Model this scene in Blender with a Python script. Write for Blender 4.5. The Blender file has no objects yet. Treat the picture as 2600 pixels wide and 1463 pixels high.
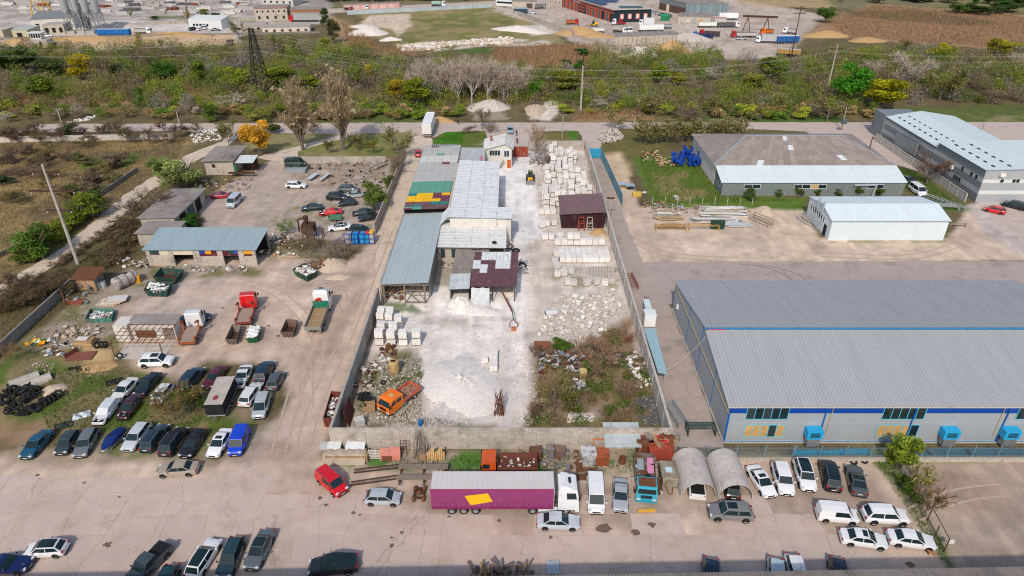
import bpy, bmesh, math, random
import numpy as np
from mathutils import Vector, Matrix, Euler
R=random.Random(7)
RAD=math.radians
SC=bpy.context.scene
COL=SC.collection
# -- camera, sky, sun, exposure
H, F, TH=59.0, 1733.0, RAD(30.18)
cam_d=bpy.data.cameras.new('camera')
cam_d.sensor_width=36.0
cam_d.lens=36.0*F/2600.0
cam_d.clip_start, cam_d.clip_end=0.5, 6000.0
cam=bpy.data.objects.new('camera',cam_d)
cam.location=(0,0,H)
cam.rotation_euler=(RAD(90)-TH,0,0)
COL.objects.link(cam)
SC.camera=cam
SUN_EL=RAD(42)
SUN_DIR=Vector((-0.20*math.cos(SUN_EL),-0.98*math.cos(SUN_EL),math.sin(SUN_EL))).normalized()
world=bpy.data.worlds.new('World')
SC.world=world
world.use_nodes=True
wn=world.node_tree
sky=wn.nodes.new('ShaderNodeTexSky')
sky.sky_type='NISHITA'
sky.sun_disc=False
sky.sun_elevation=SUN_EL
sky.sun_rotation=math.atan2(SUN_DIR.x,SUN_DIR.y)
sky.air_density, sky.dust_density, sky.ozone_density=1.0, 2.0, 1.0
bg=wn.nodes['Background']
bg.inputs['Strength'].default_value=0.15
wn.links.new(sky.outputs[0],bg.inputs[0])
sun_d=bpy.data.lights.new('sun','SUN')
sun_d.energy=2.75
sun_d.angle=RAD(2.5)
sun_d.color=(1.0,0.91,0.79)
sun=bpy.data.objects.new('sun',sun_d)
sun.rotation_euler=(-SUN_DIR).to_track_quat('-Z','Y').to_euler()
sun.location=(0,0,200)
COL.objects.link(sun)
vs=SC.view_settings
vs.view_transform='Standard'
vs.look='None'
vs.exposure=-0.05
vs.gamma=1.0
vs.use_curve_mapping=False
SC.cycles.max_bounces=5
SC.cycles.diffuse_bounces=3
SC.cycles.glossy_bounces=2
SC.cycles.transmission_bounces=2
SC.cycles.transparent_max_bounces=6
SC.cycles.use_denoising=False
SC.cycles.pixel_filter_type='BLACKMAN_HARRIS'
SC.cycles.filter_width=1.15
# -- from a pixel of the photograph to the place it shows
OX, OY, KK=(0,650,1300,1950), (0,366,732,1097), 650/2573
_s, _c=math.sin(TH), math.cos(TH)
def _ray(t,x,y):
 if t==99:
  u, v=(x*2600/2575-1300)/F, (y*2600/2575-731.5)/F
  return u, _c-v*_s, -(_s+v*_c)
 r, c=divmod(t,10)
 u=(OX[c]+x*KK-1300)/F
 v=(OY[r]+y*KK-731.5)/F
 return u, _c-v*_s, -(_s+v*_c)
def at(t,x,y,z=0.0):
 dx, dy, dz=_ray(t,x,y)
 k=(z-H)/dz
 return Vector((dx*k,dy*k,z))
def hy(t,x,y,Y):
 dx, dy, dz=_ray(t,x,y)
 return H+dz*Y/dy
# -- materials
MATS={}
def M(name,col=(.5,.5,.5),rough=.75,var=.15,scale=1.2,metal=0.0,bump=0.0,tint=False,dirt=None,dirt_amt=0.0,dirt_scale=.5,attr=False,spec=.3,coat=0.0,stretch=(1,1,1)):
 if name in MATS:
  return MATS[name]
 m=bpy.data.materials.new(name)
 m.use_nodes=True
 nt=m.node_tree
 N, Lk=nt.nodes, nt.links
 b=N['Principled BSDF']
 b.inputs['Roughness'].default_value=rough
 b.inputs['Metallic'].default_value=metal
 b.inputs['Specular IOR Level'].default_value=spec
 if coat:
  b.inputs['Coat Weight'].default_value=coat
  b.inputs['Coat Roughness'].default_value=.08
 geo=N.new('ShaderNodeNewGeometry')
 vec=geo.outputs['Position']
 if stretch!=(1,1,1):
  mp=N.new('ShaderNodeMapping')
  mp.inputs['Scale'].default_value=stretch
  Lk.new(vec,mp.inputs['Vector'])
  vec=mp.outputs[0]
 nz=N.new('ShaderNodeTexNoise')
 nz.inputs['Scale'].default_value=scale
 nz.inputs['Detail'].default_value=5
 nz.inputs['Roughness'].default_value=.65
 Lk.new(vec,nz.inputs['Vector'])
 mr=N.new('ShaderNodeMapRange')
 mr.inputs['From Min'].default_value=.25
 mr.inputs['From Max'].default_value=.75
 mr.inputs['To Min'].default_value=1-var
 mr.inputs['To Max'].default_value=1+var
 Lk.new(nz.outputs['Fac'],mr.inputs['Value'])
 if tint:
  oi=N.new('ShaderNodeObjectInfo')
  csock=oi.outputs['Color']
 elif attr:
  at_=N.new('ShaderNodeVertexColor')
  at_.layer_name='Col'
  csock=at_.outputs['Color']
 else:
  rgb=N.new('ShaderNodeRGB')
  rgb.outputs[0].default_value=(*col,1)
  csock=rgb.outputs[0]
 if tint and attr:
  at_=N.new('ShaderNodeVertexColor')
  at_.layer_name='Col'
  mx0=N.new('ShaderNodeVectorMath')
  mx0 .operation='MULTIPLY'
  Lk.new(csock,mx0 .inputs[0])
  Lk.new(at_.outputs['Color'],mx0 .inputs[1])
  csock=mx0 .outputs[0]
 mx=N.new('ShaderNodeVectorMath')
 mx.operation='SCALE'
 Lk.new(csock,mx.inputs[0])
 Lk.new(mr.outputs[0],mx.inputs['Scale'])
 out=mx.outputs[0]
 if dirt:
  n2=N.new('ShaderNodeTexNoise')
  n2 .inputs['Scale'].default_value=dirt_scale
  n2 .inputs['Detail'].default_value=6
  n2 .inputs['Roughness'].default_value=.7
  Lk.new(vec,n2 .inputs['Vector'])
  m2=N.new('ShaderNodeMapRange')
  m2 .inputs['From Min'].default_value=.62-.3*dirt_amt
  m2 .inputs['From Max'].default_value=.80-.2*dirt_amt
  Lk.new(n2 .outputs['Fac'],m2 .inputs['Value'])
  mm=N.new('ShaderNodeMix')
  mm.data_type='RGBA'
  Lk.new(m2 .outputs[0],mm.inputs['Factor'])
  Lk.new(out,mm.inputs[6])
  mm.inputs[7].default_value=(*dirt,1)
  out=mm.outputs[2]
 Lk.new(out,b.inputs['Base Color'])
 if bump:
  bp=N.new('ShaderNodeBump')
  bp.inputs['Strength'].default_value=bump
  bp.inputs['Distance'].default_value=.1
  Lk.new(nz.outputs['Fac'],bp.inputs['Height'])
  Lk.new(bp.outputs[0],b.inputs['Normal'])
 MATS[name]=m
 return m
def leaf_mat(name,tint=True):
 m=M(name,tint=tint,attr=True,rough=.6,var=.12,scale=.35,spec=.15)
 nt=m.node_tree
 b=nt.nodes['Principled BSDF']
 tr=nt.nodes.new('ShaderNodeBsdfTranslucent')
 mix=nt.nodes.new('ShaderNodeMixShader')
 mix.inputs[0].default_value=.42
 src=b.inputs['Base Color'].links[0].from_socket
 nt.links.new(src,tr.inputs['Color'])
 out=[n for n in nt.nodes if n.type=='OUTPUT_MATERIAL'][0]
 nt.links.new(b.outputs[0],mix.inputs[1])
 nt.links.new(tr.outputs[0],mix.inputs[2])
 nt.links.new(mix.outputs[0],out.inputs['Surface'])
 return m
M('paint',tint=True,rough=.28,var=.03,scale=.8,spec=.5,coat=.5,dirt=(.30,.25,.20),dirt_amt=.05,dirt_scale=1.1)
M('tint',tint=True,rough=.7,var=.14,scale=1.6,dirt=(.25,.20,.16),dirt_amt=.18,dirt_scale=.9)
M('tint_roof',tint=True,rough=.45,var=.07,scale=.5,dirt=(.30,.30,.305),dirt_amt=.05,dirt_scale=.5,stretch=(2.5,.22,1))
M('tint_rust',tint=True,rough=.8,var=.2,scale=1.5,dirt=(.16,.06,.025),dirt_amt=.55,dirt_scale=1.3)
M('tint_clean',tint=True,rough=.5,var=.05,scale=.7)
M('tint_stone',tint=True,rough=.9,var=.10,scale=2.5,bump=.5)
M('tint_cloth',tint=True,rough=.85,var=.12,scale=1.0,bump=.6)
M('glass',(.012,.026,.030),rough=.07,var=.4,scale=.6,spec=.45)
M('glass_dusty',(.03,.045,.05),rough=.15,var=.2,spec=.6)
M('rubber',(.018,.018,.019),rough=.85,var=.3,scale=4)
M('black',(.014,.014,.015),rough=.6,var=.2)
M('rim',(.42,.43,.44),rough=.35,metal=.6,var=.1)
M('chrome',(.6,.6,.62),rough=.2,metal=.9,var=.05)
M('lamp_glass',(.62,.64,.66),rough=.12,var=.1,spec=.7)
M('red_lamp',(.35,.012,.012),rough=.2,var=.1,spec=.6)
M('plate',(.75,.75,.72),rough=.5,var=.03)
M('rust',(.15,.06,.028),rough=.9,var=.35,scale=2.2,bump=.3)
M('rust_dark',(.07,.035,.025),rough=.9,var=.3,scale=2)
M('steel',(.30,.31,.32),rough=.5,metal=.5,var=.2,scale=2)
M('galv',(.40,.44,.46),rough=.5,metal=.3,var=.15)
M('wood',(.34,.22,.12),rough=.85,var=.3,scale=2.5)
M('wood_grey',(.22,.18,.145),rough=.9,var=.3,scale=2.5)
M('wood_new',(.55,.36,.17),rough=.8,var=.2,scale=2.5)
M('concrete',(.40,.36,.315),rough=.92,var=.16,scale=.9,bump=.25,dirt=(.22,.19,.16),dirt_amt=.35,dirt_scale=.35)
M('concrete_light',(.50,.46,.41),rough=.92,var=.15,scale=1.2,bump=.2,dirt=(.28,.24,.19),dirt_amt=.25)
M('concrete_dark',(.23,.21,.19),rough=.95,var=.2,scale=1.2,bump=.2)
M('asbestos',(.27,.235,.21),rough=.95,var=.18,scale=.8,dirt=(.13,.11,.10),dirt_amt=.4,dirt_scale=.3,stretch=(1,.35,1))
M('plaster',(.62,.59,.54),rough=.9,var=.1,scale=1.0,dirt=(.34,.30,.26),dirt_amt=.25,dirt_scale=.5)
M('stone_wall',(.52,.46,.39),rough=.9,var=.15,scale=1.5,dirt=(.3,.25,.2),dirt_amt=.3)
M('limestone',(.66,.61,.56),rough=.95,var=.12,scale=2.5,bump=.5)
M('limestone_dirty',(.50,.45,.40),rough=.95,var=.2,scale=1.2,bump=.5)
M('white_dust',(.74,.69,.64),rough=1,var=.13,scale=2.6,bump=1.0)
M('sand',(.47,.30,.14),rough=1,var=.12,scale=2,bump=.3)
M('sand_pale',(.52,.42,.32),rough=1,var=.12,scale=2,bump=.3)
M('gravel_dark',(.10,.10,.105),rough=1,var=.4,scale=5,bump=.6)
M('inside_shade',(.02,.018,.017),rough=1,var=.2)  # near-black base colour holds the shade of openings and interiors
M('bark',(.16,.125,.10),rough=.95,var=.2,scale=3)
M('bark_pale',(.42,.38,.34),rough=.95,var=.15,scale=3)
M('asphalt_roof',(.28,.25,.23),rough=.95,var=.2,scale=.5,dirt=(.15,.13,.12),dirt_amt=.35,dirt_scale=.2)
def coursed(name,w=.4,h=.2,dark=.72):
 nt=MATS[name].node_tree
 N, Lk=nt.nodes, nt.links
 b=N['Principled BSDF']
 src=b.inputs['Base Color'].links[0].from_socket
 geo=N.new('ShaderNodeNewGeometry')
 sp=N.new('ShaderNodeSeparateXYZ')
 Lk.new(geo.outputs['Position'],sp.inputs[0])
 ad=N.new('ShaderNodeMath')
 Lk.new(sp.outputs[0],ad.inputs[0])
 Lk.new(sp.outputs[1],ad.inputs[1])
 cb=N.new('ShaderNodeCombineXYZ')
 Lk.new(ad.outputs[0],cb.inputs[0])
 Lk.new(sp.outputs[2],cb.inputs[1])
 br=N.new('ShaderNodeTexBrick')
 for k_, v_ in(('Scale',1.0),('Brick Width',w),('Row Height',h),('Mortar Size',.018),('Color1',(1,1,1,1)),('Color2',(.84,.83,.82,1)),('Mortar',(dark,dark,dark,1))):
  br.inputs[k_].default_value=v_
 Lk.new(cb.outputs[0],br.inputs['Vector'])
 mu=N.new('ShaderNodeVectorMath')
 mu.operation='MULTIPLY'
 Lk.new(src,mu.inputs[0])
 Lk.new(br.outputs['Color'],mu.inputs[1])
 Lk.new(mu.outputs[0],b.inputs['Base Color'])
coursed('stone_wall')
M('block_wall',(.50,.45,.39),rough=.92,var=.15,scale=1.2,bump=.2,dirt=(.26,.22,.17),dirt_amt=.35,dirt_scale=.5)
coursed('block_wall',.9,.3,.66)
leaf_mat('leaf')
leaf_mat('thicket',False)
# -- mesh building
class MB:
 def __init__(s):
  s.v, s.f, s.m, s.ms=[], [], [], []
 def mi(s,mat):
  if mat not in s.ms:
   s.ms.append(mat)
  return s.ms.index(mat)
 def poly(s,pts,mat):
  k=len(s.v)
  s.v.extend([tuple(p)for p in pts])
  s.f.append(tuple(range(k,k+len(pts))))
  s.m.append(s.mi(mat))
  return s
 def mesh(s,vs,fs,mat):
  k=len(s.v)
  s.v.extend([tuple(p)for p in vs])
  i=s.mi(mat)
  for f in fs:
   s.f.append(tuple(q+k for q in f))
   s.m.append(i)
  return s
 def hexa(s,p,mat):
  return s.mesh(p,[(3,2,1,0),(4,5,6,7),(0,1,5,4),(1,2,6,5),(2,3,7,6),(3,0,4,7)],mat)
 def bx(s,x0,x1,y0,y1,z0,z1,mat):
  return s.hexa([(x0,y0,z0),(x1,y0,z0),(x1,y1,z0),(x0,y1,z0),(x0,y0,z1),(x1,y0,z1),(x1,y1,z1),(x0,y1,z1)],mat)
 def box(s,c,size,mat,rot=(0,0,0)):
  m=Euler(rot).to_matrix()
  a, b, d=size[0]/2, size[1]/2, size[2]/2
  c=Vector(c)
  return s.hexa([c+m@Vector(q)for q in((-a,-b,-d),(a,-b,-d),(a,b,-d),(-a,b,-d),(-a,-b,d),(a,-b,d),(a,b,d),(-a,b,d))],mat)
 def bar(s,p0,p1,w,h,mat):
  p0, p1=Vector(p0), Vector(p1)
  d=(p1-p0).normalized()
  up=Vector((0,0,1))if abs(d.z)<.95 else Vector((0,1,0))
  x=d.cross(up).normalized()*(w/2)
  z=x.cross(d).normalized()*(h/2)
  return s.hexa([p0-x-z,p0+x-z,p1+x-z,p1-x-z,p0-x+z,p0+x+z,p1+x+z,p1-x+z],mat)
 def tube(s,p0,p1,r0,r1,mat,n=6,cap=True):
  p0, p1=Vector(p0), Vector(p1)
  d=(p1-p0).normalized()
  up=Vector((0,0,1))if abs(d.z)<.95 else Vector((0,1,0))
  x=d.cross(up).normalized()
  y=x.cross(d)
  vs=[]
  for p, r in((p0,r0),(p1,r1)):
   for i in range(n):
    a=2*math.pi*i/n
    vs.append(p+x*(math.cos(a)*r)+y*(math.sin(a)*r))
  fs=[(i,(i+1)%n,n+(i+1)%n,n+i)for i in range(n)]
  if cap:
   fs+=[tuple(range(n-1,-1,-1)),tuple(range(n,2*n))]
  return s.mesh(vs,fs,mat)
 def lathe(s,c,prof,mat,n=12,axis='z',closed=False):
  vs, fs=[], []
  c=Vector(c)
  for r, h in prof:
   for i in range(n):
    a=2*math.pi*i/n
    p=(r*math.cos(a),r*math.sin(a),h)
    if axis=='x':
     p=(p[2],p[0],p[1])
    elif axis=='y':
     p=(p[1],p[2],p[0])
    vs.append(c+Vector(p))
  k=len(prof)
  for j in range(k if closed else k-1):
   a, b=j*n, ((j+1)%k)*n
   for i in range(n):
    i2=(i+1)%n
    fs.append((a+i,a+i2,b+i2,b+i))
  return s.mesh(vs,fs,mat)
 def prism(s,poly,z0,z1,mat):
  n=len(poly)
  vs=[(x,y,z0)for x,y in poly]+[(x,y,z1)for x,y in poly]
  fs=[(i,(i+1)%n,n+(i+1)%n,n+i)for i in range(n)]+[tuple(range(n-1,-1,-1)),tuple(range(n,2*n))]
  return s.mesh(vs,fs,mat)
 def rock(s,c,r,mat,sq=(1,1,.7),rr=None):
  rr=rr or R
  t=(1+5**.5)/2
  vs=[]
  rot=Euler((rr.uniform(0,6),rr.uniform(0,6),rr.uniform(0,6))).to_matrix()
  for p in((-1,t,0),(1,t,0),(-1,-t,0),(1,-t,0),(0,-1,t),(0,1,t),(0,-1,-t),(0,1,-t),(t,0,-1),(t,0,1),(-t,0,-1),(-t,0,1)):
   q=rot@(Vector(p).normalized()*(r*rr.uniform(.7,1.15)))
   vs.append((c[0]+q.x*sq[0],c[1]+q.y*sq[1],c[2]+q.z*sq[2]))
  return s.mesh(vs,[(0,11,5),(0,5,1),(0,1,7),(0,7,10),(0,10,11),(1,5,9),(5,11,4),(11,10,2),(10,7,6),(7,1,8),(3,9,4),(3,4,2),(3,2,6),(3,6,8),(3,8,9),(4,9,5),(2,4,11),(6,2,10),(8,6,7),(9,8,1)],mat)
 def data(s,name,smooth=None):
  me=bpy.data.meshes.new(name)
  me.from_pydata(s.v,[],s.f)
  for mt in s.ms:
   me.materials.append(MATS[mt])
  me.polygons.foreach_set('material_index',s.m)
  if smooth is not None:
   me.polygons.foreach_set('use_smooth',[True]*len(s.f))
   me.set_sharp_from_angle(angle=RAD(smooth))
  me.update()
  return me
 def build(s,name,parent=None,smooth=None,**kw):
  return put(name,s.data(name,smooth),parent,**kw)
def put(name,me,parent=None,loc=(0,0,0),rot=(0,0,0),col=None,scale=None,**tags):
 o=bpy.data.objects.new(name,me)
 COL.objects.link(o)
 o.location=loc
 o.rotation_euler=rot
 if scale is not None:
  o.scale=scale if hasattr(scale,'__len__')else(scale,)*3
 if col is not None:
  o.color=(*col,1)
 if parent is not None:
  o.parent=parent
 tag(o,**tags)
 return o
def tag(o,label=None,cat=None,group=None,kind=None):
 if label:
  o['label']=label
 if cat:
  o['category']=cat
 if group:
  o['group']=group
 if kind:
  o['kind']=kind
 return o
def thing(name,label,cat,loc=(0,0,0),rz=0.0,group=None,scale=None,rot=None):
 return put(name,None,None,loc,rot or(0,0,rz),label=label,cat=cat,group=group,scale=scale)
def copy_tree(o,parent=None):
 c=o.copy()
 COL.objects.link(c)
 c.parent=parent
 for ch in KIDS.get(o.name,[]):
  copy_tree(ch,c)
 return c
KIDS={}
def heading(t,xr,yr,xf,yf,z=.6):
 a, b=at(t,xr,yr,z), at(t,xf,yf,z)
 d=b-a
 return(a+b)/2, math.atan2(d.y,d.x)
def vnoise(x,y,scale,seed=0,octaves=3):
 tot, amp, out=0, 1, np.zeros_like(x)
 for o in range(octaves):
  rs=np.random.RandomState(seed+o*17)
  tab=rs.rand(256,256)
  u, v=x/scale*2**o+97.3, y/scale*2**o+61.7
  iu, iv=np.floor(u).astype(int), np.floor(v).astype(int)
  fu, fv=u-iu, v-iv
  fu, fv=fu*fu*(3-2*fu), fv*fv*(3-2*fv)
  a, b=tab[iu%256,iv%256], tab[(iu+1)%256,iv%256]
  c, d=tab[iu%256,(iv+1)%256], tab[(iu+1)%256,(iv+1)%256]
  out+=amp*((a*(1-fu)+b*fu)*(1-fv)+(c*(1-fu)+d*fu)*fv)
  tot+=amp
  amp*=.5
 return out/tot
# -- ground
def D(x,y,z=0.0):
 return at(99,x,y,z)
def pin(px,py,poly):
 n=len(poly)
 ins=np.zeros(px.shape,bool)
 dist=np.full(px.shape,1e9)
 for i in range(n):
  x0, y0=poly[i]
  x1, y1=poly[(i+1)%n]
  ex, ey=x1-x0, y1-y0
  t=np.clip(((px-x0)*ex+(py-y0)*ey)/(ex*ex+ey*ey+1e-9),0,1)
  dist=np.minimum(dist,np.hypot(px-x0-t*ex,py-y0-t*ey))
  cond=(y0>py)!=(y1>py)
  ins^=cond&(px<(x1-x0)*(py-y0)/((y1-y0)if y1!=y0 else 1e-9)+x0)
 return np.where(ins,dist,-dist)
def dpoly(pts,lo=None):
 return[tuple(D(x,max(y,-120))[:2])for x,y in pts]
ys=[-80.0,-20.0,20.0,36.0]
while ys[-1]<760:
 ys.append(ys[-1]+max(.34,ys[-1]*.0062))
ys+=[900,1200,1700,2400,3400]
ys=np.array(ys)
NC=620
ss=np.linspace(-1,1,NC)
GX=ss[None,:]*np.maximum(95,ys*1.0)[:,None]
GY=np.repeat(ys[:,None],NC,1)
gx, gy=GX.ravel(), GY.ravel()
gcol=np.empty((gx.size,3))
gcol[:]=(.150,.122,.062)
n_big=vnoise(gx,gy,22,3)
n_mid=vnoise(gx,gy,5,11)
n_fin=vnoise(gx,gy,1.6,23)
gcol*=(.7+.6*n_mid)[:,None]
def mixin(w,c):
 global gcol
 gcol=gcol*(1-w[:,None])+np.array(c)[None,:]*w[:,None]
def zone(pts,c,feather=1.0,ragged=2.0,op=1.0,world=False,patch=None):
 poly=pts if world else dpoly(pts)
 a=np.array(poly)
 pad=feather+ragged+1
 k=(gx>a[:,0].min()-pad)&(gx<a[:,0].max()+pad)&(gy>a[:,1].min()-pad)&(gy<a[:,1].max()+pad)
 if not k.any():
  return
 sd=pin(gx[k],gy[k],poly)+(n_mid[k]-.5)*2*ragged+(n_fin[k]-.5)*ragged
 w=np.clip(sd/feather*.5+.5,0,1)*op
 if patch is not None:
  w=w*np.clip((vnoise(gx[k],gy[k],patch[0],patch[2]if len(patch)>2 else 5)-patch[1])*7+.5,0,1)
 W=np.zeros(gx.size)
 W[k]=w
 mixin(W,c)
def patch(x,y,rx,ry,c,op=.9,feather=.8):
 p=D(x,y)
 zone([(p.x+rx*math.cos(a),p.y+ry*math.sin(a))for a in np.linspace(0,6.28,9)[:-1]],c,feather,min(rx,ry)*.5,op,True)
DIRT, DIRT2, DUST, BEIGE=(.55,.425,.34), (.45,.335,.255), (.76,.695,.64), (.62,.49,.375)
GRASS, DRY, REED, VIV=(.12,.15,.03), (.29,.205,.095), (.36,.225,.125), (.05,.19,.012)
zone([(-400,-100),(3000,-100),(3000,20),(-400,20)],(.20,.18,.10),8,8)
zone([(-300,-90),(820,-90),(835,60),(620,62),(592,118),(0,138),(-300,150)],(.50,.44,.395),2,3)
zone([(-300,-90),(820,-90),(835,40),(0,70),(-300,80)],(.30,.27,.24),2,3,.75,patch=(9,.53))
zone([(255,88),(590,84),(592,118),(300,124),(0,140),(0,118)],(.56,.40,.26),1.5,1.5)
zone([(0,55),(250,52),(600,55),(640,70),(240,80)],(.60,.55,.52),1,1)
zone([(250,40),(820,38),(820,52),(600,56)],(.14,.16,.06),1,2,.8,patch=(12,.45))
zone([(905,35),(1250,15),(1390,60),(1420,110),(1300,118),(1060,118),(950,105)],(.235,.205,.085),2,3)
zone([(905,35),(1250,15),(1390,60),(1420,110),(1300,118),(1060,118),(950,105)],GRASS,2,3,.6,patch=(14,.55))
zone([(905,35),(1250,15),(1390,60),(1420,110),(1300,118),(1060,118),(950,105)],(.36,.27,.15),2,3,.6,patch=(6,.56,9))
zone([(930,38),(1030,34),(1035,66),(1000,92),(985,72),(900,64)],(.58,.475,.36),1,2)
zone([(1050,106),(1180,100),(1280,96),(1390,104),(1380,116),(1200,118),(1050,135),(1010,128)],(.60,.53,.45),1,2,.95,patch=(5,.42))
zone([(1060,138),(1230,118),(1400,122),(1480,135),(1380,140)],(.07,.145,.03),1,2,.9,patch=(7,.5))
zone([(830,40),(900,70),(960,118),(1080,130),(1010,150),(860,130)],REED,2,3,.8)
zone([(1240,120),(1500,110),(1560,150),(1340,175),(1240,150)],REED,2,3,.9)
zone([(1230,25),(1300,15),(1420,-40),(1660,-40),(2080,40),(2020,100),(1930,150),(1550,147),(1440,105),(1350,60),(1240,28)],(.50,.42,.355),1.5,2)
zone([(1230,25),(1300,15),(1420,-40),(1660,-40),(2080,40),(2020,100),(1930,150),(1550,147),(1440,105),(1350,60),(1240,28)],(.42,.34,.28),1.5,2,.6,patch=(9,.52))
zone([(1290,66),(1360,62),(1400,84),(1340,90)],(.60,.54,.48),1,1)
zone([(2060,55),(2200,10),(2600,40),(2800,140),(2330,112),(2120,95),(2020,95)],REED,3,4)
zone([(2130,28),(2300,26),(2520,58),(2420,66),(2150,42)],(.095,.08,.04),2,3,.85)
zone([(1900,-100),(2900,-100),(2900,60),(2500,34),(2150,8),(1900,0)],(.22,.20,.08),3,6,.7,patch=(20,.5))
zone([(1840,0),(2080,0),(2100,20),(1900,18)],(.46,.32,.18),2,3,.7)
zone([(0,220),(560,215),(600,240),(300,262),(0,262)],REED,2,4,.85)
zone([(0,222),(200,215),(640,228),(640,250),(0,255)],(.34,.23,.12),2,4,.6)
zone([(860,290),(1060,288),(1060,312),(760,312)],(.09,.13,.03),1,1.5,.8)
zone([(1085,350),(1130,325),(1330,330),(1340,375),(1220,390),(1080,365)],(.115,.145,.035),.8,1.2)
zone([(1120,325),(1170,330),(1165,360),(1100,358)],VIV,.8,1.2)
zone([(1200,365),(1260,345),(1330,350),(1320,375)],(.36,.30,.23),.8,1.2,.8)
zone([(1400,330),(1450,325),(1455,372),(1380,375),(1340,345)],(.16,.14,.05),.8,1)
zone([(1425,325),(1450,325),(1455,368),(1440,370)],VIV,.6,.6,.9)
zone([(1500,360),(1530,325),(1640,325),(1700,355),(1650,400),(1560,395),(1510,390)],(.15,.135,.05),.8,1)
zone([(1720,295),(2120,290),(2120,312),(1720,312)],(.07,.14,.025),1,1.5,.8,patch=(8,.45))
zone([(2260,270),(2700,262),(2700,312),(2330,312)],(.10,.135,.035),1,2,.85)
zone([(2420,285),(2575,290),(2575,308),(2480,306)],(.27,.235,.125),1,2,.7,patch=(6,.5))
zone([(1180,262),(1240,258),(1280,300),(1190,302)],(.42,.36,.28),1,2,.7)
zone([(1330,300),(1350,262),(1410,275),(1385,305)],(.62,.55,.47),.8,.8)
zone([(1440,290),(1600,275),(1640,300),(1440,308)],(.36,.22,.11),1,2,.7)
zone([(560,325),(700,340),(860,318),(1040,318),(1020,395),(720,392),(640,380)],(.27,.24,.115),1,2,.9)
zone([(700,370),(1000,340),(1010,392),(720,392)],(.17,.18,.05),1,2,.8,patch=(5,.5))
zone([(-500,352),(380,348),(480,345),(420,470),(230,600),(60,690),(-200,790),(-900,900)],DRY,2,4)
zone([(-500,352),(380,348),(480,345),(420,470),(230,600),(60,690),(-200,790),(-900,900)],(.155,.12,.07),2,4,.75,patch=(7,.52))
zone([(200,400),(340,385),(330,420),(220,425)],VIV,1.5,3,.7)
zone([(350,478),(470,400),(480,430),(200,620),(0,745),(0,720)],(.09,.12,.03),1,2,.8,patch=(5,.45))
zone([(0,770),(180,670),(330,560),(520,420),(560,420),(520,500),(350,640),(190,760),(60,850),(0,900)],(.12,.10,.05),1,2)
zone([(-400,1130),(640,1160),(700,1150),(830,1150),(1690,1150),(2200,1150),(2900,1150),(3300,1600),(-900,1600)],DIRT,1,1)
zone([(815,1160),(846,1060),(958,720),(1010,540),(1060,380),(1095,312),(1046,318),(1015,400),(958,570),(940,606),(862,662),(690,640),(380,655),(420,712),(215,760),(200,860),(310,872),(350,935),(440,950),(520,900),(700,930),(722,1000),(690,1060),(640,1130),(640,1160)],DIRT,.8,1.0)
zone([(500,520),(560,470),(700,395),(725,395),(985,400),(955,606),(690,600),(520,575)],(.44,.36,.305),.6,.8)
zone([(760,400),(985,400),(965,490),(860,470),(720,480)],(.30,.24,.175),.8,1.5,.8,patch=(3.2,.45))
zone([(620,560),(900,460),(960,560),(950,600),(800,590)],(.22,.20,.09),.5,1,.7,patch=(1.8,.58))
zone([(690,600),(860,620),(930,610),(880,660),(700,650),(660,680)],(.29,.25,.15),.8,1.2,.7,patch=(3,.45))
zone([(700,670),(850,650),(900,680),(830,720),(740,715)],(.50,.41,.34),.8,1.2,.8)
zone([(780,720),(900,672),(930,690),(860,730)],(.36,.285,.23),1,1.5,.8)
zone([(190,760),(330,670),(640,670),(660,690),(460,700),(300,780),(330,850),(290,880),(180,900),(60,950),(40,880)],(.33,.27,.205),.8,1.2,.9)
zone([(190,760),(330,670),(640,670),(660,690),(460,700),(300,780),(330,850),(290,880),(180,900),(60,950),(40,880)],(.15,.15,.05),.8,1.2,.8,patch=(2.6,.55))
zone([(300,700),(500,690),(600,720),(560,790),(330,800)],(.47,.40,.345),1,2,.7,patch=(3,.45))
zone([(-200,930),(120,880),(200,900),(300,925),(440,965),(520,1020),(640,1060),(640,1085),(500,1080),(120,1085),(-200,1130)],(.205,.165,.085),.8,1.2)
zone([(-200,930),(120,880),(200,900),(300,925),(440,965),(520,1020),(640,1060),(640,1110),(500,1090),(120,1100),(-200,1130)],(.085,.135,.025),.8,1.2,.9,patch=(3.0,.53))
zone([(0,1060),(110,1065),(100,1110),(0,1120)],(.30,.19,.12),.8,1,.8)
zone([(60,1120),(640,1100),(640,1150),(300,1160),(0,1180)],(.33,.265,.19),.8,1.2,.85)
zone([(200,1100),(600,1090),(600,1140),(200,1150)],(.10,.14,.03),.6,1.2,.7,patch=(2.2,.6))
zone([(215,870),(285,880),(280,912),(210,915)],(.50,.36,.18),.6,.8,.85)
zone([(880,1085),(960,735),(1100,600),(1240,395),(1330,380),(1470,375),(1540,600),(1680,1085)],(.60,.535,.485),.6,.6)
zone([(965,740),(1090,700),(1280,560),(1360,560),(1365,700),(1395,760),(1345,880),(1345,1060),(1220,1075),(1060,1040),(1065,880),(950,850)],DUST,1,1.2)
zone([(1090,720),(1330,690),(1330,800),(1110,790)],(.78,.74,.70),1,1.2,.9)
zone([(1250,425),(1330,380),(1340,430),(1365,600),(1335,650),(1290,620),(1290,540),(1262,500)],(.80,.77,.75),.6,.5)
zone([(1330,600),(1392,600),(1400,770),(1330,900),(1322,700)],(.60,.51,.45),1,.8,.9)
zone([(1380,740),(1570,730),(1600,800),(1450,870),(1340,880)],(.58,.52,.46),.8,1,.9)
zone([(1340,880),(1450,860),(1590,800),(1680,1085),(1330,1085)],(.24,.165,.095),.8,1.2,.95)
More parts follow.
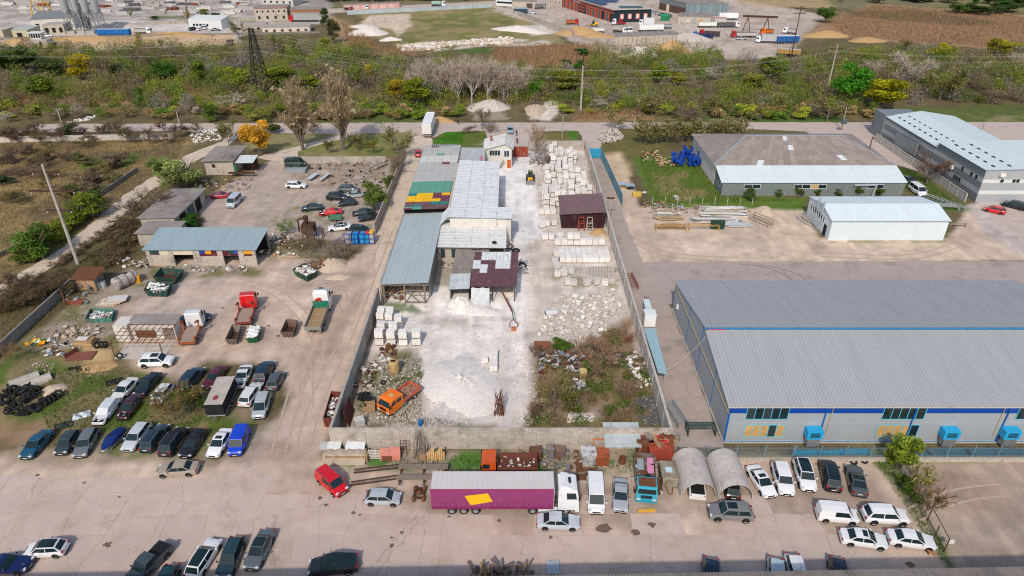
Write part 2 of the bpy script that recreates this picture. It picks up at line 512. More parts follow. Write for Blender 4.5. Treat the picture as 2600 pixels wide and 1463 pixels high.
zone([(1340,880),(1450,860),(1590,800),(1680,1085),(1330,1085)],(.125,.135,.035),.8,1.2,.7,patch=(3,.62))
zone([(1600,1000),(1650,1000),(1685,1085),(1610,1085)],(.11,.11,.115),.5,.5,.95)
zone([(1430,1030),(1510,1030),(1510,1080),(1430,1080)],(.46,.40,.33),.6,1,.7)
zone([(1330,1050),(1680,1060),(1690,1085),(1320,1085)],(.15,.13,.045),.6,.8,.8)
zone([(880,1085),(915,900),(1050,900),(1070,960),(1070,1060),(1240,1070),(1240,1085)],(.40,.34,.27),.8,1,.9)
zone([(880,1085),(915,900),(1050,880),(1090,930),(1070,1060),(1240,1070),(1240,1085)],(.13,.135,.04),.8,1,.85,patch=(2.4,.55))
zone([(960,760),(1090,755),(1090,785),(960,790)],(.08,.145,.03),.6,.8,.8,patch=(2,.48))
zone([(1060,790),(1330,800),(1290,820),(1060,830)],(.44,.385,.335),.8,1,.7,patch=(2,.5))
zone([(1090,600),(1180,610),(1180,720),(1080,720)],(.40,.35,.28),.6,.6)
zone([(1395,680),(1560,670),(1570,730),(1390,735)],(.20,.17,.07),.6,.8,.6,patch=(2,.55))
zone([(820,1140),(1690,1110),(1700,1180),(1100,1190),(880,1180)],(.37,.30,.235),.6,.8)
zone([(820,1140),(1690,1110),(1700,1200),(1100,1190),(880,1180)],VIV,.6,.8,.85,patch=(2.2,.54))
zone([(1460,1210),(1700,1210),(1720,1280),(1680,1330),(1300,1330),(1180,1290),(900,1270),(1100,1230)],(.33,.262,.21),1,1.5,.75)
zone([(1500,395),(1560,388),(1610,520),(2020,525),(2060,600),(2390,600),(2430,525),(2800,480),(3000,655),(1600,662),(1540,560)],BEIGE,.6,.6)
zone([(1500,395),(1560,388),(1610,520),(2020,525),(2060,600),(2390,600),(2430,525),(2800,480),(3000,655),(1600,662),(1540,560)],(.47,.375,.30),1,1,.6,patch=(6,.53))
zone([(2430,520),(2520,490),(3000,480),(3000,640),(2560,640),(2480,590)],(.50,.43,.39),.6,.8)
zone([(1590,395),(1755,395),(1770,440),(1830,495),(2030,498),(2025,528),(1640,520)],(.11,.175,.03),.6,.8)
zone([(1640,440),(1740,430),(1790,490),(1760,520),(1660,500)],(.30,.225,.11),1,1.2,.8,patch=(3.5,.46))
zone([(1500,385),(1560,380),(1590,430),(1560,480),(1530,470)],(.58,.43,.27),.8,.8,.6)
zone([(2215,410),(2300,430),(2440,530),(2340,530),(2250,450)],(.08,.14,.03),.6,.8,.9)
zone([(2050,602),(2390,602),(2390,612),(2050,612)],(.22,.21,.09),.4,.6,.7,patch=(1.5,.5))
zone([(2190,1150),(2700,1140),(3000,1500),(2420,1500),(2400,1400)],(.40,.315,.25),.6,.8)
zone([(2200,1140),(2700,1135),(2700,1155),(2200,1165)],(.10,.15,.03),.5,.6,.9)
zone([(2190,1150),(2240,1150),(2340,1300),(2420,1450),(2390,1450),(2290,1290)],(.085,.14,.025),.4,.6,.9)
zone([(1700,1200),(2200,1190),(2280,1330),(2120,1420),(2000,1320),(1720,1290)],(.375,.295,.235),1,1.2,.85)
for x, y, rx, ry, c in((640,1000,2,5,DIRT2),(800,880,3,8,DIRT2),(740,1040,2,7,(.48,.39,.325)),(660,770,5,2.5,DIRT2),(560,860,7,3,DIRT2),(870,1010,1.6,6,DIRT2),(860,760,3,7,DIRT2),(650,1130,3,5,(.48,.40,.34)),(740,1150,5,4,DIRT2),(690,870,2,6,(.47,.385,.32)),(1008,520,.7,14,(.35,.27,.21)),(1040,430,.7,14,(.35,.27,.21)),(960,620,.8,7,(.35,.27,.21)),(1395,1330,4,1.5,DIRT2),(960,1270,3,1,DIRT2),(1900,1330,5,1.5,(.44,.36,.30)),(2400,1250,7,5,DIRT2),(2480,1330,6,2,(.46,.38,.31)),(1700,580,6,2.5,(.60,.50,.41)),(1800,625,14,2,(.60,.50,.40)),(2250,635,16,2,(.60,.50,.40)),(1600,600,4,4,(.47,.38,.31))):
 patch(x,y,rx,ry,c,.55,1.5)
n_str=vnoise(gx*9+n_mid*3,gy*.8+n_big*6,8,77,2)
yd=np.clip((gcol[:,0]-.30)*8,0,1)
gcol*=(1+(n_str-.5)*.30*yd)[:,None]
gcol*=(1+np.clip(n_mid-.55,0,1)*-.8*yd)[:,None]
gcol*=(.86+.28*n_big)[:,None]
gcol*=(.80+.40*n_fin)[:,None]
gcol=np.clip(gcol,.01,.9)
def grid_mesh(name,X,Y,Z,cols,mat):
 nr, nc=X.shape
 me=bpy.data.meshes.new(name)
 co=np.stack([X.ravel(),Y.ravel(),Z.ravel()],1).astype(np.float32)
 idx=np.arange(nr*nc).reshape(nr,nc)
 q=np.stack([idx[:-1,:-1],idx[:-1,1:],idx[1:,1:],idx[1:,:-1]],-1).reshape(-1,4)
 np_mesh(me,co,q,cols,mat)
 return me
def np_mesh(me,co,faces,cols=None,mat=None,smooth=False):
 k=faces.shape[1]
 nf=len(faces)
 me.vertices.add(len(co))
 me.vertices.foreach_set('co',np.ascontiguousarray(co,np.float32).ravel())
 me.loops.add(nf*k)
 me.loops.foreach_set('vertex_index',np.ascontiguousarray(faces,np.int32).ravel())
 me.polygons.add(nf)
 me.polygons.foreach_set('loop_start',np.arange(0,nf*k,k,dtype=np.int32))
 me.update(calc_edges=True)
 if smooth:
  me.polygons.foreach_set('use_smooth',np.ones(nf,bool))
 if cols is not None:
  a=me.color_attributes.new('Col','FLOAT_COLOR','POINT')
  a.data.foreach_set('color',np.concatenate([cols,np.ones((len(cols),1))],1).astype(np.float32).ravel())
 if mat:
  me.materials.append(MATS[mat])
 me.validate()
def ground_mat():
 m=M('ground',attr=True,rough=.97,var=.16,scale=.55,bump=.35,spec=.1)
 nt=m.node_tree
 N, Lk=nt.nodes, nt.links
 b=N['Principled BSDF']
 src=b.inputs['Base Color'].links[0].from_socket
 geo=N.new('ShaderNodeNewGeometry')
 for sc, lo, hi, amt in((3.2,.60,.70,.16),(2.1,.34,.26,-.22),(9.0,.55,.72,.12)):
  nz=N.new('ShaderNodeTexNoise')
  nz.inputs['Scale'].default_value=sc
  nz.inputs['Detail'].default_value=2
  Lk.new(geo.outputs['Position'],nz.inputs['Vector'])
  mr=N.new('ShaderNodeMapRange')
  mr.inputs['From Min'].default_value=lo
  mr.inputs['From Max'].default_value=hi
  mr.inputs['To Min'].default_value=1.0
  mr.inputs['To Max'].default_value=1.0+amt
  Lk.new(nz.outputs['Fac'],mr.inputs['Value'])
  sm=N.new('ShaderNodeVectorMath')
  sm.operation='SCALE'
  Lk.new(src,sm.inputs[0])
  Lk.new(mr.outputs[0],sm.inputs['Scale'])
  src=sm.outputs[0]
 Lk.new(src,b.inputs['Base Color'])
ground_mat()
put('ground',grid_mesh('ground',GX,GY,np.zeros_like(GX),gcol,'ground'),kind='structure')
# -- paved sheets with ragged edges
def crack_mat(name,col,dirt,crack=.35,cscale=.16,tint=False):
 m=M(name,col,rough=.93,var=.10,scale=.5,bump=.12,dirt=dirt,dirt_amt=.32,dirt_scale=.22,spec=.15,tint=tint)
 nt=m.node_tree
 N, Lk=nt.nodes, nt.links
 b=N['Principled BSDF']
 src=b.inputs['Base Color'].links[0].from_socket
 geo=N.new('ShaderNodeNewGeometry')
 nz=N.new('ShaderNodeTexNoise')
 nz.inputs['Scale'].default_value=.9
 nz.inputs['Detail'].default_value=4
 Lk.new(geo.outputs['Position'],nz.inputs['Vector'])
 ad=N.new('ShaderNodeVectorMath')
 ad.operation='MULTIPLY_ADD'
 ad.inputs[1].default_value=(1.6,1.6,0)
 Lk.new(nz.outputs['Color'],ad.inputs[0])
 Lk.new(geo.outputs['Position'],ad.inputs[2])
 vo=N.new('ShaderNodeTexVoronoi')
 vo.feature='DISTANCE_TO_EDGE'
 vo.inputs['Scale'].default_value=cscale
 Lk.new(ad.outputs[0],vo.inputs['Vector'])
 mr=N.new('ShaderNodeMapRange')
 mr.inputs['From Min'].default_value=.002
 mr.inputs['From Max'].default_value=.009
 mr.inputs['To Min'].default_value=1-crack
 mr.inputs['To Max'].default_value=1
 Lk.new(vo.outputs['Distance'],mr.inputs['Value'])
 sm=N.new('ShaderNodeVectorMath')
 sm.operation='SCALE'
 Lk.new(src,sm.inputs[0])
 Lk.new(mr.outputs[0],sm.inputs['Scale'])
 Lk.new(sm.outputs[0],b.inputs['Base Color'])
crack_mat('slab',(.46,.395,.365),(.41,.315,.245),.20,.13,tint=True)
crack_mat('asphalt',(.41,.34,.305),(.27,.23,.205),.18,.1)
crack_mat('road',(.52,.43,.38),(.42,.34,.29),.15,.08)
M('track',(.60,.50,.40),rough=.97,var=.14,scale=.8,dirt=(.30,.25,.17),dirt_amt=.3,dirt_scale=.35,bump=.2)
def sheet(name,poly,z,mat,step=1.2,amp=.35,seed=1):
 rr=random.Random(seed)
 pts=[]
 n=len(poly)
 for i in range(n):
  a, b=Vector(poly[i]), Vector(poly[(i+1)%n])
  k=max(1,int((b-a).length/step))
  for j in range(k):
   p=a.lerp(b,j/k)
   pts.append((p.x+rr.uniform(-amp,amp),p.y+rr.uniform(-amp,amp)))
 bm=bmesh.new()
 vsb=[bm.verts.new((x,y,z))for x,y in pts]
 es=[bm.edges.new((vsb[i],vsb[(i+1)%len(vsb)]))for i in range(len(vsb))]
 bmesh.ops.triangle_fill(bm,use_beauty=True,edges=es)
 bmesh.ops.recalc_face_normals(bm,faces=bm.faces)
 for f in bm.faces:
  if f.normal.z<0:
   f.normal_flip()
 me=bpy.data.meshes.new(name)
 bm.to_mesh(me)
 bm.free()
 me.materials.append(MATS[mat])
 return put(name,me,kind='structure')
sheet('road',[(-140,189),(-95,190.5),(-75,189),(-48,187.5),(-28.5,189.5),(-26.5,186),(-22,184),(-19,189.5),(-8,190.5),(-6,178.5),(5,176.5),(6,190),(19,190.5),(20,168.4),(22.8,168.2),(25,188),(29,192.5),(64,192.5),(83,190),(88,176),(94,165),(99,158),(100,176),(100,185),(150,178),(240,178),(240,199),(60,198.8),(-40,198.4),(-140,197)],.012,'road',1.5,.25,4)
sheet('gravel_lane',[(-27.0,188),(-24.2,189),(-21.6,182),(-21.6,97),(-22.9,97),(-27.0,122),(-27.0,160)],.008,'track',1.2,.2,5)
sheet('dirt_track',[(-140,64),(-89.6,99),(-86.0,117),(-87.0,144),(-84.2,170),(-79,181),(-79,189),(-75.5,189),(-76,178),(-79.5,168),(-82.3,145),(-81.6,119),(-85.2,100),(-100,84),(-140,54)],.010,'track',1.3,.25,6)
sheet('dirt_path',[(-56,173),(-44,187),(-40,189.2),(-46,189.2),(-60,174),(-66,168),(-57,163.8),(-54,165)],.010,'track',1.2,.25,7)
sheet('asphalt_lane',[(19.6,62.5),(26,62.5),(26,96),(30,96.5),(200,96),(200,111.3),(60,111.2),(24,111),(23.6,125),(23.3,137),(22.6,167.3),(19.2,167.5),(19.4,110)],.010,'asphalt',1.3,.18,8)
sheet('parking_apron',[(96,113),(100,122),(101.5,137.8),(200,137),(200,113),(120,112.5)],.008,'road',1.5,.25,9)
M('tyre_mark',(.22,.19,.18),rough=.95,var=.2)
for k, (cx,cy,r0)in enumerate(((40.5,103.6,6.6),(43.4,103.4,6.4))):
 mb=MB()
 arc=[(cx+r0*math.cos(a)*1.3,cy+r0*math.sin(a),.0145)for a in np.linspace(-.3,1.45,22)]
 for a, b in zip(arc,arc[1:]):
  a, b=Vector(a), Vector(b)
  d=(b-a).normalized()
  nn=Vector((-d.y,d.x,0))*.11
  mb.poly((a-nn,b-nn,b+nn,a+nn),'tyre_mark')
 mb.build('tyre_mark',kind='structure')
M('wheel_track',(.47,.36,.285),rough=1,var=.2,scale=1.5)
M('oil',(.16,.115,.085),rough=.8,var=.3,scale=3)
TRN=[0]
def track(pts,gauge=.85,w_=.14):
 TRN[0]+=1
 P_=[D(x,y)for x,y in pts]
 cur=[]
 for i in range(len(P_)-1):
  a_, b_, c_, d_=P_[max(0,i-1)], P_[i], P_[i+1], P_[min(len(P_)-1,i+2)]
  for k in range(8):
   t_=k/8
   cur.append(.5*((2*b_)+(c_-a_)*t_+(2*a_-5*b_+4*c_-d_)*t_*t_+(3*b_-a_-3*c_+d_)*t_**3))
 for s_ in(-gauge,gauge):
  mb=MB()
  vv=[]
  for i, p_ in enumerate(cur):
   d=(cur[min(i+1,len(cur)-1)]-cur[max(i-1,0)]).normalized()
   for e in(s_-w_,s_+w_):
    vv.append((p_.x-d.y*e,p_.y+d.x*e,.016+.0013*TRN[0]))
  mb.mesh(vv,[(2*i,2*i+2,2*i+3,2*i+1)for i in range(len(cur)-1)][:-1],'wheel_track')
  mb.build('wheel_track',kind='structure')
for pts in(((760,1130),(800,1000),(870,850),(930,700),(985,560)),((700,1140),(745,980),(800,860),(700,740),(560,700)),((640,560),(590,530),(650,480),(720,470),(700,530),(640,560)),((560,880),(680,850),(760,900),(770,1060)),((880,800),(830,700),(740,720)),((1560,1180),(1600,1260),(1750,1290)),((1570,590),(1680,640),(1900,655)),((2060,640),(2300,645),(2440,600)),((690,470),(620,450),(700,410)),((2230,1330),(2400,1250),(2560,1230))):
 track(pts)
ro=random.Random(12)
for x, y, r_ in((805,1253,.35),(888,1290,.3),(905,1295,.2),(985,1372,.35),(985,1352,.2),(1385,1352,.25),(1010,1340,.25),(1255,1310,.3),(820,1270,.3),(1520,1330,.9),(1600,1340,.6),(1640,1320,.5),(95,1195,.3),(212,1215,.25),(270,1370,.5),(560,775,.3),(675,820,.35),(700,845,.4),(2290,1420,.5),(2300,1440,.4),(300,1250,.2),(450,1360,.25),(1000,1262,.3),(1130,1300,.25)):
 p_=D(x,y)
 MB().poly([(p_.x+r_*ro.uniform(.5,1.2)*math.cos(a),p_.y+r_*.8*ro.uniform(.5,1.2)*math.sin(a),.037)for a in np.linspace(0,6.28,12)[:-1]],'oil').build('oil_stain',kind='structure')
yard=put('concrete_yard',None,kind='structure')
rs=random.Random(3)
xs_=[-84+5.1*i for i in range(25)]
ys_=[38.0,42.2,46.0,49.4,52.2,55.0,57.6]
pt={(i,j):(xs_[i]+rs.uniform(-.5,.5),ys_[j]+rs.uniform(-.12,.12))for i in range(len(xs_))for j in range(len(ys_))}
for i in range(len(xs_)-1):
 for j in range(len(ys_)-1):
  if j==5 and i>10 or j>=4 and i>13 and rs.random()<.8 or j==3 and i>15 and rs.random()<.55:
   continue
  q=[pt[(i,j)],pt[(i+1,j)],pt[(i+1,j+1)],pt[(i,j+1)]]
  g=.035
  q=[(q[0][0]+g,q[0][1]+g),(q[1][0]-g,q[1][1]+g),(q[2][0]-g,q[2][1]-g),(q[3][0]+g,q[3][1]-g)]
  ztop=.018+rs.uniform(0,.012)
  k=rs.uniform(.95,1.04)
  MB().prism(q,-.05,ztop,'slab').build('slab',yard,col=(.535*k,.43*k,.375*k))
# -- buildings and walls
def wall_run(label,p0,p1,h,panel=3.9,th=.22,mat='concrete',name='concrete_wall',post=True,cap=True,base=0.0,col=None,tilt=.012,cat='wall',group=None):
 """a wall of separate panels between posts"""
 p0, p1=Vector((*p0,0)), Vector((*p1,0))
 d=p1-p0
 n=max(1,round(d.length/panel))
 ln=d.length/n
 rz=math.atan2(d.y,d.x)
 o=thing(name,label,cat,p0,rz,group)
 pm=MB().bx(.012,ln-.012,-th/2,th/2,base,h-.1,mat).data('wall_panel')
 cm=MB().bx(.006,ln-.006,-th/2-.05,th/2+.05,h-.1,h,mat).data('coping')
 po=MB().bx(-.11,.11,-th/2-.06,th/2+.06,0,h-.104,mat).data('wall_post')
 rr=random.Random(int(abs(p0 .x*7+p0 .y)))
 for i in range(n):
  k=rr.uniform(.9,1.08)
  c=tuple(q*k for q in col)if col else None
  put('wall_panel',pm,o,(i*ln,rr.uniform(-.015,.015),0),(rr.uniform(-tilt,tilt),0,0),col=c)
  if cap:
   put('coping',cm,o,(i*ln,0,rr.uniform(-.02,.02)),col=c)
  if post:
   put('wall_post',po,o,(i*ln,0,0),col=c)
 return o
SHEETS={}
def sheet_mesh(su,sv,ribs,amp,mat,ribu=False,kind='trap'):
 key=(round(su,2),round(sv,2),ribs,amp,mat,ribu,kind)
 if key in SHEETS:
  return SHEETS[key]
 a, b=(sv,su)if ribu else(su,sv)
 prof=[]
 for i in range(ribs):
  p=a/ribs
  if kind=='trap':
   prof+=[(i*p,0),(i*p+p*.62,0),(i*p+p*.72,amp),(i*p+p*.90,amp)]
  else:
   prof+=[(i*p,0),(i*p+p*.25,amp*.7),(i*p+p*.5,amp),(i*p+p*.75,amp*.7)]
 prof.append((a,0))
 mb=MB()
 vs=[((x,y,z)if not ribu else(y,x,z))for y in(0,b)for x,z in prof]
 n=len(prof)
 fs=[((i,i+1,n+i+1,n+i)if not ribu else(n+i,n+i+1,i+1,i))for i in range(n-1)]
 mb.mesh(vs,fs,mat)
 mb.mesh([(0,0,-.02),(su,0,-.02),(su,sv,-.02),(0,sv,-.02)],[(3,2,1,0)],mat)
 SHEETS[key]=mb.data('roof_sheet')
 return SHEETS[key]
def roof(o,A,B,C,n,m,mat='tint',col=(.5,.5,.5),ribs=3,amp=.04,ribu=False,name='roof_sheet',colfn=None,jit=.05,gap=.012,kind='trap',seed=1,skip=()):
 """n by m sheets over the rectangle A (eave start), B (eave end), C (up the slope from A)"""
 rr=random.Random(seed)
 A, B, C=Vector(A), Vector(B), Vector(C)
 u, v=B-A, C-A
 su, sv=u.length/n, v.length/m
 un, vn=u.normalized(), v.normalized()
 nn=un.cross(vn).normalized()
 vn=nn.cross(un)
 rot=Matrix((un,vn,nn)).transposed().to_euler()
 me=sheet_mesh(su-gap,sv-gap,ribs,amp,mat,ribu,kind)
 for j in range(m):
  for i in range(n):
   if(i,j)in skip:
    continue
   c=colfn(i,j)if colfn else col
   if c is None:
    continue
   k=1+rr.uniform(-jit,jit)
   put(name,me,o,A+u*(i/n)+v*(j/m)+nn*(.004*((i+j*3)%4)),rot,col=tuple(q*k for q in c))
def walls(o,x0,x1,y0,y1,z0,z1,mat='plaster',col=None,name='walls',th=.2,front=True):
 mb=MB()
 mb.bx(x0,x1,y1-th,y1,z0,z1,mat)
 mb.bx(x0,x0+th,y0+th,y1-th,z0,z1,mat)
 mb.bx(x1-th,x1,y0+th,y1-th,z0,z1,mat)
 if front:
  mb.bx(x0,x1,y0,y0+th,z0,z1,mat)
 return mb.build(name,o,col=col)
def gable(o,pts,mat,name='gable',col=None,th=.15,axis='x'):
 mb=MB()
 a=[(p[0],p[1],p[2])for p in pts]
 off=Vector((th,0,0))if axis=='x'else Vector((0,th,0))
 n=len(a)
 vs=a+[tuple(Vector(p)+off)for p in a]
 mb.mesh(vs,[tuple(range(n)),tuple(range(2*n-1,n-1,-1))]+[(i,n+i,n+(i+1)%n,(i+1)%n)for i in range(n)],mat)
 return mb.build(name,o,col=col)
def window(o,x0,x1,z0,z1,y,npane=1,framecol=(.8,.8,.8),panes=None,th=.06,face=-1,axis='y',name='window'):
 """a framed window standing 5 mm or more proud of a wall; axis y: wall faces -Y at y; axis x: wall faces -X at x=y"""
 f=MB()
 w=.07
 def bxx(a0,a1,b0,b1,d0,d1,mt,mb):
  if axis=='y':
   mb.bx(a0,a1,y+face*d1,y+face*d0,b0,b1,mt)if face<0 else mb.bx(a0,a1,y+d0,y+d1,b0,b1,mt)
  else:
   mb.bx(y+face*d1,y+face*d0,a0,a1,b0,b1,mt)if face<0 else mb.bx(y+d0,y+d1,a0,a1,b0,b1,mt)
 bxx(x0-w,x1+w,z0-w,z0,.004,th,'tint_clean',f)
 bxx(x0-w,x1+w,z1,z1+w,.004,th,'tint_clean',f)
 bxx(x0-w,x0,z0,z1,.004,th,'tint_clean',f)
 bxx(x1,x1+w,z0,z1,.004,th,'tint_clean',f)
 pw=(x1-x0)/npane
 for i in range(1,npane):
  bxx(x0+i*pw-w/2,x0+i*pw+w/2,z0,z1,.004,th,'tint_clean',f)
 fo=f.build(name,o,col=framecol)
 for i in range(npane):
  g=MB()
  mt=panes[i]if panes else 'glass'
  bxx(x0+i*pw+(w/2 if i else 0),x0+(i+1)*pw-(w/2 if i<npane-1 else 0),z0,z1,.004,th*.4,mt,g)
  g.build('pane',fo)
 return fo
def onY(t,x,y,Y):
 dx, dy, dz=_ray(t,x,y)
 k=Y/dy
 return dx*k, H+dz*k
M('plywood',(.52,.33,.13),rough=.8,var=.25,scale=1.4)
M('mullion',(.2,.55,.70),rough=.5,var=.05)
wx0, wx1, wy0, wyr, wy1, wze, wzr=26.1, 80.0, 63.4, 76.0, 94.5, 5.75, 8.25
wh=thing('warehouse','big grey steel warehouse with blue band under the eave','building',(0,0,0))
WG=(.33,.36,.385)
mb=MB()
mb.bx(wx0,wx1,wy0,wy0+.15,.25,wze,'tint_clean')
mb.build('front_wall',wh,col=WG)
gable(wh,[(wx0,wy0+.15,.25),(wx0,wy1,.25),(wx0,wy1,5.2),(wx0,wyr,wzr-.05),(wx0,wy0+.15,wze)],'tint_clean','side_wall',WG)
MB().bx(wx0,wx1,wy1-.15,wy1,.25,5.15,'tint_clean').build('back_wall',wh,col=WG)
MB().bx(wx0-.12,wx1,wy0-.12,wy0-.01,0,.3,'concrete_light').bx(wx0-.12,wx0-.01,wy0,wy1,0,.3,'concrete_light').build('plinth',wh)
MB().bx(wx0-.13,wx1,wy0-.135,wy0-.122,.22,.34,'tint_clean').build('plinth_trim',wh,col=(.02,.22,.55))
roof(wh,(wx0-.25,wy0-.1,wze+.02),(wx1,wy0-.1,wze+.02),(wx0-.25,wyr,wzr),60,1,'tint_roof',(.37,.385,.405),2,.09,jit=.02,gap=.004)
roof(wh,(wx0-.25,wyr+.15,wzr+.32),(wx1,wyr+.15,wzr+.32),(wx0-.25,wy1+.2,5.3),60,1,'tint_roof',(.37,.385,.405),2,.09,jit=.02,gap=.004)
MB().bx(wx0-.27,wx1,wyr+.02,wyr+.14,wzr+.12,wzr+.36,'tint_clean').build('ridge_fascia',wh,col=(.03,.22,.44))
MB().tube((wx0,wyr-.15,wzr+.12),(wx1,wyr-.15,wzr+.12),.07,.07,'galv',8).build('ridge_pipe',wh)
MB().tube((wx0,wyr-.16,wzr+.22),(wx0+2.4,wyr-.16,wzr+.22),.06,.06,'tint_clean',8).build('pipe_sleeve',wh,col=(.55,.03,.06))
MB().bx(wx0-.3,wx1,wy0-.2,wy0-.11,wze-.1,wze+.03,'concrete_light').build('gutter',wh)
bz0, bz1=4.7, 5.68
MB().bx(wx0,wx1,wy0-.016,wy0-.003,bz0,bz1,'tint_clean').build('blue_band',wh,col=(.004,.055,.30))
MB().bx(wx0-.03,wx0+.18,wy0-.03,wy0-.004,.34,bz0,'tint_clean').build('corner_trim',wh,col=(.004,.09,.42))
for z in(3.2,):
 MB().bx(wx0+.2,wx1,wy0-.012,wy0-.003,z,z+.05,'tint_clean').build('panel_joint',wh,col=(.42,.45,.47))
for a, b, z0_, z1_, pn in(((22,2372,1205),(23,215,1205),3.85,5.55,['glass_dusty','glass','glass_dusty','glass','glass']),((23,1185,1185),(23,1605,1185),3.85,5.55,['glass']*5),((23,2545,1185),(23,2980,1185),3.85,5.55,['glass']*5),((22,2345,1392),(23,165,1390),1.05,2.85,['plywood','plywood','plywood','glass_dusty','plywood']),((23,1120,1365),(23,1525,1365),1.05,2.85,['plywood','plywood','plywood','plywood','glass'])):
 x0_, _=onY(*a,wy0)
 x1_, _=onY(*b,wy0)
 window(wh,x0_,x1_,z0_,z1_,wy0-.016,5,(.10,.52,.68),pn)
for t, x, y in((23,600,1180),(23,1500,1180),(23,2450,1170)):
 X, _=onY(t,x,y,wy0)
 MB().tube((X,wy0-.12,.3),(X,wy0-.12,wze-.1),.075,.075,'tint_clean',8).build('downpipe',wh,col=(.005,.10,.42))
for t, x, y in((23,660,1190),(23,2395,1170)):
 X, _=onY(t,x,y,wy0)
 MB().tube((X,wy0-.1,1.2),(X,wy0-.1,wze-.1),.035,.035,'tint_clean',6).build('gas_pipe',wh,col=(.55,.40,.14))
for t, x, y in((23,470,1420),(23,1845,1410),(23,2455,1410)):
 X, _=onY(t,x,y,wy0-.6)
 u=MB().bx(X-.95,X+.95,wy0-1.15,wy0-.05,1.55,2.75,'tint_clean').build('cooler_unit',wh,col=(.02,.36,.66))
 for k in range(5):
  MB().bx(X-.6,X+.6,wy0-1.18,wy0-1.152,1.85+k*.15,1.93+k*.15,'black').build('louvre',u)
 MB().bx(X-.7,X+.75,wy0-1.1,wy0-.05,.35,1.74,'steel').build('unit_stand',u)
for Y in(70.0,77.6,84.5):
 zt=wze+(Y-wy0)/(wyr-wy0)*(wzr-wze)if Y<wyr else wzr-(Y-wyr)/(wy1-wyr)*3.0
 MB().bx(wx0-.05,wx0-.004,Y-.05,Y+.05,.3,zt-.1,'tint_clean').build('blue_joint_strip',wh,col=(.01,.16,.42))
MB().tube((wx0-.14,wy0-.2,4.9),(wx0-.14,wy1-.3,4.9),.05,.05,'tint_clean',6).build('yellow_gas_main',wh,col=(.58,.44,.2))
MB().bx(wx0-.25,wx0-.004,91.0,91.5,2.2,2.9,'plate').build('meter_box',wh)
o=thing('white_store','long white windowless store on the beige yard','building')
SX0, SX1, SY0, SYR, SY1=61.7, 84.2, 120.0, 125.3, 131.5
WS=(.62,.70,.745)
MB().bx(SX0,SX1,SY0,SY0+.15,0,4.15,'tint_clean').build('front_wall',o,col=WS)
gable(o,[(SX0,SY0+.15,0),(SX0,SY1,0),(SX0,SY1,4.3),(SX0,SYR,5.4),(SX0,SY0+.15,4.15)],'tint_clean','side_wall',WS)
gable(o,[(SX1-.15,SY0+.15,0),(SX1-.15,SY1,0),(SX1-.15,SY1,4.3),(SX1-.15,SYR,5.4),(SX1-.15,SY0+.15,4.15)],'tint_clean','side_wall',WS)
roof(o,(SX0-.2,SY0-.2,4.2),(SX1+.3,SY0-.2,4.2),(SX0-.2,SYR,5.5),20,1,'tint_clean',(.66,.735,.775),3,.025,jit=.012,gap=.002)
roof(o,(SX0-.2,SYR+.01,5.51),(SX1+.3,SYR+.01,5.51),(SX0-.2,SY1+.2,4.35),20,1,'tint_clean',(.64,.715,.755),3,.025,jit=.012,gap=.002)
MB().bx(SX0-.2,SX1+.3,SY0-.26,SY0-.205,4.08,4.24,'galv').build('eave_trim',o)
for k in range(7):
 y=123.2+k*1.05
 window(o,y,y+.62,2.4,3.5,SX0-.004,1,(.75,.77,.78),axis='x')
MB().bx(SX0-.03,SX0-.004,121.6,122.9,0,2.3,'inside_shade').build('doorway',o)
for y in(124.2,126.4):
 MB().tube((SX0-.3,y,3.6),(SX0-.3,y,6.2),.16,.16,'galv',8).lathe((SX0-.3,y,6.2),[(.18,0),(.32,.1),(.02,.35)],'galv',8).build('vent_stack',o)
o=thing('hipped_hall','low hall with brown hipped roof and white lean-to front','building')
HX0, HX1=46.4, 87.2
walls(o,HX0+.3,HX1-.3,149.2,171.0,0,4.9,'plaster')
def hipsheets(o,n,m,P0,P1,Q0,Q1,col,seed):
 """rows of sheets between an eave P0-P1 and a shorter ridge Q0-Q1"""
 rr=random.Random(seed)
 P0, P1, Q0, Q1=map(Vector,(P0,P1,Q0,Q1))
 for j in range(m):
  a0, a1=P0 .lerp(Q0,j/m), P1 .lerp(Q1,j/m)
  b0, b1=P0 .lerp(Q0,(j+1)/m), P1 .lerp(Q1,(j+1)/m)
  for i in range(n):
   q=[a0 .lerp(a1,i/n),a0 .lerp(a1,(i+1)/n),b0 .lerp(b1,(i+1)/n),b0 .lerp(b1,i/n)]
   cc=sum(q,Vector())/4
   q=[p+(cc-p).normalized()*.02+Vector((0,0,.02*(m-j)))*.3 for p in q]
   k=rr.uniform(.86,1.12)
   mb=MB().poly(q,'tint')
   mb.poly([p-Vector((0,0,.06))for p in q[::-1]],'tint')
   for e in range(4):
    f_=(e+1)%4
    mb.poly([q[e],q[e]-Vector((0,0,.06)),q[f_]-Vector((0,0,.06)),q[f_]],'tint')
   c=(.62,.66,.68)if rr.random()<.012 else tuple(x*k for x in col)
   mb.build('roof_sheet',o,col=c)
AS=(.30,.25,.22)
hipsheets(o,26,6,(HX0-.3,148.6,4.95),(HX1+.3,148.6,4.95),(56.3,160.4,8.1),(79.3,160.4,8.1),AS,1)
hipsheets(o,12,5,(HX0-.3,172,4.95),(HX0-.3,148.6,4.95),(56.3,160.4,8.1),(56.3,160.4,8.1),(.285,.24,.215),2)
hipsheets(o,6,3,(HX1+.3,172,4.95),(HX0-.3,172,4.95),(79.3,160.4,8.1),(56.3,160.4,8.1),AS,3)
hipsheets(o,6,3,(HX1+.3,148.6,4.95),(HX1+.3,172,4.95),(79.3,160.4,8.1),(79.3,160.4,8.1),AS,4)
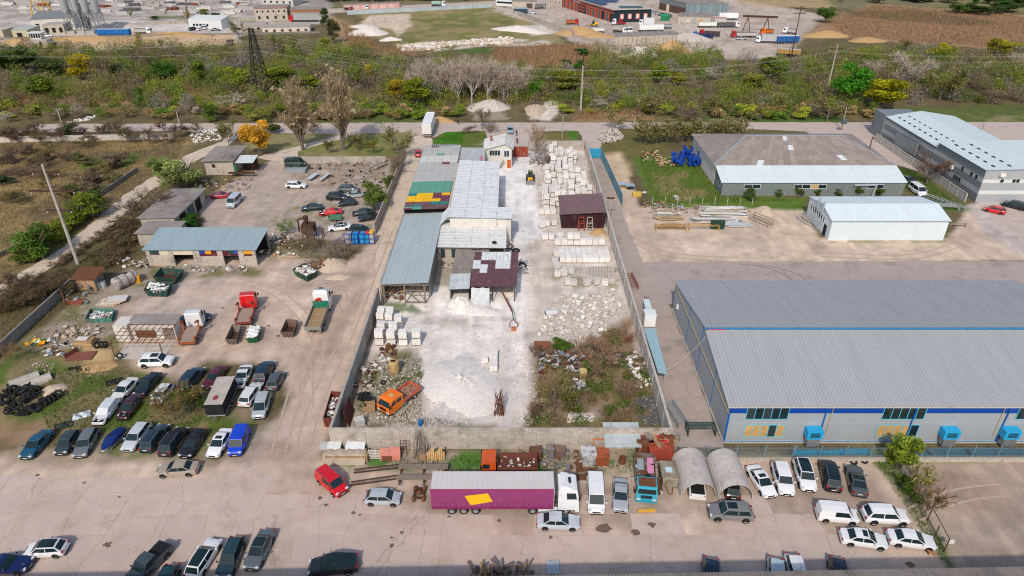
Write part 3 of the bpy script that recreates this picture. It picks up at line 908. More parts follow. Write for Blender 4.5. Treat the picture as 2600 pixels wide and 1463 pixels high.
for a, b in(((HX0-.3,148.6,5.05),(56.3,160.4,8.2)),((HX1+.3,148.6,5.05),(79.3,160.4,8.2)),((56.3,160.4,8.2),(79.3,160.4,8.2))):
 MB().bar(a,b,.35,.12,'galv').build('ridge_cap',o)
MB().tube((84.5,156,6.5),(84.5,156,9.2),.12,.12,'rust_dark',8).build('chimney_pipe',o)
GR=(.17,.205,.20)
LX0, LX1, LY0=46.8, 87.4, 142.6
MB().bx(LX0,LX1,LY0,LY0+.15,0,3.1,'tint').build('lean_to_wall',o,col=GR)
for X in(LX0,LX1-.15):
 gable(o,[(X,LY0+.15,0),(X,149.2,0),(X,149.2,4.8),(X,LY0+.15,3.1)],'tint','lean_to_side',GR)
roof(o,(LX0-.4,LY0-.3,3.15),(LX1+.3,LY0-.3,3.15),(LX0-.4,148.9,4.98),26,1,'tint_clean',(.62,.68,.70),3,.03,jit=.02,gap=.002)
for t, xa, xb in((12,2335,2495),(13,265,585),(13,1005,1160)):
 a, _=onY(t,xa,430,LY0)
 b, _=onY(t,xb,430,LY0)
 window(o,a,b,1.75,2.6,LY0-.004,max(2,round((b-a)/1.6)),(.75,.76,.75),['glass_dusty','glass','plywood','glass'][:max(2,round((b-a)/1.6))])
for t, x in((13,185),(13,780),(13,1340)):
 a, _=onY(t,x,400,LY0)
 MB().tube((a,LY0-.12,0),(a,LY0-.12,3.0),.07,.07,'galv',6).build('downpipe',o)
a, _=onY(13,860,410,LY0)
MB().tube((a,LY0-.3,2.6),(a+5,LY0-.3,2.7),.25,.25,'galv',8).tube((a+5,LY0-.3,2.7),(a+4.6,LY0-.5,.2),.25,.25,'galv',8).build('exhaust_duct',o)
window(o,144.2,145.4,1.6,2.6,LX0-.004,1,(.75,.76,.75),axis='x')
o=thing('striped_hall','grey hall with pale wall stripes and white roof at upper right','building')
KX0, KX1, KY0, KYM, KY1=101.5, 140.0, 138.8, 157.5, 183.0
SHADED_GREY=(.21,.235,.25)  # front grey darkened for the side walls, their weaker light put into colour
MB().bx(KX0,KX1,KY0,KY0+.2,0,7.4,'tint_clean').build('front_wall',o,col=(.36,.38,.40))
MB().bx(KX0,KX0+.2,KY0+.2,KYM,0,7.4,'tint_clean').build('side_wall',o,col=SHADED_GREY)
MB().bx(KX0,KX0+.2,KYM,KY1,0,6.2,'tint_clean').build('side_wall',o,col=SHADED_GREY)
MB().bx(KX0+.2,120,KY1-.2,KY1,0,6.2,'tint_clean').build('back_wall',o,col=SHADED_GREY)
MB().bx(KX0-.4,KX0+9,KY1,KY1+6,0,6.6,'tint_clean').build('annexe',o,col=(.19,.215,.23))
for z, hh in((1.9,1.1),(4.5,1.0)):
 MB().bx(KX0-.02,KX0-.004,KY0,KY1,z,z+hh,'tint_clean').build('pale_stripe',o,col=(.45,.46,.46))  # side stripes toned down below the front ones, shade painted in
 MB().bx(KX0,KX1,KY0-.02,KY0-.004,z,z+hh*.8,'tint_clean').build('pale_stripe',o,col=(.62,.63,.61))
RC=(.60,.69,.70)
roof(o,(KX0-.3,KY0-.3,7.45),(KX0-.3,KYM,7.45),(KX1,KY0-.3,8.6),1,24,'tint_clean',RC,2,.03,jit=.015,gap=.003,ribu=True)
roof(o,(KX0-.3,KYM+.02,6.25),(KX0-.3,KY1+.3,6.25),(110.5,KYM+.02,7.7),1,10,'tint_clean',RC,2,.03,jit=.015,gap=.003,ribu=True)
roof(o,(110.5,KYM+.02,7.7),(110.5,KY1+.3,7.7),(120,KYM+.02,6.25),1,10,'tint_clean',RC,2,.03,jit=.015,gap=.003,ribu=True)
for k in range(9):
 for X in(103.5,106):
  MB().box((X,KYM+2+k*2.6,6.72+(X-103.5)*.13),(.35,1.0,.06),'black',(0,-.13,0)).build('skylight',o)
for k in range(6):
 for X in(104,107.5):
  MB().box((X,KY0+2+k*2.8,7.66+(X-104)*.03),(.4,1.1,.06),'black').build('skylight',o)
for y, z in((140.8,4.6),(142.6,4.6),(146,4.6),(147.8,2.0),(146.8,2.0),(145.8,2.0)):
 window(o,y,y+.6,z,z+.8,KX0-.02,1,(.1,.11,.12),axis='x')
for x, n in((105.2,1),(107.8,2)):
 window(o,x,x+.8*n,4.6,5.4,KY0-.02,n,(.7,.72,.72))
for a, b in(((KX0-.5,149.5,4.2),(.5,.9,.7)),((105,KY0-.35,6.5),(1.0,.6,.7))):
 MB().box(a,b,'plate').build('air_unit',o)
MB().box((100.2,168.5,3.3),(.25,9,3.0),'tint',(0,0,.1)).build('billboard',o,col=(.22,.24,.25))
o=thing('open_timber_shed','long shed with pale blue roof and open timber front','building')
roof(o,(-21.2,95.6,4.05),(-13.5,95.6,4.35),(-21.2,123.6,4.05),8,4,'tint_roof',(.425,.485,.495),5,.03,jit=.03,gap=.006)
MB().bx(-21.6,-21.3,96.4,123.4,0,3.95,'concrete').build('side_wall',o)
MB().bx(-13.9,-13.6,98.5,123.4,0,4.1,'concrete_dark').build('side_wall',o)
MB().bx(-21.2,-14,104,104.3,0,3.9,'inside_shade').build('inner_wall',o)
for x in(-21.0,-17.6,-14.3):
 MB().bx(x-.12,x+.12,96.3,96.55,0,3.95,'wood_grey').build('timber_post',o)
MB().bx(-21.2,-13.6,96.1,96.29,3.55,3.85,'wood_grey').build('timber_beam',o)
for k in range(16):
 MB().bx(-21+k*.48,-20.9+k*.48,95.75,98,3.9,4.02,'wood_grey').build('rafter',o)
for a, b in(((-17.4,96.2,2.6),(-14.4,96.2,2.6)),((-17.4,96.2,2.5),(-15.2,96.2,.4)),((-15.4,96.2,2.5),(-14.3,96.2,.6)),((-17.5,96.2,.4),(-14.3,96.2,.4))):
 MB().bar(a,b,.12,.14,'wood_grey').build('gate_rail',o)
o=thing('patchwork_shed','long shed under a patchwork roof of green, yellow and maroon sheets','building')
GN, TL, YL, MN, MB_, GY_, WH_=(.12,.35,.26), (.03,.21,.20), (.86,.50,.006), (.19,.05,.075), (.17,.10,.105), (.47,.475,.455), (.62,.61,.58)
rows=[(.7,(MN,GN,MB_,MB_,MN)),(.7,(GN,GN,MB_,MB_,MB_)),(.8,(MB_,TL,MN,MB_,MB_)),(.9,(MB_,MB_,MB_,TL,TL)),(.7,(MN,MB_,MB_,TL,TL)),(1.5,(YL,YL,YL,YL,MN)),(1.6,(YL,YL,YL,MN,MN)),(1.4,(TL,YL,YL,MN,YL)),(3.3,(GN,)*5),(3.2,(GN,)*5)]
y=123.4
roofz=5.0
def psheet(x0,x1,y0,y1,c,z=roofz,jit=0):
 roof(o,(x0,y0,z),(x1,y0,z+.25*(x1-x0)/8.8),(x0,y1,z),1,1,'tint',c,6,.025,jit=.04,gap=.03,seed=int(x0*31+y0*7))
M('sheet_rusted',(.47,.475,.455),rough=.7,var=.08,scale=.8,dirt=(.40,.15,.05),dirt_amt=.22,dirt_scale=.55,stretch=(.35,1.5,1))
for ln, cs in rows:
 for i, c in enumerate(cs):
  xa=-21.3+i*1.72
  psheet(xa,xa+1.72,y,y+ln,c,roofz+.25*i*.2)
 y+=ln
while y<161:
 ln=1.5
 for i in range(5):
  xa=-21.3+i*1.76
  q=R.random()
  wht=150.2<y<154.6
  c=WH_ if wht else(MN if q<.025 else GN if q<.04 and y>150 else tuple(v_*R.uniform(.92,1.1)for v_ in GY_))
  roof(o,(xa,y,roofz+.05*i),(xa+1.76,y,roofz+.05*(i+1)),(xa,y+ln,roofz+.05*i),1,1,'tint'if wht or c in(MN,GN)else 'sheet_rusted',c,6,.025,jit=.03,gap=.02,seed=int(xa*13+y))
 y+=ln
walls(o,-21.5,-12.3,124,161,0,4.85,'concrete',front=False)
MB().bx(-21.2,-12.5,124.5,124.7,0,4.9,'inside_shade').build('open_front',o)
for k in range(14):
 MB().bx(-19.7+k*.45,-19.45+k*.45,161.0,162.6,5.2,5.26,'galv').build('translucent_strip',o)
MB().bx(-12.6,-11.9,123.5,149,5.25,5.35,'concrete_light').build('roof_gutter',o)
o=thing('white_sheet_hall','hall with white sheet roof in the middle of the stone yard','building')
WR=(.70,.72,.735)
for(x0,x1,y0,y1,m_)in((-11.9,-2.7,122.8,148.8,28),(-11.9,.1,117.4,122.8,6)):
 roof(o,(x0,y0,6.15),(x1,y0,5.75),(x0,y1,6.15),3 if y0>120 else 4,m_,'tint',WR,1,.02,jit=.025,gap=.035,ribu=True)
MB().hexa([(-13.7,119.9,4.15),(-.2,119.9,4.0),(-.2,120.1,4.0),(-13.7,120.1,4.15),(-11.9,117.4,6.1),(.0,117.4,5.7),(.0,117.6,5.7),(-11.9,117.6,6.1)],'tint').build('grey_flashing',o,col=(.42,.45,.46))
roof(o,(-13.7,117.5,4.3),(-11.9,117.6,6.1),(-13.7,123.2,4.3),1,2,'tint',WR,1,.02,gap=.02)
walls(o,-11.7,-2.9,117.6,148.6,0,5.7,'plaster')
MB().bx(-2.86,-.2,117.9,122.5,0,5.6,'plaster').build('corner_block',o)
roof(o,(-13.8,109.6,3.75),(-1.0,109.6,3.55),(-13.8,119.6,4.2),4,9,'tint',(.70,.69,.665),1,.02,jit=.04,gap=.03,ribu=True)
walls(o,-13.6,-1.4,110.6,119.4,0,3.5,'stone_wall')
for x in(-13.0,-11.0):
 window(o,x,x+.8,1.1,2.9,110.596,1,(.4,.42,.40),['glass_dusty'])
MB().bx(-4.2,-1.5,110.5,110.58,.1,2.9,'inside_shade').build('open_bay',o)
for k in range(4):
 MB().bx(-4.1,-1.6,110.2,110.45,.5+k*.6,.58+k*.6,'wood').build('shelf',o)
o=thing('lean_to_roof','low grey corrugated lean-to with tyres lying on it','shed')
roof(o,(-10.2,104.0,2.3),(-4.0,104.0,2.3),(-10.2,109.9,3.0),4,2,'asbestos',(.3,.3,.3),5,.05,gap=.02,kind='wave')
MB().bx(-10.0,-4.2,104.3,104.5,0,2.25,'concrete_dark').build('front_wall',o)
MB().bx(-10.0,-9.8,104.5,109.5,0,2.3,'concrete').build('side_wall',o)
roof(o,(-10.4,101.7,1.9),(-7.0,101.7,1.9),(-10.4,104.0,2.25),2,1,'asbestos',ribs=5,amp=.05,gap=.02,kind='wave')
TYRE=MB().lathe((0,0,.1),[(.26,-.09),(.40,-.11),(.45,-.04),(.45,.04),(.40,.11),(.26,.09)],'rubber',14,'z',True).data('tyre',40)
def tyre(p,label,group='loose tyres',s=1.0,rot=(0,0,0)):
 return put('tyre',TYRE,None,p,rot,scale=s,label=label,cat='tyre',group=group)
for t, x, y, z in((11,2090,1045,2.75),(11,2180,1078,2.6),(11,2228,1065,2.65),(11,2258,1053,2.7),(11,2292,1036,2.8)):
 tyre(at(t,x,y,z),'black tyre lying on the grey lean-to roof','tyres on the lean-to roof')
tyre(at(11,2395,993,3.85),'single black tyre on the white sheet roof edge',None,1.0)
o=thing('maroon_shed','shed with maroon roof patched with white sheets','shed')
MR, WP=(.135,.065,.075), (.66,.70,.70)
def mcol(i,j):
 if j>=6 and 1<=i<=4 or j==5 and i in(0,3,4)or j==4 and i in(0,1,3,4)or j==3 and i==1:
  return WP
 return MR
roof(o,(-6.9,96.6,3.1),(.8,96.6,3.1),(-6.5,107.4,3.9),6,8,'tint',MR,4,.03,colfn=mcol,jit=.06,gap=.02)
for x in(-6.6,-3.2,.4):
 for y in(97,106.8):
  MB().tube((x,y,0),(x,y,3.1),.07,.07,'rust_dark',6).build('post',o)
MB().bx(-6.5,.3,106.6,106.8,0,3.6,'concrete').build('back_wall',o)
MB().bx(.3,.5,98,106.6,0,3.2,'plaster').build('side_wall',o)
MB().bx(-6.4,-6.25,99,106.6,0,3.2,'concrete_dark').build('side_wall',o)
pl=MB()
for i in range(10):
 for j in range(4):
  f=lambda i_, j_:(-6.7+i_*.3,96.5-j_*.22+.12*math.sin(i_*1.3+j_*2.1),2.9-j_*.72+.05*math.sin(i_*2.2))
  pl.poly([f(i,j+1),f(i+1,j+1),f(i+1,j),f(i,j)],'tint_cloth')
pl.build('plastic_sheeting',o,smooth=60,col=(.52,.55,.56))
o=thing('dust_shelter','small grey sheet shelter over a heap of white dust','shed')
roof(o,(-10.4,97.2,2.2),(-7.0,97.2,2.35),(-10.4,101.6,2.7),3,2,'tint',(.52,.56,.58),4,.03,jit=.06,gap=.012)
MB().bx(-10.3,-7.1,101.3,101.5,0,2.5,'inside_shade').build('back_wall',o)
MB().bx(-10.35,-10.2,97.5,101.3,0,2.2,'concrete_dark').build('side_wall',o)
MB().bx(-7.2,-7.05,97.5,101.3,0,2.3,'inside_shade').build('side_wall',o)
MB().bx(-10.5,-10.4,97.0,101.5,2.1,2.2,'tint').build('blue_edge',o,col=(.2,.42,.6))
o=thing('boom_conveyor','thin rusty boom with green lower section leaning out of the maroon shed','boom')
a, b, c=at(21,2470,30,3.4), at(21,2573,290,.9), at(22,15,370,.35)
MB().bar(a,(b.x,b.y,2.0),.22,.22,'rust').build('rusty_boom',o)
MB().bar((b.x,b.y,2.0),(c.x,c.y,1.4),.14,.14,'tint').build('green_arm',o,col=(.02,.12,.05))
for s_ in(-1,1):
 MB().bar((c.x,c.y,1.4),(c.x+s_*.7,c.y-.2,.75),.1,.1,'rust').bar((c.x+s_*.7,c.y-.2,.75),(c.x+s_*.55,c.y-.2,.05),.1,.1,'rust').build('clamp_arm',o)
MB().bx(c.x-.35,c.x+.35,c.y-1.2,c.y-.7,0,.55,'tint').build('counterweight',o,col=(.42,.14,.07))
o=thing('gate_house','white two-storey gate house with orange door and brick chimney','building')
gx0, gx1, gy0, gy1, gxr=-6.5, -.1, 160.3, 168.0, -1.6
MB().bx(gx0,gx1,gy0,gy1,0,4.9,'plaster').build('walls',o)
gable(o,[(gx0,gy0,4.9),(gx1,gy0,4.9),(gxr,gy0,6.1)],'plaster','gable',axis='y',th=.2)
roof(o,(gx0-.5,gy1+.4,4.75),(gx0-.5,gy0-.5,4.75),(gxr,gy1+.4,6.2),6,3,'tint',(.60,.595,.57),4,.03,jit=.05,gap=.02)
roof(o,(gx1+.5,gy0-.5,4.75),(gx1+.5,gy1+.4,4.75),(gxr,gy0-.5,6.2),6,1,'tint',(.55,.57,.56),4,.03,jit=.03,gap=.02)
MB().bx(-5.4,-4.9,165,165.5,5.0,6.5,'tint').build('chimney',o,col=(.25,.08,.05))
window(o,-5.5,-2.9,3.2,4.5,gy0-.004,4,(.72,.72,.7),['glass_dusty']*4)
window(o,-1.9,-.7,2.9,4.4,gy0-.004,2,(.8,.8,.8),['glass_dusty']*2)
MB().bx(-1.2,-.3,gy0-.06,gy0-.004,0,2.1,'tint').build('door',o,col=(.48,.10,.02))
MB().bar((-2.0,gy0-.6,2.2),(-3.4,gy0-.6,.3),.9,.12,'concrete').build('stair',o)
o=thing('grey_annexe','grey sheet roof between gate house and patchwork roof','building')
roof(o,(-12.4,150.6,4.3),(-6.4,150.6,4.3),(-12.4,161.2,4.9),5,3,'tint',(.44,.475,.48),5,.025,jit=.03,gap=.01)
walls(o,-12.2,-6.6,151.4,161,0,4.1,'concrete')
MB().bx(-7.5,-6.9,153,156,4.62,4.64,'tint').build('pink_mark',o,col=(.5,.2,.22))
o=thing('brown_shed','brown steel shed with mono-pitch roof among the block stacks','shed')
bx0, bx1=10.0, 18.6
roof(o,(bx0-.4,124.9,3.25),(bx1+.2,124.9,3.75),(bx0-.4,132.4,4.3),6,1,'tint',(.17,.11,.115),4,.035,jit=.04,gap=.008)
fr=(.036,.008,.012)
for i in range(8):
 w_=(bx1-bx0)/8
 MB().bx(bx0+i*w_+.01,bx0+(i+1)*w_-.01,125.5,125.62,0,3.15+i*.06,'tint').build('wall_sheet',o,col=tuple(c_*R.uniform(.85,1.15)for c_ in fr))
for X in(bx0,bx1-.12):
 MB().bx(X,X+.12,125.64,132,0,3.4,'tint').build('side_wall',o,col=fr)
MB().bx(bx0,bx1,131.9,132.0,0,3.9,'tint').build('back_wall',o,col=fr)
for x, cl, nm in((13.9,(.30,.055,.03),'rusty red trestle leaning on the brown shed'),(15.6,(.42,.36,.30),'grey white trestle leaning on the brown shed')):
 q=thing('trestle',nm,'trestle')
 for sx in(-.65,.65):
  for dy in(0,.9):
   MB().bar((x+sx,125.3-dy*1.3,0),(x+sx*.75,125.2-dy*.3,2.6),.12,.12,'tint_rust').build('leg',q,col=cl)
 for z in(.5,1.5,2.6):
  MB().bar((x-.62+z*.06,125.2,z),(x+.62-z*.06,125.2,z),.1,.1,'tint_rust').build('rung',q,col=cl)
  MB().bar((x-.62+z*.06,125.0-(2.7-z)*.4,z),(x+.62-z*.06,125.0-(2.7-z)*.4,z),.1,.1,'tint_rust').build('rung',q,col=cl)
 MB().bar((x-.6,124.3,.4),(x+.5,124.8,2.4),.08,.08,'tint_rust').build('brace',q,col=cl)
wall_run('long concrete wall along the left of the stone yard',(-21.9,96.2),(-21.9,62.6),3.1)
wall_run('concrete wall along the front of the stone yard',(-21.9,62.4),(19.3,62.4),3.2,4.1,mat='block_wall')
wall_run('long concrete wall along the right of the stone yard',(19.25,62.6),(19.25,174),3.0,mat='concrete_light')
wall_run('concrete wall between red gate and block stacks',(4.3,173.6),(19.0,173.6),2.6)
wall_run('grey panel fence between upper yard and gravel lane',(-27.2,122.6),(-27.2,162.8),2.3,2.0,.12,'concrete')
wall_run('low concrete wall at the back of the upper yard',(-57.4,164),(-31.6,164),1.7,3.0,.15,'concrete')
wall_run('dark weathered wall along the left scrub',(-75.6,102),(-75.2,76),1.7,3.0,.2,'concrete_dark')
wall_run('broken grey wall along the meadow edge',(-97,106),(-91.5,128),1.0,3.0,.15,'concrete_dark')
wall_run('grey slab wall under the bushes beside the dirt track',(-92.5,130),(-91,158),1.1,3.0,.15,'concrete_dark')
wall_run('pale concrete wall behind the meadow',(-170,178),(-93,183),1.6,4.0,.18,'concrete_light')
wall_run('panel wall beside the striped hall',(99.3,139),(99.3,182),2.0,3.2,.12,'concrete_light')
wall_run('stone wall between car park and empty lot',(33.8,60.2),(80,60.2),.7,3.0,.3,'stone_wall','retaining_wall',False,False)
wall_run('low stone plinth under the picket fence',(19.9,60.2),(33.6,60.2),.7,3.0,.3,'stone_wall','retaining_wall',False,False)
wall_run('low broken wall in the reeds below the far field',(-8,262),(8,268),1.6,4.0,.2,'concrete')
o=wall_run('tall blue sheet fence beside the lane',(22.7,167),(23.8,136.6),2.8,2.5,.06,'tint','sheet_fence',True,False,col=(.12,.26,.33),cat='fence')
def gate(label,x0,x1,y,h,col,nbar=12,name='steel_gate'):
 o=thing(name,label,'gate',(0,0,0))
 for a, b in((x0,(x0+x1)/2-.03),((x0+x1)/2+.03,x1)):
  leaf=MB().bx(a,b,y-.03,y+.03,.15,h,'tint').build('gate_leaf',o,col=col)
  for k in range(6):
   xx=a+(b-a)*(k+.5)/6
   MB().bx(xx-.03,xx+.03,y-.06,y-.032,.15,h,'tint').build('gate_rib',leaf,col=tuple(c*.7 for c in col))
 for x in(x0-.12,x1+.12):
  MB().bx(x-.11,x+.11,y-.12,y+.12,0,h+.2,'steel').build('gate_post',o)
gate('rust red sheet gate of the stone yard',.2,4.0,168.2,2.7,(.30,.045,.02))
gate('bright blue gate closing the lane',19.7,22.5,167.4,2.6,(.03,.33,.56))
def picket(label,x0,x1,y,z0,h,col,fill=None):
 o=thing('steel_fence',label,'fence')
 n=int((x1-x0)/.16)
 pk=MB().bx(-.015,.015,-.012,.012,z0,z0+h,'tint').data('picket')
 for i in range(n):
  put('picket',pk,o,(x0+i*.16,y,0),col=col)
 for z in(z0+.15,z0+h-.2):
  MB().bx(x0,x1,y+.014,y+.05,z,z+.05,'tint').build('rail',o,col=col)
 k=int((x1-x0)/2.9)
 for i in range(k+1):
  x=x0+(x1-x0)*i/k
  MB().bx(x-.05,x+.05,y+.052,y+.14,z0-.1,z0+h+.15,'tint').build('fence_post',o,col=(.16,.30,.36))
picket('grey steel picket fence behind the arched shelters',19.9,33.5,60.25,.7,1.5,(.16,.22,.24))
picket('long steel picket fence in front of the warehouse',33.7,64,60.25,.7,1.5,(.14,.22,.26))
o=thing('sheet_stack','stack of blue sheets stored behind the picket fence','sheets')
for k, (x,l,d)in enumerate(((35.6,3.4,.7),(38.2,3.0,.5),(41.3,3.6,.6),(48,4,.8),(52.5,4.4,.9),(57.5,5,.9),(61,3,.8))):
 MB().box((x,61.2,.3+.1*(k%3)),(l,d,.5),'tint',(.1,0,.03)).build('sheet_pile',o,col=(.02,.25,.42)if k<3 else(.03,.12,.17))
def arch(label,xc,w,y0,y1,h,seed):
 o=thing('arched_shelter',label,'shelter')
 n, seg=12, 6
 f=lambda a, y, s=0.0:(xc+(w+s)*math.cos(a),y,.25+(h-.25+s)*math.sin(a)if math.sin(a)>.001 else 0.0)
 for j in range(seg):
  ya, yb=y0+(y1-y0)*j/seg+.012, y0+(y1-y0)*(j+1)/seg-.012
  mb=MB()
  ang=[math.pi*i/n for i in range(n+1)]
  for i in range(n):
   p=[f(ang[i],ya),f(ang[i+1],ya),f(ang[i+1],yb),f(ang[i],yb)]
   q=[f(ang[i],ya,.07),f(ang[i+1],ya,.07),f(ang[i+1],yb,.07),f(ang[i],yb,.07)]
   mb.poly(p,'tint').poly(q[::-1],'tint').poly([p[0],q[0],q[1],p[1]],'tint').poly([p[3],p[2],q[2],q[3]],'tint')
  k=random.Random(seed*10+j).uniform(.93,1.05)
  mb.build('shell_segment',o,smooth=40,col=(.50*k,.455*k,.42*k))
 return o
arch('left one of two pale arched concrete shelters',20.9,1.95,54.4,60.0,2.35,1)
arch('right one of two pale arched concrete shelters',24.95,1.92,54.2,59.9,2.3,2)
o=thing('near_building','long building with grey corrugated roof along the bottom edge','building',(0,41.1,0),RAD(1.2))
for sgn in(1,):
 me=sheet_mesh(1.19,9.4,4,.09,'asbestos',False,'wave')
 ang=math.atan2(2.2,9.0)
 for k in range(117):
  put('roof_sheet',me,o,(78-k*1.2,.1,4.15+.004*(k%3)),(ang,0,RAD(180)))
MB().bx(-62,78,-.6,-.35,0,4.0,'plaster').bx(-62,78,-18,-17.7,0,4.0,'plaster').build('walls',o)
o=thing('open_garage','long garage with blue grey roof, white piers and coloured lintel panels','building')
ax0, ax1, ay0, ay1=-66.0, -46.3, 109.5, 117.2
roof(o,(ax0-.5,ay0-.3,3.3),(ax1+.4,ay0-.3,3.3),(ax0-.5,ay1,4.1),18,1,'tint_roof',(.31,.405,.43),3,.03,jit=.02,gap=.004)
MB().bx(ax0,ax1,ay1-.4,ay1-.2,0,3.8,'concrete').bx(ax0,ax0+.25,ay0+.3,ay1-.4,0,3.4,'stone_wall').build('back_walls',o)
piers=[(-66.0,-65.3),(-62.0,-61.2),(-57.6,-56.4),(-53.2,-52.2),(-49.4,-48.4),(-46.9,-46.3)]
for a, b in piers:
 MB().bx(a,b,ay0,ay0+.35,0,3.1,'block_wall').build('pier',o)
MB().bx(-65.3,-62.0,ay0+.05,ay0+.3,0,2.18,'stone_wall').build('infill_wall',o)
MB().bx(-56.4,-53.2,ay0+.05,ay0+.3,0,1.9,'stone_wall').build('infill_wall',o)
MB().bx(-48.4,-46.9,ay0+.05,ay0+.3,0,1.95,'stone_wall').build('infill_wall',o)
BL, OC, CR=(.02,.05,.30), (.75,.34,.01), (.62,.55,.42)
DG2, MA2=(.008,.06,.045), (.10,.012,.025)
lint=[[(-65.3,-62.0),[DG2,CR]],[(-61.2,-57.6),[CR,CR]],[(-56.4,-53.2),[BL,OC,MA2]],[(-52.2,-49.4),[MA2,DG2,BL]],[(-48.4,-46.9),[OC,OC]]]
for(a,b), cs in lint:
 k=len(cs)
 for i, c in enumerate(cs):
  MB().bx(a+(b-a)*i/k+.01,a+(b-a)*(i+1)/k-.01,ay0+.1,ay0+.18,2.2,3.08,'tint').build('lintel_panel',o,col=c)
  if c not in(CR,):
   MB().bx(a+(b-a)*i/k+.01,a+(b-a)*(i+1)/k-.01,ay0+.08,ay0+.098,2.0,2.35,'tint').build('lintel_panel',o,col=MA2)
MB().bx(ax0+.3,ax1-.3,ay1-.9,ay1-.5,0,3.2,'inside_shade').build('inside_back',o)
o=thing('stone_house','small stone house with grey flat roof and white canopy','building')
walls(o,-73.4,-66.6,155.6,164.5,0,3.5,'stone_wall')
roof(o,(-74,154.9,3.55),(-66.0,154.9,3.75),(-74,165.2,3.95),5,5,'asphalt_roof',ribs=1,amp=.02,gap=.015)
window(o,-71.6,-71.0,1.9,2.6,155.596,1,(.2,.03,.02),['inside_shade'])
roof(o,(-66.0,155.2,3.1),(-61.6,155.2,3.1),(-66.0,159.5,3.6),4,1,'tint_clean',(.60,.66,.66),3,.03,gap=.004)
for x in(-65.6,-62.0):
 MB().tube((x,155.6,0),(x,155.6,3.1),.07,.07,'rust_dark',6).build('canopy_post',o)
MB().bx(-65.8,-62,159.3,159.5,0,3.3,'rust_dark').build('canopy_back',o)
MB().bx(-66.4,-66.0,155.3,155.4,.2,2.6,'tint').build('green_door',o,col=(.01,.2,.12))
MB().bx(-67.5,-61.3,153.6,154.6,1.0,1.15,'rust_dark').build('low_shelf',o)
o=thing('flat_shed','long flat-roofed shed half hidden by bare bushes','building')
walls(o,-73.6,-66.9,123.6,138.6,0,3.0,'stone_wall')
roof(o,(-74.2,123.2,3.1),(-66.3,123.2,3.3),(-74.2,139,3.1),5,8,'asphalt_roof',ribs=1,amp=.02,gap=.015)
for y in(126,133.5):
 MB().bx(-66.89,-66.86,y,y+2.6,0,2.5,'inside_shade').build('gate_opening',o)
MB().bx(-66.85,-66.80,129.5,132.5,0,2.5,'tint').build('steel_door',o,col=(.06,.11,.12))
o=thing('low_flat_shed','lower dark-roofed shed behind the blue grey garage','building')
walls(o,-71.5,-64.6,117.6,123.0,0,2.6,'concrete')
roof(o,(-72,117.2,2.7),(-64.2,117.2,2.7),(-72,123.1,2.75),4,3,'asphalt_roof',ribs=1,amp=.02,gap=.015)
o=thing('rusty_roof_hut','little wooden hut with rusty red sheet roof','shed')
MB().bx(-74.0,-70.8,100.6,103.3,0,2.4,'wood_grey').build('walls',o)
roof(o,(-74.5,100.0,2.45),(-70.2,100.0,2.45),(-74.5,103.8,2.9),3,2,'rust',ribs=4,amp=.03,gap=.02)
for k in range(2):
 MB().bx(-73.8+k*1.5,-72.45+k*1.5,100.54,100.59,.2,2.2,'tint').build('board_door',o,col=(.42,.24,.13))
o=thing('ruined_hut','ruined white hut with an open steel frame in front','building')
MB().bx(-59.8,-57.7,85.4,88.0,0,2.8,'plaster').build('white_block',o)
MB().bx(-57.68,-51.0,86.0,88.2,0,2.6,'plaster').build('wall_block',o)
roof(o,(-58,85.8,2.75),(-50.6,85.8,2.75),(-58,88.6,2.9),4,2,'asphalt_roof',ribs=1,amp=.02)
MB().bx(-52.8,-51.2,85.9,85.98,0,2.0,'wood_grey').build('board_door',o)
MB().bx(-57,-54,85.9,85.98,.3,1.6,'rust').build('rusty_panel',o)
for k in range(9):
 x=-58.2+k*.95
 MB().bar((x,81.2,2.5),(x+.1,86.0,2.75),.07,.07,'rust').build('frame_rafter',o)
for k in range(6):
 y=81.3+k*.9
 MB().bar((-58.4,y,2.55+k*.04),(-50.6,y,2.55+k*.04),.06,.06,'rust').build('frame_purlin',o)
for x in(-58.1,-51.0):
 MB().bar((x,81.3,0),(x,81.3,2.5),.1,.1,'rust').build('frame_post',o)
MB().bx(-58,-51,80.8,84.5,.02,.05,'concrete_light').build('hut_floor',o)
# -- cars
CAR={'sedan':(4.65,1.80,1.44,.93,.80,.97,1.10,.32,-.95,-1.62,.32),'hatch':(4.00,1.72,1.46,.94,.82,.95,1.15,.50,-1.30,-1.82,.31),'wagon':(4.80,1.80,1.48,.93,.80,.95,1.15,.42,-1.75,-2.20,.32),'suv':(4.75,1.92,1.72,1.08,.98,1.08,1.25,.62,-1.75,-2.18,.38),'coupe':(4.75,1.88,1.36,.92,.84,.98,.80,.02,-.80,-1.75,.35),'coupe_suv':(4.85,1.96,1.68,1.10,1.0,1.12,1.20,.55,-.75,-2.05,.39),'small_van':(4.35,1.80,1.83,1.06,.94,1.05,1.42,.85,-1.98,-2.12,.32),'van':(4.95,1.96,2.02,1.15,1.02,1.10,1.85,1.15,-2.30,-2.44,.34),'minivan':(4.60,1.82,1.66,1.00,.90,1.0,1.45,.50,-1.80,-2.20,.32),'pickup':(5.30,1.90,1.75,1.08,1.0,1.05,1.15,.55,-.70,-.90,.39),}
def bil(q,u,v,off=0.0,C=(0,0,1)):
 a, b, c, d=[Vector(p)for p in q]
 p=(a*(1-u)+b*u)*(1-v)+(d*(1-u)+c*u)*v
 if off:
  n=(b-a).cross(d-a).normalized()
  if n.dot((a+b+c+d)/4-Vector(C))<0:
   n=-n
  p=p+n*off
 return p
PC=[(0,0,1)]
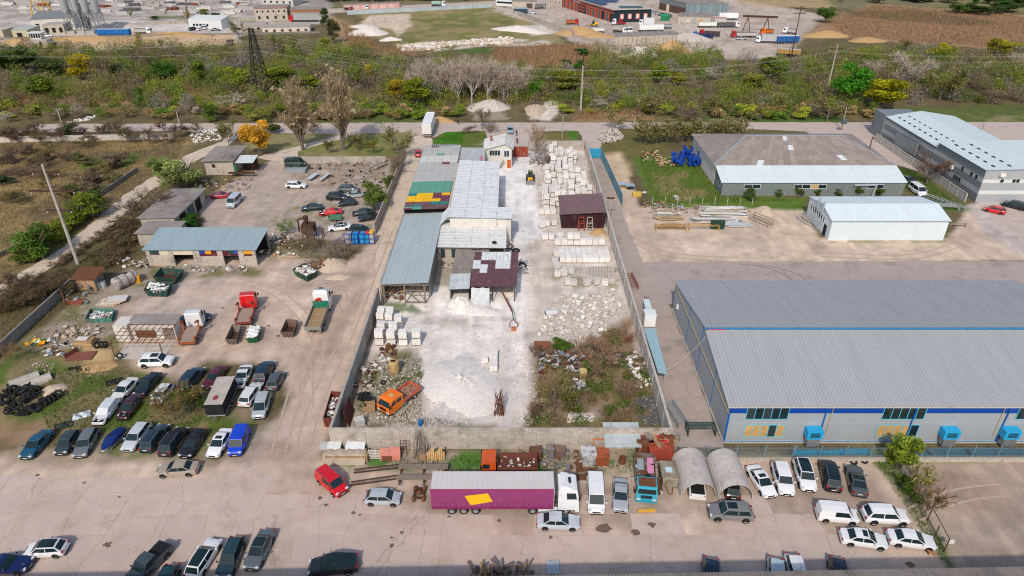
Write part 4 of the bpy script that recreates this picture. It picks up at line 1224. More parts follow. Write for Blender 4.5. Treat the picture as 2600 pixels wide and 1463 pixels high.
def patchq(mb,q,u0,u1,v0,v1,mat,off=.014):
 mb.poly([bil(q,u0,v0,off,PC[0]),bil(q,u1,v0,off,PC[0]),bil(q,u1,v1,off,PC[0]),bil(q,u0,v1,off,PC[0])],mat)
def wheel_mesh(r,w,key,n=14):
 t, rm=MB(), MB()
 t.lathe((0,0,0),[(r*.62,-w/2),(r*.93,-w/2),(r,-w*.32),(r,w*.32),(r*.93,w/2),(r*.62,w/2)],'rubber',n,'y',True)
 rm.lathe((0,0,0),[(.001,w*.30),(r*.22,w*.34),(r*.25,w*.22),(r*.55,w*.26),(r*.635,w*.47)],'rim',n,'y')
 rm.lathe((0,0,0),[(r*.635,-w*.47),(r*.55,-w*.26),(r*.25,-w*.22),(r*.22,-w*.34),(.001,-w*.30)],'rim',n,'y')
 return t.data('tyre_'+key,40), rm.data('rim_'+key,40)
CARMESH={}
def car_meshes(kind):
 if kind in CARMESH:
  return CARMESH[kind]
 L, W, hr, hb, hh, ht, xw0, xw1, xr1, xr0, r=CAR[kind]
 w, l2=W/2, L/2
 zb=.22 if r<.36 else.30
 van=kind in('van','small_van')
 PC[0]=((xw0+xr0)/2,0,hb+.1)
 st=[(l2,.57,.60),(l2-.05,.64,.78),(l2-.20,hh-.07,.92),(l2-.55,hh,.98),(xw0+.05,hb-.015,1.0),(xw0-.4,hb,1.0),(0,hb,1.0),(xr0+.5,hb+.01,1.0)]
 if kind=='pickup':
  st+=[(xr0-.05,ht,1.0),(-l2+.10,ht,.99),(-l2,ht-.05,.97),(-l2-.02,.6,.95)]
 elif l2+xr0>.45:
  st+=[(xr0,ht,.99),(-l2+.25,ht,.95),(-l2+.07,ht-.06,.87),(-l2,.62,.70)]
 else:
  st+=[(xr0,ht,.97),(-l2+.05,ht-.12,.90),(-l2,.60,.78)]
 b=MB()
 ring=[]
 for x, zt, k in st:
  k*=w
  ring.append([(x,-.84*k,zb),(x,-.97*k,zb+.10),(x,-k,zb+(zt-zb)*.45),(x,-.975*k,zt-.12),(x,-.90*k,zt-.02),(x,-.5*k,zt+.012),(x,0,zt+.02),(x,.5*k,zt+.012),(x,.90*k,zt-.02),(x,.975*k,zt-.12),(x,k,zb+(zt-zb)*.45),(x,.97*k,zb+.10),(x,.84*k,zb)])
 vs=[p for rg in ring for p in rg]
 n=13
 fs=[]
 for i in range(len(ring)-1):
  for j in range(n):
   j2=(j+1)%n
   fs.append((i*n+j,(i+1)*n+j,(i+1)*n+j2,i*n+j2))
 fs+=[tuple(range(n)),tuple(range((len(ring)-1)*n+n-1,(len(ring)-1)*n-1,-1))]
 b.mesh(vs,fs,'paint')
 xm=(xw1+xr1)/2
 wb, wt=.94*w, (.86 if van else.76)*w
 zr=hr-.05
 def side(s):
  return dict(fb=(xw0,s*.85*w,hb),mb=(xm,s*wb,hb+.005),rb=(xr0,s*.84*w,hb+.01),ft=(xw1,s*(wt-.03),zr),mt=(xm,s*wt,hr-.02),rt=(xr1,s*(wt-.05),zr-(.03 if not van else 0)))
 A, B=side(-1), side(1)
 g=lambda*p:b.poly(p,'paint')
 ctr=lambda x, z:(x,0,z)
 g(A['fb'],A['mb'],A['mt'],A['ft']);g(A['mb'],A['rb'],A['rt'],A['mt'])
 g(B['mb'],B['fb'],B['ft'],B['mt']);g(B['rb'],B['mb'],B['mt'],B['rt'])
 g(B['fb'],A['fb'],A['ft'],B['ft']);g(A['rb'],B['rb'],B['rt'],A['rt'])
 cf, cm, cr=ctr(xw1-.02,hr-.005), ctr(xm,hr+.03), ctr(xr1+.02,hr-.02)
 g(A['ft'],A['mt'],cm,cf);g(A['mt'],A['rt'],cr,cm);g(cf,cm,B['mt'],B['ft']);g(cm,cr,B['rt'],B['mt'])
 b.poly((A['ft'],cf,B['ft']),'paint');b.poly((A['rt'],B['rt'],cr),'paint')
 wx=(l2-.82*(L/4.6),-l2+.90*(L/4.6))
 for x in wx:
  for s in(-1,1):
   arc=[(x+(r+.055)*math.cos(a),s*(w+.004),.06+r+(r+.055)*math.sin(a)*.98)for a in np.linspace(-.35,math.pi+.35,10)]
   b.poly(arc if s<0 else arc[::-1],'black')
 b.bx(l2-.10,l2+.012,-.72*w,.72*w,zb,zb+.16,'black')
 b.bx(-l2-.012,-l2+.1,-.78*w,.78*w,zb,zb+.14,'black')
 P=[('body',b.data(kind+'_body',38),(0,0,0),1)]
 def part(name,fn,own=0):
  m_=MB()
  fn(m_)
  P.append((name,m_.data(kind+'_'+name),(0,0,0),own))
 qf=[B['fb'],A['fb'],A['ft'],B['ft']]
 qr=[A['rb'],B['rb'],B['rt'],A['rt']]
 part('windscreen',lambda m_:patchq(m_,qf,.025,.975,.02,.96,'glass'))
 if not van or kind=='van':
  part('rear_window',lambda m_:patchq(m_,qr,.05,.95,.06,.93,'glass'))
 for s in(0,1):
  S=(A,B)[s]
  q1=[S['fb'],S['mb'],S['mt'],S['ft']]if s==0 else[S['mb'],S['fb'],S['ft'],S['mt']]
  q2=[S['mb'],S['rb'],S['rt'],S['mt']]if s==0 else[S['rb'],S['mb'],S['mt'],S['rt']]
  u=(.09,.97)if s==0 else(.03,.91)
  u2=(.03,.90)if s==0 else(.10,.97)
  part('side_window',lambda m_,q1=q1,u=u:patchq(m_,q1,u[0],u[1],.05,.90,'glass'))
  if kind!='small_van':
   part('side_window',lambda m_,q2=q2,u2=u2:patchq(m_,q2,u2[0],u2[1],.05,.90,'glass'))
 for s in(-1,1):
  part('headlight',lambda m_,s=s:m_.box((l2-.13,s*.70*w,hh-.15),(.20,.34,.13),'lamp_glass',(0,.2,-s*.28)))
  part('tail_light',lambda m_,s=s:m_.box((-l2+.06,s*.74*w,ht-.14),(.14,.28,.15),'red_lamp',(0,0,s*.2)))
  part('mirror',lambda m_,s=s:m_.box((xw0-.28,s*(w+.09),hb+.07),(.12,.2,.13),'paint'),1)
 part('grille',lambda m_:m_.box((l2-.015,0,.56),(.07,.9*w,.16),'black'))
 part('licence_plate',lambda m_:m_.bx(l2+.013,l2+.02,-.26,.26,.40,.51,'plate'))
 part('licence_plate',lambda m_:m_.bx(-l2-.02,-l2-.013,-.26,.26,.60,.71,'plate'))
 if kind=='pickup':
  part('load_bed',lambda m_:m_.bx(-l2+.1,xr0-.12,-.80*w,.80*w,ht+.012,ht+.03,'black'))
 whl=wheel_mesh(r,.22,kind)
 roofq=[A['ft'],A['rt'],B['rt'],B['ft']]
 def rz_(x,f):
  if x>xm:
   k=(xw1-x)/(xw1-xm)
   ze, zc, we=zr*(1-k)+(hr-.02)*k, (hr-.005)*(1-k)+(hr+.03)*k, (wt-.03)*(1-k)+wt*k
  else:
   k=(xm-x)/(xm-xr1)
   ze, zc, we=(hr-.02)*(1-k)+(zr-.03)*k, (hr+.03)*(1-k)+(hr-.02)*k, wt*(1-k)+(wt-.05)*k
  return we*f, zc*(1-abs(f))+ze*abs(f)+.014
 def roofpanel(xs,f):
  m_=MB()
  for x0, x1 in zip(xs,xs[1:]):
   for f0, f1 in((-f,0),(0,f)):
    m_.poly([(x,*rz_(x,ff))for x,ff in((x0,f0),(x0,f1),(x1,f1),(x1,f0))],'glass')
  return m_
 sr=roofpanel((xw1-.12,(xw1*2+xm)/3,xm+.02),.62)
 pano=roofpanel((xw1-.03,(xw1+xm)/2,xm,(xr1+xm)/2,xr1+.1),.86)
 rails=MB()
 for s in(-1,1):
  rails.bar((xw1-.25,s*.84*wt,hr+.05),(xr1+.1,s*.84*wt,hr+.04),.05,.05,'chrome')
 CARMESH[kind]=dict(parts=P,wheel=whl,wx=wx,wy=w-.095,r=r,sunroof=sr.data(kind+'_sunroof'),pano=pano.data(kind+'_pano'),rails=rails.data(kind+'_rails'),dim=CAR[kind])
 return CARMESH[kind]
def car(kind,col,t,pr,pf,label,opt='',group=None,z=0.0,scale=None,pos=None,rz=None):
 mm=car_meshes(kind)
 if pos is None:
  c, rz=heading(t,*pr,*pf)
  pos=(c.x,c.y,z)
 o=thing('parked_car'if 'van'not in kind or kind=='minivan'else 'parked_van',label,'van'if kind in('van','small_van')else('pickup'if kind=='pickup'else 'car'),pos,rz,group or 'parked cars and vans',scale)
 jit=tuple(min(1,max(0,c_))for c_ in col)
 for nm, me, loc, own in mm['parts']:
  if 'nofront'in opt and nm in('headlight','grille','licence_plate'):
   continue
  if 'noglass'in opt and nm in('windscreen','side_window'):
   continue
  put(nm,me,o,loc,col=jit)
 for x in mm['wx']:
  for s in(-1,1):
   if 'nowheel'in opt and x>0:
    continue
   wv=put('wheel',mm['wheel'][0],o,(x,s*mm['wy'],mm['r']))
   put('rim',mm['wheel'][1],wv)
 if 'pano'in opt:
  put('glass_roof',mm['pano'],o)
 elif 'sun'in opt:
  put('sunroof',mm['sunroof'],o)
 if 'rails'in opt:
  put('roof_rails',mm['rails'],o)
 if 'nofront'in opt or 'bay'in opt:
  L, W, hr, hb, hh, ht, xw0=mm['dim'][:7]
  e=MB()
  e.bx(xw0+.15,L/2-.1,-.38*W,.38*W,hh-.05,hh+.03,'black')
  for k in range(7):
   e.box((R.uniform(xw0+.25,L/2-.2),R.uniform(-.3,.3)*W,hh+.05),(R.uniform(.15,.4),R.uniform(.12,.35),R.uniform(.08,.18)),R.choice(['steel','black','rust','limestone']),(0,0,R.uniform(0,3)))
  e.build('engine_bay',o)
 return o
W_, BK, SIL, GRY, NAVY=(.80,.81,.82), (.012,.013,.016), (.45,.47,.49), (.115,.125,.135), (.012,.028,.055)
TEAL, MAR, RED, GOLD, DGRN=(.012,.038,.045), (.10,.012,.022), (.60,.008,.015), (.36,.31,.24), (.008,.035,.028)
CARS=[('sedan',(.008,.075,.14),30,(475,5),(260,240),'petrol blue sedan at the left end of the long row',''),('hatch',(.035,.05,.052),30,(765,-10),(600,215),'charcoal hatchback parked next to the petrol blue sedan',''),('wagon',(.14,.155,.17),30,(930,-10),(800,225),'mid grey hatchback nosed up to the jet ski under blue cover',''),('wagon',(.52,.56,.60),30,(1470,-85),(1270,180),'pale silver estate car between blue cover and dark blue estate',''),('wagon',(.012,.035,.055),30,(1470,170),(1640,-60),'dark blue estate with roof rails, tail towards the camera','rails'),('suv',BK,30,(1660,215),(1830,-20),'black off-roader with silver roof rails, tail to the camera','rails'),('sedan',BK,30,(2020,-10),(1860,235),'black saloon with chrome window line beside the white sunroof saloon',''),('sedan',W_,30,(2285,-20),(2130,240),'white saloon with sunroof left of the bright blue van','sun'),('small_van',(.004,.05,.55),30,(2455,-30),(2350,235),'bright blue small van at the right end of the long row',''),('sedan',GOLD,30,(1965,360),(1610,380),'champagne beige saloon parked crosswise in front of the long row',''),('hatch',(.78,.79,.80),30,(645,1165),(285,1185),'white electric hatchback with black roof in the foreground yard','pano'),('coupe',(.004,.016,.09),30,(-75,1330),(205,1330),'deep blue car cut off by the left edge of the picture',''),('pickup',(.05,.065,.075),30,(1625,1190),(1330,1500),'dark grey pickup with a covered load bed',''),('hatch',(.012,.045,.055),30,(1720,1395),(1610,1640),'dark teal car cut off below the grey pickup',''),('wagon',W_,30,(1945,1420),(2140,1115),'white estate with glass roof, tail towards the camera','pano'),('wagon',(.018,.045,.055),30,(2370,1125),(2265,1390),'dark slate estate between white estate and damaged grey saloon',''),('sedan',(.10,.125,.145),31,(120,1000),(-55,1370),'grey saloon with black roof and a broken front wing','pano'),('coupe_suv',(.015,.02,.026),31,(995,1315),(560,1370),'black fastback off-roader parked sideways near the bottom edge','pano'),('small_van',RED,31,(640,405),(885,620),'red small van with white roof strips by the steel ramps','rails'),('hatch',(.42,.46,.50),31,(1110,655),(1440,665),'silver small hatchback between the red van and the axle',''),('sedan',(.50,.55,.60),32,(250,890),(680,905),'silver saloon in front of the purple curtain trailer',''),('van',W_,32,(830,470),(850,810),'white van with a black stripe over bonnet and roof',''),('sedan',(.36,.39,.43),32,(1090,480),(1090,790),'old silver saloon between the striped van and turquoise lorry',''),('pickup',(.70,.70,.68),32,(1865,650),(1830,330),'white pickup carrying pallets inside the left arched shelter',''),('hatch',BK,32,(2225,660),(2190,420),'black hatchback inside the right arched shelter',''),('suv',(.20,.20,.205),32,(2400,820),(1995,800),'grey crossover with sunroof parked across below the arched shelters','sun'),('sedan',W_,32,(2420,365),(2595,625),'white saloon with sunroof nearest the arched shelters','sun'),('suv',W_,33,(105,320),(195,630),'white crossover with plain white roof in the row of five',''),('suv',W_,33,(320,290),(415,580),'white off-roader with a black glass roof in the row of five','pano'),('suv',BK,33,(660,580),(590,300),'black off-roader between white off-roader and grey coupe','rails pano'),('coupe',(.085,.095,.10),33,(925,620),(855,345),'grey muscle coupe with red tail lights at the row end','pano'),('small_van',W_,33,(500,810),(890,850),'white delivery van without rear side windows',''),('suv',W_,33,(950,830),(1405,855),'white off-roader right of the white delivery van',''),('sedan',W_,33,(730,1040),(1195,1105),'white saloon with black front roof half in the lowest row','sun'),('sedan',W_,33,(1220,1050),(1660,1110),'white saloon with plain roof beside the steel gate',''),('hatch',NAVY,32,(2000,1330),(2000,1560),'dark blue car tail behind the grey roof at the bottom',''),('hatch',(.45,.55,.60),33,(80,1320),(90,1560),'pale blue car half hidden by the grey roof',''),('hatch',W_,33,(255,1290),(330,1520),'white car half hidden by the grey roof',''),('hatch',(.02,.03,.05),33,(690,1310),(730,1560),'dark blue car half hidden by the roof at right',''),('suv',W_,20,(1410,740),(1740,730),'white crossover standing alone beside the ruined white hut','sun'),('sedan',(.66,.67,.66),20,(1345,920),(1160,1115),'white old saloon beside a black saloon on the grass',''),('sedan',(.01,.016,.026),20,(1580,860),(1390,1065),'black long saloon between two white wrecks',''),('hatch',(.66,.67,.68),20,(1700,980),(1560,1150),'white wrecked hatchback without bumper on the grass','nofront'),('wagon',(.62,.65,.68),20,(1150,1130),(985,1345),'silver gutted wreck with open engine bay and black nose','nofront noglass'),('sedan',(.05,.012,.02),20,(1380,1085),(1225,1300),'maroon wreck with a white torn-off front','nofront nowheel'),('suv',(.012,.035,.06),20,(1860,990),(1995,830),'dark blue tall estate behind the black tarpaulin trailer',''),('sedan',MAR,20,(2235,795),(2085,990),'maroon old saloon next to the green and white coupe',''),('coupe',(.62,.66,.66),20,(2480,800),(2395,975),'white sports coupe with green flanks','bay'),('suv',NAVY,21,(40,930),(125,760),'navy off-roader at the far right of the wreck rows',''),('hatch',(.075,.09,.105),21,(155,1000),(240,850),'grey hatchback rightmost of the upper left yard row',''),('wagon',(.68,.69,.68),20,(2450,1165),(2590,960),'white boxy estate beside the black tarpaulin trailer',''),('minivan',(.40,.44,.46),21,(95,1060),(15,1310),'silver people carrier facing the camera below the white estate',''),('sedan',(.008,.012,.022),20,(1820,320),(2095,280),'black car half hidden behind the white lorry cab',''),('van',DGRN,11,(310,235),(500,235),'dark green van shell resting on a stack of sheets','nowheel',1.0),('wagon',W_,11,(305,410),(500,415),'white estate standing alone in the upper yard',''),('suv',(.10,.115,.125),11,(830,455),(1025,455),'grey off-roader topmost of the wrecks in the upper yard',''),('sedan',(.34,.37,.39),11,(920,515),(1090,500),'silver smashed saloon by the green bush','nofront'),('suv',(.008,.012,.018),11,(725,530),(910,540),'black off-roader in the middle of the upper yard',''),('hatch',(.012,.016,.018),11,(1005,580),(835,600),'black hatchback behind the red wreck',''),('sedan',(.012,.035,.04),11,(660,630),(465,645),'dark green old saloon left of the red wreck',''),('coupe',(.55,.01,.012),11,(835,675),(665,690),'bright red stripped wreck in the upper yard','nofront noglass'),('sedan',(.03,.042,.045),11,(1175,680),(985,695),'dark grey saloon with missing nose by the panel fence','nofront'),('sedan',(.008,.009,.011),11,(1240,720),(1030,750),'black saloon against the panel fence',''),('sedan',(.76,.77,.78),11,(950,825),(725,845),'white saloon with dark roof near the blue frame','pano'),('minivan',(.03,.035,.045),11,(935,855),(1165,880),'dark grey people carrier right of the white saloon',''),('coupe',(.42,.01,.03),10,(2125,520),(2330,505),'crimson car among scrap by the long grey roof','bay'),('van',(.50,.54,.57),10,(2395,540),(2310,625),'silver van at the edge of the upper yard',''),('hatch',(.50,.008,.03),11,(1632,125),(1634,55),'red small car on the gravel lane beside the patchwork roof',''),('sedan',(.30,.40,.50),1,(2550,1270),(2560,1345),'blue grey car on the road above the gate house',''),('sedan',(.07,.085,.10),13,(1340,330),(1480,395),'dark grey car behind the low grey green hall',''),('van',W_,13,(1450,430),(1560,510),'white van with orange marking on its roof',''),('hatch',RED,13,(2365,680),(2195,645),'red hatchback on the far right apron',''),('suv',(.008,.012,.015),13,(2573,640),(2390,595),'black estate beside the red hatchback on the apron',''),]
for kind, col, t, pr, pf, lab, opt, *zz in CARS:
 car(kind,col,t,pr,pf,lab,opt,z=zz[0]if zz else 0.0)
# -- lorries
TW=wheel_mesh(.50,.30,'lorry',16)
def wheels(o,xs,wy,r=.5,dual=()):
 for x in xs:
  for s in(-1,1):
   k=r/.5
   wv=put('wheel',TW[0],o,(x,s*wy,r),scale=(k,k*(1.7 if x in dual else 1),k))
   put('rim',TW[1],wv)
CABS={}
def cab_meshes(style):
 if style in CABS:
  return CABS[style]
 hgt, ln, wd, z0, slope={'big':(2.75,2.25,2.48,.95,.22),'mid':(2.15,1.75,2.40,.90,.14),'crew':(1.65,2.75,2.15,.70,.55),'old':(1.75,1.75,2.30,.85,.10)}[style]
 w=wd/2
 PC[0]=(-ln/2,0,z0+hgt/2)
 hb=z0+hgt*(.46 if style!='crew'else.5)
 zt=z0+hgt
 b=MB()
 prof=[(0,z0-.25),(.02,hb-.1),(0,hb),(-slope,zt-.22),(-slope-.25,zt-.04),(-slope-.6,zt),(-ln+.05,zt),(-ln,zt-.08),(-ln,z0-.25)]
 vs, fs=[], []
 for s in(-1,1):
  for x, z in prof:
   k=1.0 if z<hb+.01 else.93
   vs.append((x,s*w*k,z))
 n=len(prof)
 fs=[(i,i+1,n+i+1,n+i)for i in range(n-1)]+[(n-1,0,n,2*n-1),tuple(range(n-1,-1,-1)),tuple(range(n,2*n))]
 b.mesh(vs,fs,'paint')
 if style=='big':
  b.hexa([(-1.95,-w*.86,zt),(-slope-.62,-w*.86,zt),(-slope-.62,w*.86,zt),(-1.95,w*.86,zt),(-1.95,-w*.84,zt+.42),(-slope-1.0,-w*.84,zt+.30),(-slope-1.0,w*.84,zt+.30),(-1.95,w*.84,zt+.42)],'paint')
 P=[('cab',b.data('cab_'+style,30))]
 def part(nm,fn):
  m_=MB()
  fn(m_)
  P.append((nm,m_.data(nm+'_'+style)))
 qf=[(0,-w,hb),(0,w,hb),(-slope,w*.93,zt-.22),(-slope,-w*.93,zt-.22)]
 part('windscreen',lambda m_:patchq(m_,qf,.06,.94,.06,.92,'glass',.015))
 for s in(-1,1):
  q=[(-ln,s*w,hb),(0,s*w,hb),(-slope,s*w*.93,zt-.2),(-ln,s*w*.93,zt-.2)]
  if s>0:
   q=[q[1],q[0],q[3],q[2]]
  uu=(.42,.90)if s<0 else(.10,.58)
  if style=='crew':
   part('side_window',lambda m_,q=q,s=s:patchq(m_,q,*((.56,.86)if s<0 else(.14,.44)),.1,.86,'glass',.015))
   part('side_window',lambda m_,q=q,s=s:patchq(m_,q,*((.16,.48)if s<0 else(.52,.84)),.1,.86,'glass',.015))
  else:
   part('side_window',lambda m_,q=q,uu=uu:patchq(m_,q,*uu,.08,.75 if style=='big'else.88,'glass',.015))
  part('headlight',lambda m_,s=s:m_.box((.03,s*w*.74,z0+.02),(.06,.42,.2),'lamp_glass'))
  part('mirror',lambda m_,s=s:m_.box((-.02,s*(w+.17),hb+.35),(.12,.22,.5),'black'))
 part('grille',lambda m_:[m_.bx(.012,.05,-w*.55,w*.55,z0+.2+.12*k,z0+.27+.12*k,'black')for k in range(4)])
 part('bumper',lambda m_:m_.bx(-.35,.06,-w,w,.42,z0-.12,'tint'))
 if style=='big':
  part('roof_hatch',lambda m_:m_.bx(-slope-.95,-slope-.66,-.35,.35,zt+.14,zt+.33,'glass'))
 CABS[style]=P
 return P
def cab(o,style,col,x=0.0,bumper=(.5,.5,.5)):
 for nm, me in cab_meshes(style):
  put(nm,me,o,(x,0,0),col=bumper if nm=='bumper'else col)
def lorry(label,t,pr,pf,length,z=.9,group='lorries',name='lorry'):
 c, rz=heading(t,*pr,*pf,z=z)
 return thing(name,label,'truck',(c.x,c.y,0),rz,group)
def frame(o,x0,x1,z=.85,col=(.05,.05,.055)):
 mb=MB()
 for s in(-1,1):
  mb.bx(x0,x1,s*.42-.06,s*.42+.06,z-.14,z+.12,'tint')
 for k in range(5):
  x=x0+(x1-x0)*(k+.5)/5
  mb.bx(x-.06,x+.06,-.36,.36,z-.1,z+.1,'tint')
 mb.bx(x0+.3,x0+1.2,-1.1,-.5,z-.35,z+.05,'steel')
 mb.bx(x1-1.6,x1-.7,.5,1.1,z-.35,z+.05,'steel')
 return mb.build('frame',o,col=col)
def dropside(o,x0,x1,w,z,h,col,colfloor=(.36,.29,.22),head=None,headh=None,mat='tint'):
 MB().bx(x0,x1,-w,w,z-.1,z,'tint').build('load_floor',o,col=colfloor)
 for s in(-1,1):
  MB().bx(x0,x1,s*w-.04,s*w+.04,z-.1,z+h,mat).build('side_board',o,col=col)
 MB().bx(x0-.04,x0+.04,-w,w,z-.12,z+h,mat).build('tailboard',o,col=col)
 MB().bx(x1-.04,x1+.04,-w,w,z-.1,z+(headh or h),mat).build('headboard',o,col=head or col)
def junk(o_or_none,name,x0,x1,y0,y1,z0,z1,n,mats,seed=1,size=(.2,.7),**kw):
 rr=random.Random(seed)
 mb=MB()
 for k in range(n):
  c=(rr.uniform(x0,x1),rr.uniform(y0,y1),rr.uniform(z0,z1))
  mt=rr.choice(mats)
  q=rr.random()
  if q<.4:
   mb.box(c,(rr.uniform(*size),rr.uniform(*size)*.6,rr.uniform(*size)*.3),mt,(rr.uniform(-.5,.5),rr.uniform(-.5,.5),rr.uniform(0,6)))
  elif q<.7:
   mb.rock(c,rr.uniform(*size)*.45,mt,(1,1,.7),rr)
  else:
   a=rr.uniform(0,6.28)
   ln=rr.uniform(*size)*1.3
   mb.bar(c,(c[0]+ln*math.cos(a),c[1]+ln*math.sin(a),c[2]+rr.uniform(-.15,.25)),.07,.07,mt)
 return mb.build(name,o_or_none,**kw)
a, b=at(31,1770,770,1.0), at(32,670,770,1.0)
semi=thing('semi_trailer_lorry','white tractor with long purple curtain trailer and yellow patch','truck',((a.x+b.x)/2,(a.y+b.y)/2+1.3,0),0.0,'lorries')
xf=(b.x-a.x)/2
cab(semi,'big',(.80,.81,.82),xf,(.78,.79,.80))
frame(semi,xf-6.0,xf-.5)
wheels(semi,(xf-1.35,),1.05,.5)
wheels(semi,(xf-5.0,),1.0,.5,(xf-5.0,))
for s in(-1,1):
 MB().bx(xf-4.4,xf-2.3,s*1.11-.11,s*1.11+.11,.45,.95,'tint').build('side_skirt',semi,col=(.78,.79,.8))
tx0, tx1=-xf, xf-2.75
MB().bx(tx0,tx1,-1.25,1.25,1.05,1.25,'tint').build('trailer_floor',semi,col=(.18,.02,.12))
rf=MB()
nseg=24
for k in range(nseg):
 xa, xb=tx0+(tx1-tx0)*k/nseg, tx0+(tx1-tx0)*(k+1)/nseg
 rf.hexa([(xa,-1.25,3.93),(xb,-1.25,3.93),(xb,1.25,3.93),(xa,1.25,3.93),(xa,-1.25,3.98),(xb,-1.25,3.98),(xb,1.25,3.98),(xa,1.25,3.98)],'tint_clean')
 rf.bx(xa-.02,xa+.02,-1.26,1.26,3.98,4.0,'tint_clean')
rf.build('trailer_roof',semi,col=(.60,.575,.56))
for s in(-1,1):
 cu=MB()
 nn=40
 pts=[]
 for k in range(nn+1):
  x=tx0+(tx1-tx0)*k/nn
  wv=.03*math.sin(k*2.2)
  pts.append(((x,s*(1.26+wv),.92),(x,s*(1.27+wv*.3),2.4),(x,s*1.255,3.93)))
 for p, q in zip(pts,pts[1:]):
  for i in(0,1):
   cu.poly((p[i],q[i],q[i+1],p[i+1])if s<0 else(p[i+1],q[i+1],q[i],p[i]),'tint_cloth')
 cu.build('curtain',semi,smooth=60,col=(.27,.045,.15))
 for k in range(23):
  x=tx0+.35+k*.56
  MB().bx(x,x+.035,s*1.31-.006,s*1.31+.006,1.22,1.95,'tint').build('strap',semi,col=(.20,.03,.11))
 MB().bx(tx0,tx1,s*1.31-.01,s*1.31+.01,.93,1.22,'tint').build('lower_band',semi,col=(.22,.02,.11))
MB().bx(tx0-.06,tx0-.005,-1.27,1.27,1.0,3.96,'tint').build('rear_door',semi,col=(.35,.03,.18))
MB().bx(tx1+.005,tx1+.06,-1.27,1.27,1.0,3.96,'tint').build('front_board',semi,col=(.5,.48,.48))
yp=MB().poly([(tx0+3.6,-1.325,2.95),(tx0+4.2,-1.325,1.55),(tx0+6.6,-1.325,2.1),(tx0+6.1,-1.325,3.35)],'tint_clean')
yp.build('yellow_patch',semi,col=(.85,.48,.01))
wheels(semi,(tx0+2.1,tx0+3.4,tx0+4.7),1.0,.48,(tx0+2.1,tx0+3.4,tx0+4.7))
MB().bx(tx0+7.4,tx0+10.0,-.9,.9,.5,1.0,'rust_dark').build('spare_box',semi)
for s in(-1,1):
 MB().bx(tx1-2.3,tx1-2.1,s*.9-.08,s*.9+.08,0,1.05,'steel').build('landing_leg',semi)
o=lorry('turquoise old lorry with rusty cab roof and junk-filled bed',32,(1320,250),(1350,690),6.5,z=.9)
cab(o,'old',(.03,.36,.50),3.2,(.03,.30,.42))
MB().bx(1.62,2.95,-.95,.95,2.605,2.62,'rust').build('rusty_roof',o)
frame(o,-3.2,2.6)
dropside(o,-3.2,1.2,1.15,1.15,.55,(.16,.13,.10),(.16,.12,.09))
wheels(o,(2.3,-1.0,-2.3),.98,.48)
MB().box((-1.2,.62,1.75),(2.3,.75,.06),'tint',(0,.06,0)).build('pink_board',o,col=(.66,.25,.42))
junk(o,'load',-3.0,1.0,-1,1,1.2,1.6,45,['galv','rust','wood_grey','steel','rubber'],4,(.3,1.0))
MB().box((-1.3,-.5,1.72),(1.8,.7,.05),'galv',(.1,0,0)).build('sheet_metal',o)
o=lorry('orange lorry with rusty open body behind the purple trailer',31,(2980,330),(2080,330),6,z=1.2)
cab(o,'old',(.62,.10,.015),3.1,(.5,.1,.03))
frame(o,-3.4,2.4)
dropside(o,-3.4,1.15,1.15,1.2,.75,(.17,.055,.04),(.13,.05,.035),mat='tint_rust')
wheels(o,(2.2,-1.3,-2.5),.98,.48)
junk(o,'load',-3.1,.9,-1,1,1.2,1.45,40,['limestone','rust','limestone_dirty'],5,(.2,.5))
o=lorry('orange crew-cab lorry with salmon dropside bed of rubble',21,(1640,960),(1240,1260),6,z=.8)
cab(o,'crew',(.80,.17,.006),3.1,(.03,.03,.035))
frame(o,-3.0,1.5,.7)
dropside(o,-3.0,.25,1.08,.95,.42,(.52,.12,.07),(.30,.15,.10))
wheels(o,(2.2,-1.7),.92,.40)
junk(o,'rubble',-2.8,.1,-.95,.95,.96,1.02,90,['rust','sand_pale','wood'],6,(.08,.25))
MB().box((1.55,.1,2.40),(.5,.7,.08),'wood_new').build('beacon_board',o)
def skip_loader(label,t,pr,pf,col,framecol,style='mid',xoff=0):
 o=lorry(label,t,pr,pf,6,z=1.0)
 cab(o,style,col,3.3,(.06,.06,.065))
 frame(o,-3.2,2.4,.85,framecol)
 MB().bx(-3.1,.9,-1.15,1.15,1.0,1.12,'tint').build('deck',o,col=(.34,.25,.20))
 for s in(-1,1):
  MB().bx(-3.1,.9,s*1.15-.07,s*1.15+.07,.98,1.25,'tint_rust').build('deck_rail',o,col=framecol)
  m_=MB().bar((-.2,s*1.12,1.1),(.4,s*1.12,2.5),.2,.25,'tint_rust').bar((.4,s*1.12,2.5),(-1.0,s*1.12,2.95),.18,.22,'tint_rust')
  m_.build('lifting_arm',o,col=framecol)
  MB().bar((-2.9,s*1.12,.5),(-2.9,s*1.12,1.7),.2,.2,'tint_rust').build('stabiliser',o,col=framecol)
 MB().bx(-3.2,-3.0,-1.2,1.2,.62,.9,'tint_rust').build('rear_beam',o,col=framecol)
 wheels(o,(2.35,-1.2,-2.3),.98,.5)
 return o
skip_loader('red skip loader lorry standing in the dirt yard',20,(2420,400),(2535,80),(.62,.008,.012),(.26,.04,.035))
skip_loader('white cab lorry with rusty orange skip frame beside the hut',20,(1850,590),(2000,270),(.70,.71,.72),(.36,.10,.035))
o=lorry('white lorry with long empty dropside bed and green headboard',21,(550,480),(705,80),9,z=1.1)
cab(o,'big',(.76,.77,.76),4.6,(.7,.7,.7))
frame(o,-4.4,3.9)
dropside(o,-4.4,1.9,1.22,1.3,.55,(.24,.235,.20),(.45,.36,.29),(.01,.16,.10),1.25)
for k in range(3):
 MB().bx(-4.0+k*2.0,-2.1+k*2.0,-1.1,1.1,1.302,1.315+.004*k,'wood').build('floor_board',o)
